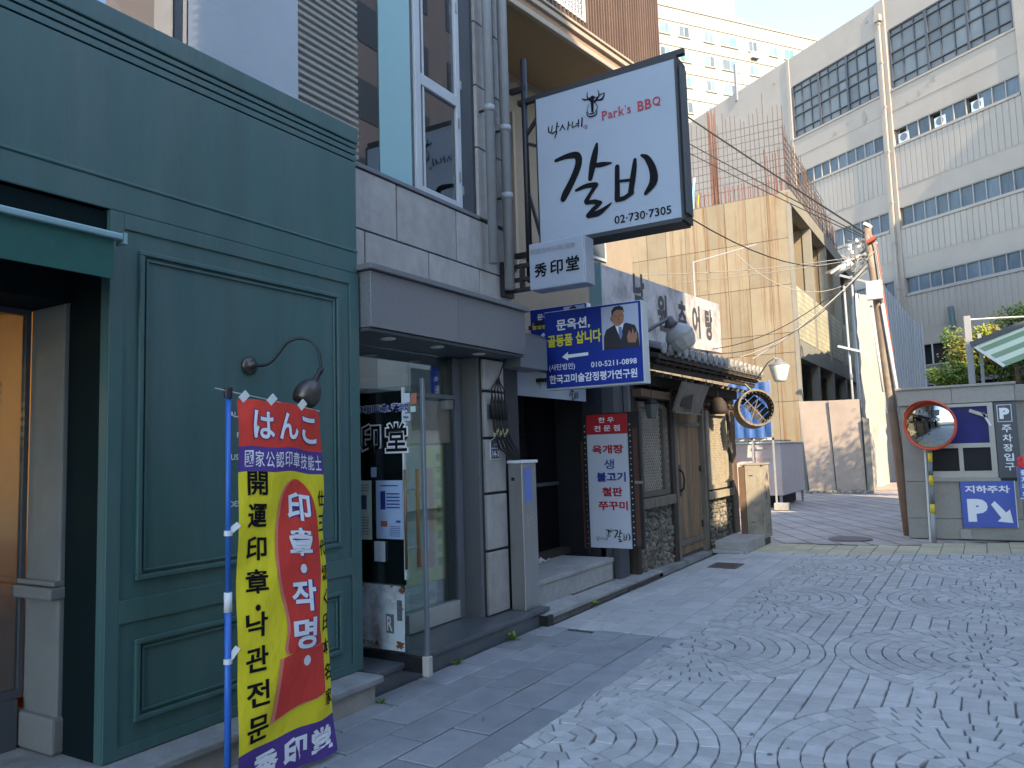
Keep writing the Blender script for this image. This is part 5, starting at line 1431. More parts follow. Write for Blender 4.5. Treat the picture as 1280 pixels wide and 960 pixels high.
MB().lathe([(.183, .162), (.165, .24), (.13, .31), (.10, .33), (0, .335)], (-3.15, 9.12, 3.05), ax, 10).build('glass_bowl', mat('cloudy_glass', (.42, .41, .37), .25, bump=0), fl)
am = thing('antenna_pole', 'thin bent metal wire pole standing on the tavern roof', 'pole', (-4.2, 13.4, 3.3))
MB().tube([(-4.2, 13.4, 3.1), (-4.2, 13.4, 4.86)], .022, 8).build('upright', PIPE, am)
MB().tube([(-4.2, 13.4, 4.85), (-3.3, 14.4, 5.25)], .012, 6).build('stay_arm', PIPE, am)

# stone block, cabinet
bl = thing('stone_block_step', 'pale stone block step on the ground by the far post of the tavern', 'stone', (-3.25, 12, 0))
MB().prism([(-3.50, 11.52, .0), (-3.02, 11.52, 0), (-3.00, 12.5, 0), (-3.50, 12.6, 0)], (0, 0, .17)).build('stone', STEPL, bl, bevel=.012)
MB().prism([(-3.50, 11.40, .0), (-3.06, 11.40, 0), (-3.06, 11.515, 0), (-3.50, 11.515, 0)], (0, 0, .045)).build('lower_stone', STEPL, bl, bevel=.008)
ca = thing('worn_cream_cabinet', 'tall worn cream metal cabinet with peeling paint standing at the alley mouth', 'cabinet', (-3.15, 12.8, 0))
box('cabinet_front', CREAMB, ca, -3.255, -3.02, 12.50, 12.53, .10, 1.25)
box('cabinet_body', CREAMB, ca, -3.25, -2.985, 12.531, 12.93, .11, 1.24, bevel=.004)
box('side_board', ORWOOD, ca, -3.36, -3.262, 12.50, 12.60, .10, 1.22)
box('side_board', CREAMB, ca, -3.365, -3.25, 12.61, 12.68, .10, 1.26)
mb = MB()
for i in range(26):
    blot_y = rnd.uniform(12.56, 12.9); zz_ = rnd.uniform(.2, 1.15); r_ = rnd.uniform(.01, .035)
    mb.add([(-2.984, blot_y + r_ * math.cos(t * 1.05) * rnd.uniform(.5, 1), zz_ + 2 * r_ * math.sin(t * 1.05)) for t in range(6)], [tuple(range(6))])
mb.build('peeled_paint', mat('peeled_dark', (.09, .08, .07), .9), ca, kind='stuff')
for z_ in (.35, 1.08): box('door_slot', WOODD, ca, -3.19, -3.14, 12.494, 12.499, z_, z_ + .012)
box('cabinet_lid', CREAMB, ca, -3.27, -2.97, 12.49, 12.94, 1.252, 1.275)
for z_ in (-3.24, -3.04): box('cabinet_foot', BLACK, ca, z_, z_ + .03, 12.52, 12.9, .0, .10)
# ================================================================== BEIGE BUILDING
bb = thing('beige_balcony_building', 'sunlit beige brick building with an overhanging balcony and dark vertical slats', 'building', (-5.6, 10, 0), R(81.4))
def lb(nm, m, par, x0, x1, y0, y1, z0, z1, bevel=0, **k):
    return MB().box(x0, x1, y0, y1, z0, z1).build(nm, m, par, local=True, bevel=bevel, **k)
lb('wall', BEIGE, bb, -4, 2.95, 0, 6, 0, 12)
lb('wall_string_course', TRIMB, bb, -4, 2.96, -.015, -.001, 4.42, 4.46)
lb('balcony_slab', SOFF, bb, -4, 2.04, -1.19, -.001, 7.22, 7.42)
lb('edge_trim', TRIM, bb, -4, 2.06, -1.26, -1.191, 7.16, 7.235, bevel=.01)
lb('edge_trim', TRIMB, bb, -4, 2.05, -1.23, -1.191, 7.237, 7.34)
lb('edge_trim', TRIM, bb, -4, 2.06, -1.28, -1.191, 7.342, 7.41, bevel=.01)
lb('edge_trim', TRIMB, bb, -4, 2.05, -1.25, -1.191, 7.412, 7.455)
lb('balcony_floor', TRIM, bb, -4, 2.05, -1.28, -.001, 7.457, 7.49)
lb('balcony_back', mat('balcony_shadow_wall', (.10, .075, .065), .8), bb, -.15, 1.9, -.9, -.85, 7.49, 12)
n_ = 30
for i in range(n_):
    s_ = -.12 + i * (2.10 / (n_ - 1))
    lb('slat', SLAT, bb, s_ - .014, s_ + .014, -1.26, -1.19, 7.50, 11.8)
for z_ in (7.55, 9.2, 10.9): lb('slat_rail', SLAT, bb, -.14, 2.0, -1.18, -1.15, z_, z_ + .05)
gp = lb('white_grid_panel', WHITEF, bb, -.19, -.15, -1.24, -1.20, 7.62, 9.6)
lb('grid_frame', WHITEF, gp, -2.0, -.19, -1.24, -1.20, 7.62, 7.66)
mb = MB()
for i in range(24): mb.box(-1.99 + i * .078, -1.98 + i * .078, -1.225, -1.215, 7.66, 9.6)
for i in range(24): mb.box(-1.99, -.19, -1.228, -1.218, 7.70 + i * .078, 7.708 + i * .078)
mb.build('grid_wires', WHITEF, gp, local=True, kind='stuff')
lb('panel_backing', mat('pale_grey_sheet', (.42, .44, .48), .6), gp, -1.98, -.19, -1.19, -1.185, 7.66, 9.6)
mb = MB()
for i in range(20): mb.box(-1.98 + i * .092, -1.955 + i * .092, -1.25, -1.21, 7.49, 7.62)
mb.build('balcony_baluster', SLAT, bb, local=True)
lb('wall_downpipe', TRIM, bb, -.42, -.37, -.06, -.01, 4.2, 6.6)
wn = lb('window', WHITEF, bb, 1.55, 2.05, -.03, .0, 4.75, 5.25); lb('window_pane', WPANE, wn, 1.60, 2.0, -.034, -.031, 4.80, 5.20)

# ================================================================== CONCRETE FRAME BUILDING
cc = thing('unfinished_concrete_building', 'unfinished tan concrete building with rust streaks, open floors and rebar on top', 'building', (-8, 28, 0))
CX = -5.22; CY = 28.0
box('core_wall', mat('dark_concrete_joint', (.10, .085, .06), .9), cc, -13, CX - .10, CY + .02, CY + .45, 0, 10.48)
zr = [0, 1.5, 3.05, 4.75, 5.45, 7.15, 8.8, 10.45]
xr = [CX]
while xr[-1] > -12.6: xr.append(xr[-1] - .76)
for i in range(len(xr) - 1):
    for j in range(len(zr) - 1):
        box('concrete_panel', CONC, cc, xr[i + 1] + .007, xr[i] - .007 - (.0 if i else -.0), CY - .02 + rnd.uniform(-.004, .004), CY + .02, zr[j] + .008, zr[j + 1] - .008)
box('corner_column', CONC2, cc, CX - .09, CX + .03, CY - .03, CY + .22, 0, 10.0)
box('roof_edge_beam', CONC2, cc, -5.55, CX + .05, CY - .0, 44.2, 10.0, 10.52)
box('roof_slab', CONC, cc, -13, -5.56, CY + .46, 44, 10.2, 10.5)
for y_ in (31.7, 35.15, 38.75, 42.6):
    box('column', CONC2, cc, -5.5, CX + .02, y_, y_ + .30, 0, 9.99)
for z0, z1 in ((5.16, 5.5), (7.15, 7.45)): box('floor_slab', CONC2 if z0 > 6 else CONCG, cc, -9.5, CX - .03, CY + .46, 44, z0 - .25, z1 - .25)
box('back_wall', CONC, cc, -7.7, -7.6, CY + .46, 44, 5.26, 9.99)
for y_ in (31.75, 35.2, 38.8): box('cross_wall', CONC, cc, -7.6, -5.51, y_, y_ + .2, 7.21, 9.99)
box('end_wall', CONCG, cc, -9.5, CX, 44, 44.3, 0, 10.5)
BRK = brick_mat('green_grey_blockwork', (.40, .385, .28), (.34, .33, .25), (.20, .19, .15), 1.0, bw=.45, rh=.20, mortar=.012, axes='YZ')
for a, b in ((28.22, 31.70), (32.0, 35.15), (35.45, 38.75), (39.05, 42.6), (42.9, 44)):
    box('blockwork_infill', BRK, cc, CX - .22, CX - .02, a, b, 5.26, 7.16)
box('first_floor_beam', CONCG, cc, CX - .3, CX + .04, 28.22, 44, 4.55, 5.0)
box('lower_back_wall', DARKIN, cc, -9.5, -9.4, CY + .46, 44, 0, 4.9)
for a, b in ((30.6, 31.0), (34.6, 35.0), (38, 38.4)): box('inner_column', CONCG, cc, -6.2, -5.8, a, b, 0, 4.54)
for i in range(5): MB().bar((-5.9, 36 + i * 1.2, 4.8), (-6.8, 32.5 + i * 1.3, 1.0), .05, .05).build('inclined_prop', CONCG, cc)
# rebar
mb = MB(); q = random.Random(5)
for i in range(44):
    x = -5.32 - i * .165
    h = 3.1 + q.uniform(-.15, .25) + (0.5 if i % 9 == 4 else 0)
    mb.tube([(x, CY + .2, 10.4), (x + q.uniform(-.03, .03), CY + .2, 10.5 + h)], .012, 4)
for j in range(9):
    z_ = 10.95 + j * .28
    mb.tube([(-5.3, CY + .22, z_ + q.uniform(-.03, .03)), (-12.4, CY + .22, z_ + q.uniform(-.03, .03))], .010, 4)
mb.build('rebar_mesh', REBARD, cc, kind='stuff')
mb = MB()
for i in range(7):
    x = -8.05 + .045 * i; mb.tube([(x, CY + .4 + .03 * (i % 3), 10.4), (x + q.uniform(-.02, .02), CY + .4, 14.3 - .1 * (i % 3))], .022, 5)
for i in range(46):
    x = -5.3 - i * .155 + q.uniform(-.03, .03); mb.tube([(x, CY + .05, 10.4), (x + q.uniform(-.04, .04), CY + .05, 10.85 + q.uniform(0, .3))], .022, 5)
for i in range(6):
    x = -5.6 - i * .1; mb.tube([(x, CY + .6, 10.4), (x, CY + .6, 12.2 + q.uniform(-.2, .2))], .018, 5)
mb.build('rusty_starter_bars', REBAR, cc, kind='stuff')
mb = MB()
for i in range(60):
    y_ = 28.3 + i * .2; h = max(1.1, 2.6 - i * .022) + q.uniform(-.2, .2)
    mb.tube([(CX - .15, y_, 10.4), (CX - .15 + q.uniform(-.05, .05), y_ + q.uniform(-.04, .04), 10.5 + h)], .013, 4)
for j in range(8): mb.tube([(CX - .13, 28.3, 10.9 + .25 * j), (CX - .13, 40.2 - j * .5, 10.8 + .23 * j)], .012, 4)
mb.build('rebar_mesh', REBARD, cc, kind='stuff')
for x, m_, h in ((-9.95, mat('pale_blue_hose', (.25, .50, .55), .5), 1.5), (-9.60, mat('yellow_hose', (.6, .42, .05), .5), 1.4), (-8.7, MATS['pale_blue_hose'], 1.2), (-8.55, MATS['yellow_hose'], .5)):
    MB().tube([(x, CY + .1, 10.45), (x + .04, CY + .1, 10.5 + h * .5), (x + .12, CY + .12, 10.5 + h)], .045, 7).build('conduit_hose', m_, cc)
for x in (-10.35, -10.05): MB().box(x, x + .14, CY + .15, CY + .25, 12.3, 12.9).build('black_junction_box', BLACK, cc)

# ================================================================== OLD FACTORY-LIKE BUILDING (local frame: x along the wall, -y towards the street)
PF = (-2.8458, 45.3191, 0)
fb = thing('old_office_block', 'large cream office block with corrugated bands, ribbon windows and tall gridded windows', 'building', PF, R(-34.1))
lb('wall_core', FACT, fb, -18, 16, .35, 14, 0, 25.6)
lb('roof_coping', FACT, fb, -18.05, 16, .20, 14.2, 25.602, 25.72)
# window zones: piers and spandrels are separate slabs so the windows sit back
def band(z0, z1, m=FACT, segs=((-18, -7.2), (-7.05, -.62), (.10, 6.70), (7.3, 16))):
    pass
def wall(x0, x1, z0, z1, y=0.0, m=FACT, nm='wall_panel'): return lb(nm, m, fb, x0, x1, y, .349, z0, z1)
wall(-18, -7.25, 0, 25.6)
for x0, x1 in ((-.62, -.02), (6.72, 7.35)): wall(x0, x1, 0, 25.6, -.10, nm='pilaster')
wall(-7.25, -7.02, 0, 25.6, -.06, nm='pilaster')
def corr(x0, x1, z0, z1):
    mb = MB(); n_ = int((x1 - x0) / .30); dx = (x1 - x0) / n_
    vs = []; fs = []
    P_ = []
    for i in range(n_):
        a = x0 + i * dx
        P_ += [(a, -.03), (a + dx * .80, -.03), (a + dx * .86, .0), (a + dx * .94, .0)]
    P_.append((x1, -.03))
    for p in P_: vs += [(p[0], p[1], z0), (p[0], p[1], z1)]
    for i in range(len(P_) - 1): fs.append((2 * i, 2 * i + 2, 2 * i + 3, 2 * i + 1))
    mb.add(vs, fs)
    mb.box(x0, x1, .035, .34, z0, z1)
    return mb.build('corrugated_panel', FACTC, fb, local=True)
def ribbon(x0, x1, z0, z1, pane=.64, dark=()):
    f = lb('ribbon_window', MULL, fb, x0, x1, .02, .10, z0, z0 + .06)
    lb('window_sill', FACT, f, x0 - .02, x1 + .02, -.08, .34, z0 - .12, z0 - .001)
    lb('window_head', MULL, f, x0, x1, .02, .10, z1 - .04, z1)
    n_ = max(1, round((x1 - x0) / pane)); dx = (x1 - x0) / n_
    for i in range(n_):
        a = x0 + i * dx
        lb('pane', DARKIN if i in dark else WPANE, f, a + .02, a + dx - .02, .31 if i in dark else .11, .33 if i in dark else .13, z0 + .06, z1 - .04)
        lb('mullion', MULL, f, a + dx - .02, a + dx + .02, .03, .11, z0 + .06, z1 - .04)
def biggrid(x0, x1, z0, z1, bays):
    f = lb('grid_window', WFRAMED, fb, x0, x1, .03, .14, z0, z0 + .07)
    lb('grid_head', WFRAMED, f, x0, x1, .03, .14, z1 - .07, z1)
    bw = (x1 - x0) / bays
    hs = [0, .13, .42, .60, .88, 1.0]
    for b_ in range(bays):
        a = x0 + b_ * bw
        lb('grid_post', WFRAMED, f, a - .06, a + .06, .0, .14, z0 + .07, z1 - .07)
        for c_ in range(3):
            ca, cb2 = a + bw * c_ / 3, a + bw * (c_ + 1) / 3
            if c_: lb('grid_bar', WFRAMED, f, ca - .025, ca + .025, .05, .13, z0 + .07, z1 - .07)
            for h_ in range(5):
                za, zb = z0 + (z1 - z0) * hs[h_], z0 + (z1 - z0) * hs[h_ + 1]
                lb('pane', WPANEG, f, ca + .03, cb2 - .03, .12 + rnd.uniform(-.01, .01), .145, za + .03, zb - .03)
    lb('grid_post', WFRAMED, f, x1 - .08, x1, .0, .14, z0 + .07, z1 - .07)
    for h_ in (1, 2, 3, 4):
        zc = z0 + (z1 - z0) * hs[h_]; t_ = .035 if h_ in (2, 3) else .02
        for b_ in range(bays):
            a = x0 + b_ * bw
            lb('grid_bar', WFRAMED, f, a + .061, a + bw - .061, .02, .12, zc - t_, zc + t_)
for x0, x1 in ((-7.02, -.62), (-.02, 6.72), (7.35, 16)):
    nb_ = 3 if x1 < 10 else 4
    wall(x0, x1, 23.75, 25.6)
    biggrid(x0 + .12, x1 - .12, 20.42, 23.75, nb_)
    wall(x0, x0 + .12, 20.42, 23.75); wall(x1 - .12, x1, 20.42, 23.75)
    wall(x0, x1, 18.20, 20.30); wall(x0, x1, 20.30, 20.418, -.05, nm='string_course'); wall(x0, x1, 19.22, 19.26, -.02, nm='string_course')
    dk = {0: (), 1: (0, 3, 6), 2: ()}[0 if x0 < -5 else (1 if x0 < 5 else 2)]
    ribbon(x0 + .1, x1 - .1, 17.30, 18.20, dark=dk); corr(x0, x1, 14.95, 17.17); wall(x0, x1, 13.90, 14.95, -.01)
    ribbon(x0 + .1, x1 - .1, 12.85, 13.90); corr(x0, x1, 11.15, 12.72); wall(x0, x1, 10.12, 11.15, -.01)
    ribbon(x0 + .1, x1 - .1, 9.25, 10.12, dark=(3,) if x0 < -5 else ()); corr(x0, x1, 7.35, 9.12); wall(x0, x1, 6.45, 7.35, -.01)
    if x0 > -1 and x0 < 5:
        wall(x0, .45, 0, 6.45); wall(6.2, x1, 0, 6.45)
        lb('open_bay_dark', DARKIN, fb, .45, 6.2, .33, .345, 0, 6.45)
        lb('bay_parapet', MGREY, fb, .45, 6.2, -.05, .1, 4.35, 5.35); lb('parapet_cap', FACT, fb, .45, 6.2, -.08, .12, 5.352, 5.42)
        for s_ in (1.2, 2.6): lb('bay_post', WHITEF, fb, s_, s_ + .05, -.02, .04, 5.42, 6.45)
        lb('lower_parapet', DGREY, fb, .45, 6.2, -.05, .1, 2.2, 3.4)
    else: wall(x0, x1, 0, 6.45)
mb = MB(); 
for x, z_, s_ in ((-1.8, 19.6, .28), (-3.9, 19.5, .14), (-3.0, 19.75, .08), (1.6, 19.5, .12), (.9, 19.3, .1), (2.4, 19.9, .16), (-8.4, 24.6, .12), (-1.2, 24.9, .1)):
    n_ = 9; mb.add([(x + s_ * rnd.uniform(.4, 1.3) * math.cos(t * .698), -.03 if 18 < z_ < 21 else -.03, z_ + s_ * 1.3 * rnd.uniform(.4, 1.3) * math.sin(t * .698)) for t in range(n_)], [tuple(range(n_))])
mb.build('flaked_patch', PATCH, fb, local=True, kind='stuff')
# downpipe of the block
dpp = lb('downpipe', FACT, fb, -.37, -.25, -.26, -.14, 0, 24.4)
for z_ in (7, 9.5, 12, 14.2, 17, 19.5, 22, 24.2): lb('pipe_collar', PATCH, dpp, -.39, -.23, -.28, -.11, z_, z_ + .12)
lb('pipe_hopper', FACT, dpp, -.48, -.14, -.34, -.11, 24.4, 24.75)
def ac(lab, s_, z_, par_loc=None):
    M_ = Matrix.Translation(PF) @ Matrix.Rotation(R(-34.1), 4, 'Z')
    p = M_ @ Vector((s_, .27, z_))
    t = thing('outdoor_air_conditioner', lab, 'air conditioner', tuple(p), R(-34.1), group='air conditioners on the cream office block')
    lb('unit_case', WPLAS, t, -.31, .31, -.2, .0, 0, .50, bevel=.01)
    MB().lathe([(.20, 0), (.21, .01), (.17, .012), (.03, .004), (0, .004)], (0, -.2, .26), (0, -1, 0), 16).build('fan_grille', MGREY, t, local=True)
    lb('unit_bracket', BLACK, t, -.3, .3, -.18, .0, -.02, -.001)
ac('white air conditioner in the dark leftmost ribbon window opening under the tall gridded windows', .48, 17.38)
ac('white air conditioner in the middle dark ribbon window opening of the cream block', 2.58, 17.38)
ac('white air conditioner in the right dark ribbon window opening of the cream block', 4.55, 17.38)

# ================================================================== PALE APARTMENT BLOCK
PA = (-24.2765, 92.0274, 0)
ap = thing('pale_apartment_block', 'tall pale sunlit apartment block far behind with rows of small windows', 'building', PA, R(53.88))
lb('wall', APT, ap, -45, 40, 0, 16, 0, 54.2)
lb('roof_coping', APT, ap, -45, 40, -.12, 16, 54.21, 54.45)
st_ = lb('stair_tower', APT, ap, -14, 5.0, 2.5, 12, 54.46, 59.5); lb('tower_cornice', APT, st_, -14.2, 5.35, 1.9, 12, 55.6, 56.3)
lb('roof_parapet', APT, ap, -9.5, 5.0, 1.2, 2.4, 54.46, 55.9)
rows_ = [52.2, 49.1, 45.95, 42.75, 39.6, 36.4, 33.2]
cols_ = [(-14.5, 1.5), (-11.5, 1.6), (-8.55, 1.5), (-5.75, 1.55), (-2.1, 1.45), (.46, 2.45), (4.68, 1.4), (7.9, 1.4), (10.4, 1.6), (13.6, 1.5), (17, 1.5)]
lights = APTT
for r_i, zt in enumerate(rows_):
    lb('string_course', APT, ap, -45, 40, -.10, -.001, zt + .30, zt + .42)
    for ci, (s_, w_) in enumerate(cols_):
        f = lb('window', WHITEF, ap, s_, s_ + w_, -.04, -.001, zt - 1.4, zt)
        lb('pane', WPANE if (ci + r_i) % 3 == 0 else APTT, f, s_ + .08, s_ + w_ / 2 - .03, -.05, -.041, zt - 1.32, zt - .08)
        lb('pane', APTT if (ci * 2 + r_i) % 3 else WPANE, f, s_ + w_ / 2 + .03, s_ + w_ - .08, -.05, -.041, zt - 1.32, zt - .08)
        lb('window_sill', APT, f, s_ - .1, s_ + w_ + .1, -.16, -.001, zt - 1.52, zt - 1.401)
def ac2(lab, s_, z_):
    M_ = Matrix.Translation(PA) @ Matrix.Rotation(R(53.88), 4, 'Z'); p = M_ @ Vector((s_, -.05, z_))
    t = thing('outdoor_air_conditioner', lab, 'air conditioner', tuple(p), R(53.88), group='air conditioners on the pale apartment block')
    lb('unit_case', WPLAS, t, -.5, .5, -.45, 0, 0, .75); MB().lathe([(.28, 0), (.28, .02), (.0, .02)], (0, -.45, .38), (0, -1, 0), 14).build('fan_grille', MGREY, t, local=True)
    lb('unit_bracket', DGREY, t, -.5, .5, -.42, 0, -.12, -.001)
ac2('white air conditioner hung under a window of the top row of the pale apartment block', 5.4, 49.9)
ac2('dark air conditioner lower on the pale apartment block just above the grey diagonal roofline', -1.3, 41.0)
pl_ = thing('roof_mast', 'short grey mast rising above the sloping cream roofline', 'mast', (-12.2, 51.5, 25.6))
MB().tube([(-12.6, 52.0, 25.0), (-12.6, 52.0, 27.6)], .16, 8).build('mast_tube', MGREY, pl_)

# ================================================================== ALLEY: panels, bin, tarpaulin wall, pipes
def panel(lab, pts, m=PLY):
    t = thing('plywood_panel', lab, 'panel', tuple(Vector(pts[0])), group='plywood panels closing the building site')
    MB().prism(pts, (0, .05, 0)).build('sheet', m, t)
    return t
t = panel('left leaning pinkish plywood site panel with sunlit corner', [(-4.87, 26.5, .0), (-4.07, 26.5, .02), (-4.17, 26.7, 2.93), (-5.08, 26.7, 2.96)])
t = panel('right pinkish plywood site panel dappled with leaf shadow, beside the white tarpaulin wall', [(-4.03, 26.45, .03), (-3.19, 26.45, .08), (-3.23, 26.6, 2.92), (-4.14, 26.6, 2.93)])
db = thing('site_rubble', 'strip of dirt and rubble along the foot of the plywood panels', 'rubble', (-4, 26.3, 0))
mb = MB()
for i in range(160):
    c = Vector((rnd.uniform(-5, -3.0), rnd.uniform(25.9, 26.4), rnd.uniform(0, .06))); r_ = rnd.uniform(.02, .07)
    mb.add([c + Vector((math.cos(t * 1.57) * r_, math.sin(t * 1.57) * r_, 0)) for t in range(4)] + [c + Z * r_], [(t, (t + 1) % 4, 4) for t in range(4)])
mb.build('rubble', RUBBLE, db, kind='stuff')
bn2 = thing('storage_bin', 'large pinkish grey box bin with faded red lettering in front of the concrete wall', 'bin', (-4.8, 21, 0))
box('bin_body', BIN, bn2, -5.45, -4.30, 20.0, 22.8, .30, 1.60, bevel=.02)
box('bin_lid', WPLAS, bn2, -5.48, -4.27, 19.96, 22.84, 1.602, 1.64, bevel=.01)
box('bin_leg', PIPE, bn2, -4.40, -4.34, 20.05, 20.11, 0, .30); box('bin_leg', PIPE, bn2, -5.35, -5.29, 20.05, 20.11, 0, .30); box('bin_leg', PIPE, bn2, -4.38, -4.32, 22.6, 22.66, 0, .30)
box('bin_handle', WPLAS, bn2, -4.98, -4.72, 19.955, 19.999, 1.46, 1.52)
text('분리수거', (-5.0, 19.996, 1.15), X, Z, mat('faded_red', (.55, .25, .24), .7), bn2, w=.45, h=.10)
box('under_box', DARKIN, bn2, -5.3, -4.5, 20.5, 22.5, .02, .29)
cbk = thing('concrete_block', 'small pale concrete block on the alley floor in front of the bin', 'block', (-4.15, 20, 0))
box('block', STEPL, cbk, -4.38, -4.05, 19.3, 19.55, 0, .17, bevel=.01)
bt_ = thing('blue_tarpaulin_sheet', 'blue tarpaulin stretched on a frame behind the round wooden drum', 'tarpaulin', (-4.9, 19, 0))
mb = MB(); vs = []; nx_, nz_ = 14, 8
for j in range(nz_ + 1):
    for i in range(nx_ + 1):
        vs.append((-5.35 + 1.0 * i / nx_, 19.4 + .05 * math.sin(i * 1.7 + j * .4), 1.75 + 1.35 * j / nz_))
mb.add(vs, [(j * (nx_ + 1) + i, j * (nx_ + 1) + i + 1, (j + 1) * (nx_ + 1) + i + 1, (j + 1) * (nx_ + 1) + i) for j in range(nz_) for i in range(nx_)])
mb.build('tarpaulin', BLUET, bt_, smooth=True)
for x in (-5.35, -4.85, -4.35): box('frame_post', PIPE, bt_, x - .02, x + .02, 19.47, 19.51, 0, 3.15)
box('frame_rail', WHITEF, bt_, -5.37, -4.33, 19.47, 19.51, 1.68, 1.74)

tw = thing('tarpaulin_wall', 'tall white tarpaulin-covered wall along the right side of the alley', 'wall', (-3.1, 30, 0))
mb = MB(); vs = []; ny_, nz_ = 26, 20; q = random.Random(9)
for j in range(nz_ + 1):
    for i in range(ny_ + 1):
        yy = 26.6 + 12 * i / ny_; z_ = (6.3 + 1.6 * i / ny_) * j / nz_
        vs.append((-3.10 + .05 * math.sin(i * 1.9 + j * .25) + .03 * q.uniform(-1, 1) + (.10 * math.sin(i * .8) if j < 6 else 0), yy, z_))
mb.add(vs, [(j * (ny_ + 1) + i, j * (ny_ + 1) + i + 1, (j + 1) * (ny_ + 1) + i + 1, (j + 1) * (ny_ + 1) + i) for j in range(nz_) for i in range(ny_)])
mb.build('tarpaulin', TARP, tw, smooth=True)
box('end_board', CONC2, tw, -3.14, -2.98, 26.42, 26.58, 0, 2.3)
for y_ in (27, 30, 33, 36): box('wall_post', PIPE, tw, -3.32, -3.24, y_, y_ + .08, 0, 6)
for k_, (x, z1) in enumerate(((-3.42, 6.6), (-3.18, 6.9))):
    t = thing('scaffold_pole', ('left' if k_ == 0 else 'right') + ' thin vertical scaffold pole above the plywood panels', 'pole', (x, 26.75, 0), group='scaffold poles by the tarpaulin wall')
    MB().tube([(x + .02, 26.75, .0), (x - .04, 26.75, z1)], .035, 8).build('pole_tube', PIPE, t, smooth=True)
    for z_ in (2.2, 3.6): MB().tube([(x, 26.70, z_), (x, 26.70, z_ + .14)], .05, 8).build('coupler', MGREY, t)
t = thing('scaffold_rail', 'short sloping white rail clamped across the scaffold poles', 'rail', (-3.4, 26.7, 4.6))
MB().bar((-3.75, 26.66, 4.66), (-2.9, 26.66, 4.36), .09, .07).build('rail', WHITEF, t)
t = thing('scaffold_rail', 'upper short grey rail across the scaffold poles beside the utility pole', 'rail', (-3.2, 26.7, 6.7))
MB().bar((-3.55, 26.66, 6.95), (-2.6, 26.66, 6.55), .09, .07).build('rail', PIPE, t)

ts = thing('corrugated_screen', 'blue grey translucent corrugated sheet screen with slanted top behind the booth', 'screen', (-1.6, 20, 0))
mb = MB(); n_ = 34; x0_, x1_ = -1.86, -.98
vs = []
for i in range(n_ + 1):
    x = x0_ + (x1_ - x0_) * i / n_; zt = 5.45 - (x + 1.86) * 1.6 if x < -1.12 else 4.24
    vs += [(x, 20 + .018 * math.cos(i * math.pi), 2.2), (x, 20 + .018 * math.cos(i * math.pi), zt)]
mb.add(vs, [(2 * i, 2 * i + 2, 2 * i + 3, 2 * i + 1) for i in range(n_)])
mb.build('corrugated_sheet', TRANS, ts)
for z_ in (2.4, 3.25, 4.0): box('horizontal_rail', MGREY, ts, x0_, x1_, 20.03, 20.07, z_, z_ + .05)
box('screen_post', MGREY, ts, x0_, x0_ + .06, 20.03, 20.09, 2.2, 5.4); box('screen_post', MGREY, ts, x1_ - .06, x1_, 20.03, 20.09, 2.2, 4.2)

# ================================================================== UTILITY POLE
up_ = thing('utility_pole', 'leaning weathered utility pole with fittings, cable boxes and wires at the alley corner', 'utility pole', (-1.16, 14.6, 0))
PB, PT = Vector((-1.15, 14.6, 0)), Vector((-1.455, 14.6, 5.32))
def pp(z): return PB.lerp(PT, z / 5.32)
MB().tube([PB, pp(2), pp(4), PT], [.080, .076, .068, .062], 14).build('pole_shaft', POLEW, up_, smooth=True)
MB().tube([pp(0) + Vector((.0, -.02, 0)), pp(1.2) + Vector((0, -.02, 0)), pp(2.05) + Vector((0, -.02, 0))], [.084, .081, .079], 14).build('lower_sleeve', mat('orange_brown_sleeve', (.23, .135, .085), .8, var=.2, bump=.15), up_, smooth=True)
b_ = pp(4.15); MB().box(b_.x - .13, b_.x + .12, b_.y - .20, b_.y - .09, 3.98, 4.30).build('grey_meter_box', CLUT, up_, bevel=.01)
for off, m_, r_ in ((.095, CABLEW, .014), (.115, REDC, .012), (.075, CABLEW, .010)):
    MB().tube([pp(5.2) + X * off * .4 - Y * .05, pp(4.9) + X * off - Y * .06, pp(4.0) + X * (off + .01) - Y * .07, pp(3.0) + X * (off + .015) - Y * .06, pp(2.1) + X * off - Y * .06], r_, 6).build('riser_cable', m_, up_, smooth=True)
MB().tube([pp(3.9) + X * .08 - Y * .08, pp(2.0) + X * .13 - Y * .08], [.03, .03], 8).build('white_conduit', CLUT, up_, smooth=True)
MB().tube([pp(3.9) - X * .10 - Y * .05, pp(2.4) - X * .09 - Y * .05], [.022, .022], 8).build('white_conduit', CLUT, up_, smooth=True)
MB().bar(pp(4.85) - X * .75 + Z * -.28, pp(4.85) + X * .12, .05, .05).build('cross_arm', WOODG, up_)
MB().bar(pp(4.5) - X * .65 - Y * .3, pp(5.05) + Y * .25 + X * .1, .04, .04).build('cross_arm', PIPE, up_)
MB().tube([pp(4.55) - X * .62 - Y * .1 - Z * .02, pp(4.70) - X * .30 - Y * .1], .075, 12).build('white_splice_case', CLUT, up_, smooth=True)
q = random.Random(21)
for i in range(12):
    c = pp(4.9) + Vector((q.uniform(-.35, .0), q.uniform(-.15, .15), q.uniform(-.35, .15)))
    MB().lathe([(0, 0), (.02, 0), (.032, .02), (.02, .035), (.03, .05), (.0, .07)], c, (q.uniform(-1, 1), q.uniform(-1, 1), q.uniform(-.5, 1)), 8).build('insulator', CLUT, up_)
mb = MB()
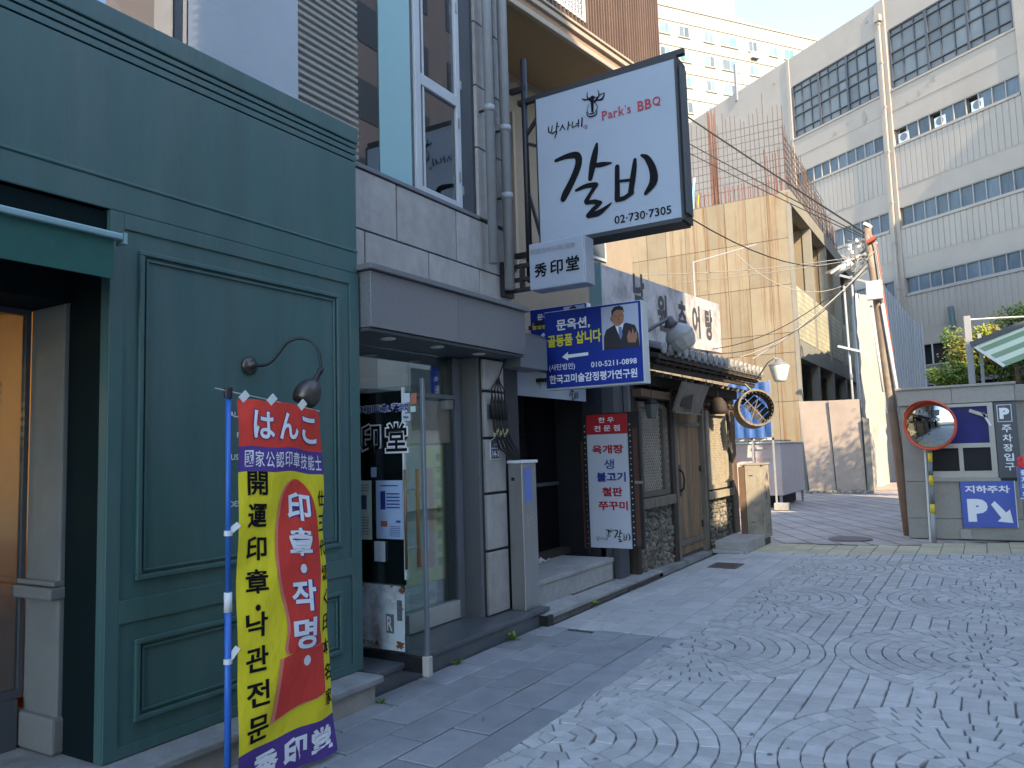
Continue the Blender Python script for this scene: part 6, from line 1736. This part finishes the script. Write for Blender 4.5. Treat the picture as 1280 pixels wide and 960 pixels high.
for i in range(22):
    a = pp(4.95) + Vector((q.uniform(-.35, .05), q.uniform(-.12, .12), q.uniform(-.40, .2))); b_ = a + Vector((q.uniform(-.25, .25), q.uniform(-.15, .15), q.uniform(-.3, .3)))
    mid = (a + b_) / 2 + Vector((q.uniform(-.1, .1), q.uniform(-.1, .1), q.uniform(-.15, .1)))
    mb.tube([a, (a + mid) / 2 + Z * .02, mid, (b_ + mid) / 2, b_], .008, 5)
mb.build('tangled_cable', CABLEW, up_, kind='stuff')
MB().tube([PT - Z * .02, PT + Z * .02 + X * .03], .085, 12).build('pole_cap', CLUT, up_)
MB().tube([pp(5.0) - X * .02 - Y * .1, pp(5.06) + X * .12 - Y * .1], .04, 8).build('red_cable_wrap', REDC, up_)

# ================================================================== WIRES
def wire(lab, a, b, s=.2, r_=.012, m=BLACKR):
    MBx = MB().tube(sag(a, b, s, 14), r_, 5, caps=False)
    o = MBx.build('overhead_wire', m, None, label=lab, cat='wire', group='overhead wires', smooth=True)
    return o
top = pp(5.15)
wire('thickest dark overhead cable running from the utility pole up past the sign end', top, (-6.3, 11.6, 9.4), .05, .016)
wire('middle dark overhead cable of the bundle rising left of the utility pole', top - Z * .05, (-6.3, 11.7, 8.6), .08, .010)
wire('lower dark overhead cable of the bundle rising left of the utility pole', top - Z * .08, (-6.3, 11.8, 8.35), .10, .009)
wire('pale overhead wire crossing the concrete wall at mid height', top - Z * .35, (-7.2, 13.5, 5.15), .18, .008, CABLEW)
wire('lower pale overhead wire crossing the concrete wall above the tavern sign', top - Z * .40, (-7.2, 13.5, 4.75), .10, .007, CABLEW)
wire('thin dark wire from the sign casing to the utility pole', top - Z * .30, (-2.1, 6.6, 3.6), .35, .006)
wire('pale drooping wire from the roof pole to the utility pole', (-3.6, 14.1, 5.05), top - Z * .6, .55, .008, CABLEW)
wire('dark wire curving down from the utility pole to the tavern roof', top - Z * .45, (-3.9, 13.3, 3.25), .30, .008)
wire('second dark wire curving down to the tavern roof', top - Z * .5, (-3.9, 13.0, 3.15), .45, .008)
wire('thick pale cable dropping from the utility pole to the tavern corner', top - Z * .5, (-3.3, 13.6, 3.05), .12, .012, CABLEW)
wire('pale cable beside the thick one dropping to the tavern corner', top - Z * .45, (-3.5, 13.6, 3.1), .25, .009, CABLEW)

# ================================================================== PARKING BOOTH
bo = thing('parking_booth', 'low grey granite parking booth with a window of blue film', 'booth', (-.3, 14.8, 0))
BY = 14.1
box('core', DGREY, bo, -1.09, .45, BY + .06, 16.4, 0, 2.36)
def bp(x0, x1, z0, z1, m=BOOTH, y=BY): return box('granite_panel', m, bo, x0 + .004, x1 - .004, y, y + .06, z0 + .004, z1 - .004, bevel=.003)
bp(-1.11, -.75, .90, 2.12); bp(-1.11, -.35, .32, .90); bp(-.35, .46, .32, .90); bp(-1.11, -.35, 0, .32); bp(-.35, .46, 0, .32)
box('cornice', BOOTHC, bo, -1.13, -.365, BY - .04, BY + .05, 2.12, 2.37, bevel=.004); box('cornice', BOOTHC, bo, -.36, .47, BY - .04, BY + .05, 2.12, 2.37, bevel=.004)
box('roof_edge', BOOTHC, bo, -1.16, .50, BY - .07, 16.5, 2.372, 2.41, bevel=.005)
box('side_cladding', BOOTH, bo, -1.12, -1.092, BY + .062, 16.4, 0, 2.11)
MB().prism([(.462, BY + .05, 0), (1.9, BY + 1.5, 0), (1.9, BY + 1.6, 0), (.462, BY + .16, 0)], (0, 0, 2.11)).build('splayed_wall', BOOTH, bo)
MB().prism([(.475, BY - .0, 0), (1.95, BY + 1.46, 0), (1.9, BY + 1.6, 0), (.462, BY + .16, 0)], (0, 0, .25)).build('splayed_cornice', BOOTHC, bo)
for o_ in [c_ for c_ in bo.children if c_.name.startswith('splayed_cornice')]: o_.location.z += 2.12
FRM = mat('aged_aluminium', (.32, .31, .29), .45, metal=.5, var=.15, bump=.05)
wf = box('booth_window', FRM, bo, -.76, .175, BY - .03, BY + .01, .955, 1.0)
def wfb(x0, x1, z0, z1, nm='frame_bar', m=FRM, y0=BY - .03, y1=BY + .01): return box(nm, m, wf, x0, x1, y0, y1, z0, z1)
wfb(-.76, .175, 2.06, 2.11); wfb(-.76, -.71, 1.0, 2.06); wfb(.10, .175, 1.0, 2.06); wfb(-.71, .10, 1.42, 1.49); wfb(-.33, -.27, 1.06, 1.42); wfb(-.71, .10, 1.0, 1.06)
wfb(-.71, .10, 1.49, 2.06, 'blue_film_pane', FILM, BY + .0, BY + .012)
wfb(-.71, -.33, 1.06, 1.42, 'dark_pane', WPANE if False else DARKIN, BY + .0, BY + .012); wfb(-.27, .10, 1.06, 1.42, 'dark_pane', DARKIN, BY + .0, BY + .012)
wfb(-.80, .20, .90, .953, 'window_ledge', BOOTHC, BY - .05, BY + .02)
MB().bar((-.14, BY - .034, 2.0), (.09, BY - .034, 1.90), .004, .05).build('torn_tape', FRM, wf); MB().bar((.04, BY - .034, 1.95), (.13, BY - .034, 1.75), .004, .03).build('torn_tape', WPLAS, wf)
box('foot_plate', BOOTHC, bo, -.395, -.235, BY - .05, BY - .001, .01, .16, bevel=.01)
vp_ = thing('parking_entrance_sign', 'tall dark grey vertical sign with a white P and Korean text on the booth', 'sign', (.33, BY, .95))
box('sign_panel', DGREY, vp_, .185, .475, BY - .055, BY - .005, .95, 2.10, bevel=.003)
z_ = 1.64
for ch in '주차장입구': text_mb(MB(), ch, (.27, BY - .056, z_), X, Z, .125, .115, .02, .002).build('lettering', WINK, vp_, recalc=False); z_ -= .145
text_mb(MB(), 'P', (.255, BY - .056, 1.845), X, Z, .13, .17, .06, .002).build('lettering', WINK, vp_, recalc=False)
mb = MB(); a, b, c, d = .225, .415, 1.80, 2.055
for x0, x1, z0, z1 in ((a, b, c, c + .008), (a, b, d, d + .008), (a, a + .008, c, d), (b - .008, b, c, d)): mb.box(x0, x1, BY - .0585, BY - .0555, z0, z1)
mb.build('letter_border', WINK, vp_)
ps = thing('underground_parking_sign', 'square blue parking sign with a white P and arrow fixed low on the booth', 'sign', (0, BY, .2))
box('sign_panel', mat('parking_blue', (.012, .07, .42), .35, bump=0), ps, -.345, .365, BY - .04, BY - .004, .20, .905)
box('sign_rim', WPLAS, ps, .366, .378, BY - .042, BY - .003, .20, .905)
text_mb(MB(), '지하주차', (-.285, BY - .041, .72), X, Z, .59, .115, .03, .002).build('lettering', WINK, ps, recalc=False); mb = MB(); text_mb(mb, 'P', (-.27, BY - .041, .28), X, Z, .27, .35, .075, .002)
mb.build('lettering', WINK, ps, recalc=False)
MB().add([(a, BY - .044, b) for a, b in ((.045, .545), (.095, .60), (.235, .425), (.285, .475), (.315, .27), (.115, .29), (.165, .345))], [tuple(range(7))]).build('arrow', WINK, ps)
# beacon sign at the right edge
be = thing('exit_warning_sign', 'blue vertical sign box with a red beacon at the right edge before the booth', 'sign', (.5, 13, 0))
box('sign_box', mat('beacon_blue', (.02, .10, .40), .35, bump=0), be, .40, .64, 12.95, 13.12, .72, 1.13, bevel=.006)
box('box_frame', WPLAS, be, .385, .655, 12.965, 13.13, .70, .718); box('box_frame', MGREY, be, .384, .398, 12.96, 13.12, .70, 1.14)
MB().tube([(.52, 13.03, 0), (.52, 13.03, .70)], .03, 10).build('sign_post', PIPE, be, smooth=True)
MB().lathe([(.10, 0), (.10, .02), (.085, .02), (.085, .12), (.07, .145), (0, .15)], (.48, 13.03, 1.142), n=18).build('red_beacon', mat('red_beacon_plastic', (.70, .02, .02), .25, bump=0), be, smooth=True)
z_ = 1.03
for ch in '출차주의': text_mb(MB(), ch, (.425, 12.948, z_), X, Z, .085, .08, .03, .002).build('lettering', WINK, be, recalc=False); z_ -= .10

# ---- convex traffic mirror
mr_ = thing('traffic_mirror', 'round convex traffic mirror with an orange rim on a black and yellow banded post', 'mirror', (-.75, 13.6, 0))
mc = Vector((-.675, 13.5, 1.785)); ma = Vector((-.28, -1, -.06)).normalized()
prof = []
for i in range(9):
    r_ = .355 * i / 8; prof.append((r_, .07 * (1 - (r_ / .355) ** 2)))
MB().lathe(prof, mc, ma, 40).build('mirror_glass', MIRR, mr_, smooth=True)
MB().lathe([(.353, .0), (.360, .03), (.375, .03), (.388, .0), (.38, -.03), (.30, -.06), (0, -.07)], mc, ma, 40).build('mirror_rim', ORNG, mr_, smooth=True)
u_ = ma.cross(Z).normalized(); v_ = u_.cross(ma).normalized()
mb = MB(); vs = []; n_ = 20
for i in range(n_ + 1):
    a = R(20) + R(140) * i / n_
    p = mc + (u_ * math.cos(a) + v_ * math.sin(a)) * .385
    dd_ = .13 * math.sin(math.pi * i / n_) ** .6
    vs += [p, p + ma * dd_]
mb.add(vs, [(2 * i, 2 * i + 1, 2 * i + 3, 2 * i + 2) for i in range(n_)])
o = mb.build('mirror_hood', ORNG, mr_, smooth=True); md = o.modifiers.new('thick', 'SOLIDIFY'); md.thickness = .006
a, b = Vector((-.70, 13.60, 1.45)), Vector((-.735, 13.58, 0))
cuts = [0, .06, .16, .30, .40, .60, .70, 1.0]; mm = [MGREY, YEL, MGREY, YEL, MGREY, YEL, PIPE]
for i in range(7):
    MB().tube([a.lerp(b, cuts[i]), a.lerp(b, cuts[i + 1])], .031 if mm[i] is YEL else .030, 12).build('post_band' if mm[i] is not PIPE else 'post_foot', mm[i], mr_, smooth=True)
MB().bar(mc - ma * .06, Vector((-.70, 13.60, 1.62)), .04, .04).build('mirror_clamp', MGREY, mr_)
MB().tube([(-.70, 13.60, 1.44), (-.698, 13.60, 1.75)], .03, 10).build('post_head', PIPE, mr_)
MB().tube([(-.79, 13.66, 0), (-.77, 13.66, 1.5)], .014, 8).build('white_side_rod', WPLAS, mr_)

# ---- planting, awning and post on the booth roof
def shrub(lab, c, rad, n, cols, group='shrubs behind the booth parapet', stem=True, leaf=.045):
    t = thing('shrub', lab, 'shrub', (c[0], c[1], c[2] - rad[2]), group=group)
    for mi, m_ in enumerate(cols):
        mb = MB(); q = random.Random(hash((round(c[0] * 100), mi)) & 0xffff)
        clumps = [Vector((q.gauss(0, .45), q.gauss(0, .45), q.gauss(0, .45))) for _ in range(9)]
        for i in range(n // len(cols)):
            cl_ = q.choice(clumps); p = cl_ + Vector((q.gauss(0, .22), q.gauss(0, .22), q.gauss(0, .22)))
            if p.length > 1.15: p = p.normalized() * q.uniform(.7, 1.1)
            p = Vector((c[0] + p.x * rad[0], c[1] + p.y * rad[1], c[2] + p.z * rad[2]))
            d = Vector((q.gauss(0, 1), q.gauss(0, 1), q.gauss(0, .8))).normalized(); e = d.orthogonal().normalized() * leaf * q.uniform(.25, .45)
            l = leaf * q.uniform(.7, 1.4)
            mb.add([p, p + d * l * .5 + e, p + d * l, p + d * l * .5 - e], [(0, 1, 2, 3)])
        mb.build('foliage', m_, t, kind='stuff', recalc=False)
    for i in range(5):
        a = i * 1.257
        MB().tube([(c[0], c[1], c[2] - rad[2]), (c[0] + .4 * rad[0] * math.cos(a), c[1] + .4 * rad[1] * math.sin(a), c[2]), (c[0] + .7 * rad[0] * math.cos(a + .4), c[1] + .7 * rad[1] * math.sin(a + .4), c[2] + .6 * rad[2])], [.014, .009, .004], 5).build('stem', BARK, t)
    return t
bed = box('planting_bed', mat('bed_soil', (.07, .05, .035), .95), bo, -.7, 1.9, 14.9, 16.35, 2.411, 2.46)
shrub('tall yellow green shrub left of the grey post on the booth roof', (-.22, 15.3, 2.95), (.33, .3, .56), 4200, [LEAF, LEAFY, LEAFO])
shrub('low leafy plant at the left end of the booth roof planting', (-.42, 15.0, 2.62), (.27, .25, .24), 1800, [LEAF, LEAFY], leaf=.06)
shrub('bushy green shrub behind the striped awning', (.80, 16.0, 3.45), (.62, .4, .42), 5200, [LEAF, LEAF, LEAFY])
shrub('orange tinged climbing plant just right of the grey post', (.20, 15.4, 3.12), (.28, .2, .34), 2200, [LEAFO, LEAFY])
shrub('yellow green hedge under the striped awning', (.45, 15.5, 2.70), (.55, .3, .26), 3600, [LEAFY, LEAF])
gpz = thing('grey_post', 'tall grey square metal post on the booth roof beside the shrubs', 'post', (-.05, 15.0, 2.4))
box('post', PIPE, gpz, -.12, -.02, 14.75, 14.85, 2.41, 3.58, bevel=.006)
box('post', PIPE, gpz, .06, .11, 14.85, 14.90, 2.41, 3.28)
MB().tube([(-.02, 14.8, 3.52), (.4, 14.8, 3.50), (1.4, 14.8, 3.44)], .014, 6).build('horizontal_wire_rail', CLUT, gpz)
MB().tube([(.35, 14.9, 3.21), (1.2, 14.9, 3.20)], .012, 6).build('lower_wire_rail', PIPE, gpz)
sa = thing('striped_awning', 'green and white striped fabric awning sloping over the booth roof at the right edge', 'awning', (.6, 14.9, 3.0))
mb = MB(); A0 = Vector((.0, 14.6, 3.08)); A1 = Vector((2.0, 14.6, 3.80)); B0 = Vector((.38, 14.2, 2.66)); B1 = Vector((2.4, 14.2, 3.42))
n_ = 6
for i in range(n_):
    p0 = A0.lerp(B0, i / n_); p1 = A1.lerp(B1, i / n_); p2 = A1.lerp(B1, (i + 1) / n_); p3 = A0.lerp(B0, (i + 1) / n_)
    MB().prism([p0, p1, p2, p3], (0, -.012, -.006)).build('awning_stripe', STRW if i % 2 == 0 else STRG, sa)
MB().bar(A0 + Vector((-.05, -.03, .0)), A1 + Vector((0, -.03, .0)), .05, .085).build('front_beam', DGREY, sa)
MB().bar(A0 + Vector((0, -.01, -.03)), B0 + Vector((.0, -.01, -.0)), .03, .035).build('side_rafter', WPLAS, sa)
MB().tube([(.55, 14.5, 2.41), (.55, 14.5, 2.86)], .03, 8).build('support_leg', BARK, sa)
ph = thing('teal_pipe', 'short teal pipe on the cream office wall above the shrubs', 'pipe', (2, 40, 8))
M_ = Matrix.Translation(PF) @ Matrix.Rotation(R(-34.1), 4, 'Z')
MB().tube([M_ @ Vector((2.62, -.25, 7.0)), M_ @ Vector((2.55, -.25, 8.1))], .15, 10).build('pipe', mat('teal_pipe_paint', (.07, .13, .14), .5), ph)

# ================================================================== OTHER SIDE OF THE STREET (seen mirrored in the shop glass)
ob = thing('opposite_tan_building', 'tall tan building across the street from the shops', 'building', (5, -4, 0))
box('wall', OPPB, ob, 5, 7, -16, 3.2, 0, 12.2)
box('wall_upper', OPPB, ob, 5.4, 10, -16, .4, 12.2, 16)
box('rear_wing', OPPB, ob, 7, 12, -16, 2.0, 0, 7.5)
for i in range(5):
    for j in range(3):
        f = box('window', WHITEF, ob, 4.96, 4.999, -12 + i * 3.4, -10.2 + i * 3.4, 1.4 + j * 3.6, 3.2 + j * 3.6)
        box('pane', WPANE, f, 4.94, 4.959, -11.9 + i * 3.4, -10.3 + i * 3.4, 1.5 + j * 3.6, 3.1 + j * 3.6)
ol = thing('opposite_low_building', 'low pale building across the street beside the tall tan one', 'building', (5, 7, 0))
box('wall', OPPB, ol, 5, 12, 3.22, 10.45, 0, 7.35)
box('shop_opening', DARKIN, ol, 4.97, 4.999, 5.6, 9.6, .2, 2.7); box('shop_fascia', OPPW, ol, 4.9, 4.999, 5.2, 10.0, 2.9, 3.6)
for j in range(2):
    f = box('window', WHITEF, ol, 4.96, 4.999, 6.0, 9.4, 4.3 + j * 1.7, 5.5 + j * 1.7); box('pane', WPANE, f, 4.94, 4.959, 6.1, 9.3, 4.4 + j * 1.7, 5.4 + j * 1.7)
oc = thing('opposite_louvred_building', 'pale building with long white horizontal louvres across the side street', 'building', (6.5, 13, 0))
box('wall', mat('louvre_building_wall', (.50, .47, .45), .8), oc, 6.6, 8.0, 10.6, 15.8, 0, 15.0)
for i in range(60): box('louvre', OPPW, oc, 6.44, 6.598, 10.6, 15.8, 3.0 + i * .20, 3.09 + i * .20)

ow = thing('opposite_low_wing', 'low tan building farther along the other side of the side street', 'building', (6, 24, 0))
box('wall', OPPB, ow, 6, 11, 16.2, 40, 0, 6.2); box('roof_edge', OPPW, ow, 5.95, 11, 16.15, 40, 6.202, 6.35)
for i in range(5):
    f = box('window', WHITEF, ow, 5.96, 5.999, 17.5 + i * 4, 20 + i * 4, 2.2, 4.2); box('pane', WPANE, f, 5.94, 5.959, 17.6 + i * 4, 19.9 + i * 4, 2.3, 4.1)
stt = thing('street_tree', 'leafy street tree beside the side street right of the parking booth', 'tree', (3.9, 20.5, 0))
MB().tube([(3.9, 20.5, 0), (3.85, 20.45, 2.2), (3.9, 20.5, 4.2), (3.8, 20.4, 6.2)], [.13, .10, .08, .04], 9).build('trunk', BARK, stt, smooth=True)
for a_ in range(6):
    MB().tube([(3.87, 20.47, 3.6 + a_ * .3), (3.87 + .6 * math.cos(a_ * 1.2), 20.47 + .6 * math.sin(a_ * 1.2), 4.6 + a_ * .3), (3.87 + 1.1 * math.cos(a_ * 1.2 + .2), 20.47 + 1.1 * math.sin(a_ * 1.2 + .2), 5.4 + a_ * .3)], [.05, .03, .012], 6).build('limb', BARK, stt)
mb = MB(); q = random.Random(77)
cl_ = [Vector((q.gauss(0, .6), q.gauss(0, .6), q.gauss(0, .75))) for _ in range(22)]
for i in range(5200):
    p = Vector((3.85, 20.45, 6.6)) + q.choice(cl_) + Vector((q.gauss(0, .26), q.gauss(0, .26), q.gauss(0, .26)))
    d = Vector((q.gauss(0, 1), q.gauss(0, 1), q.gauss(0, .8))).normalized(); e = d.orthogonal().normalized() * .035; l = .10
    mb.add([p, p + d * l * .5 + e, p + d * l, p + d * l * .5 - e], [(0, 1, 2, 3)])
mb.build('crown', LEAF, stt, kind='stuff', recalc=False)

obb = thing('opposite_brown_tower', 'tall brown building beyond the low wing across the side street', 'building', (19, 30, 0))
box('wall', mat('brown_tower_wall', (.26, .20, .185), .8, var=.08), obb, 14, 24, 19, 42, 0, 27)
for j in range(7):
    for i in range(6):
        f = box('window', DGREY, obb, 13.95, 13.999, 20 + i * 3.6, 22 + i * 3.6, 2 + j * 3.5, 3.8 + j * 3.5)
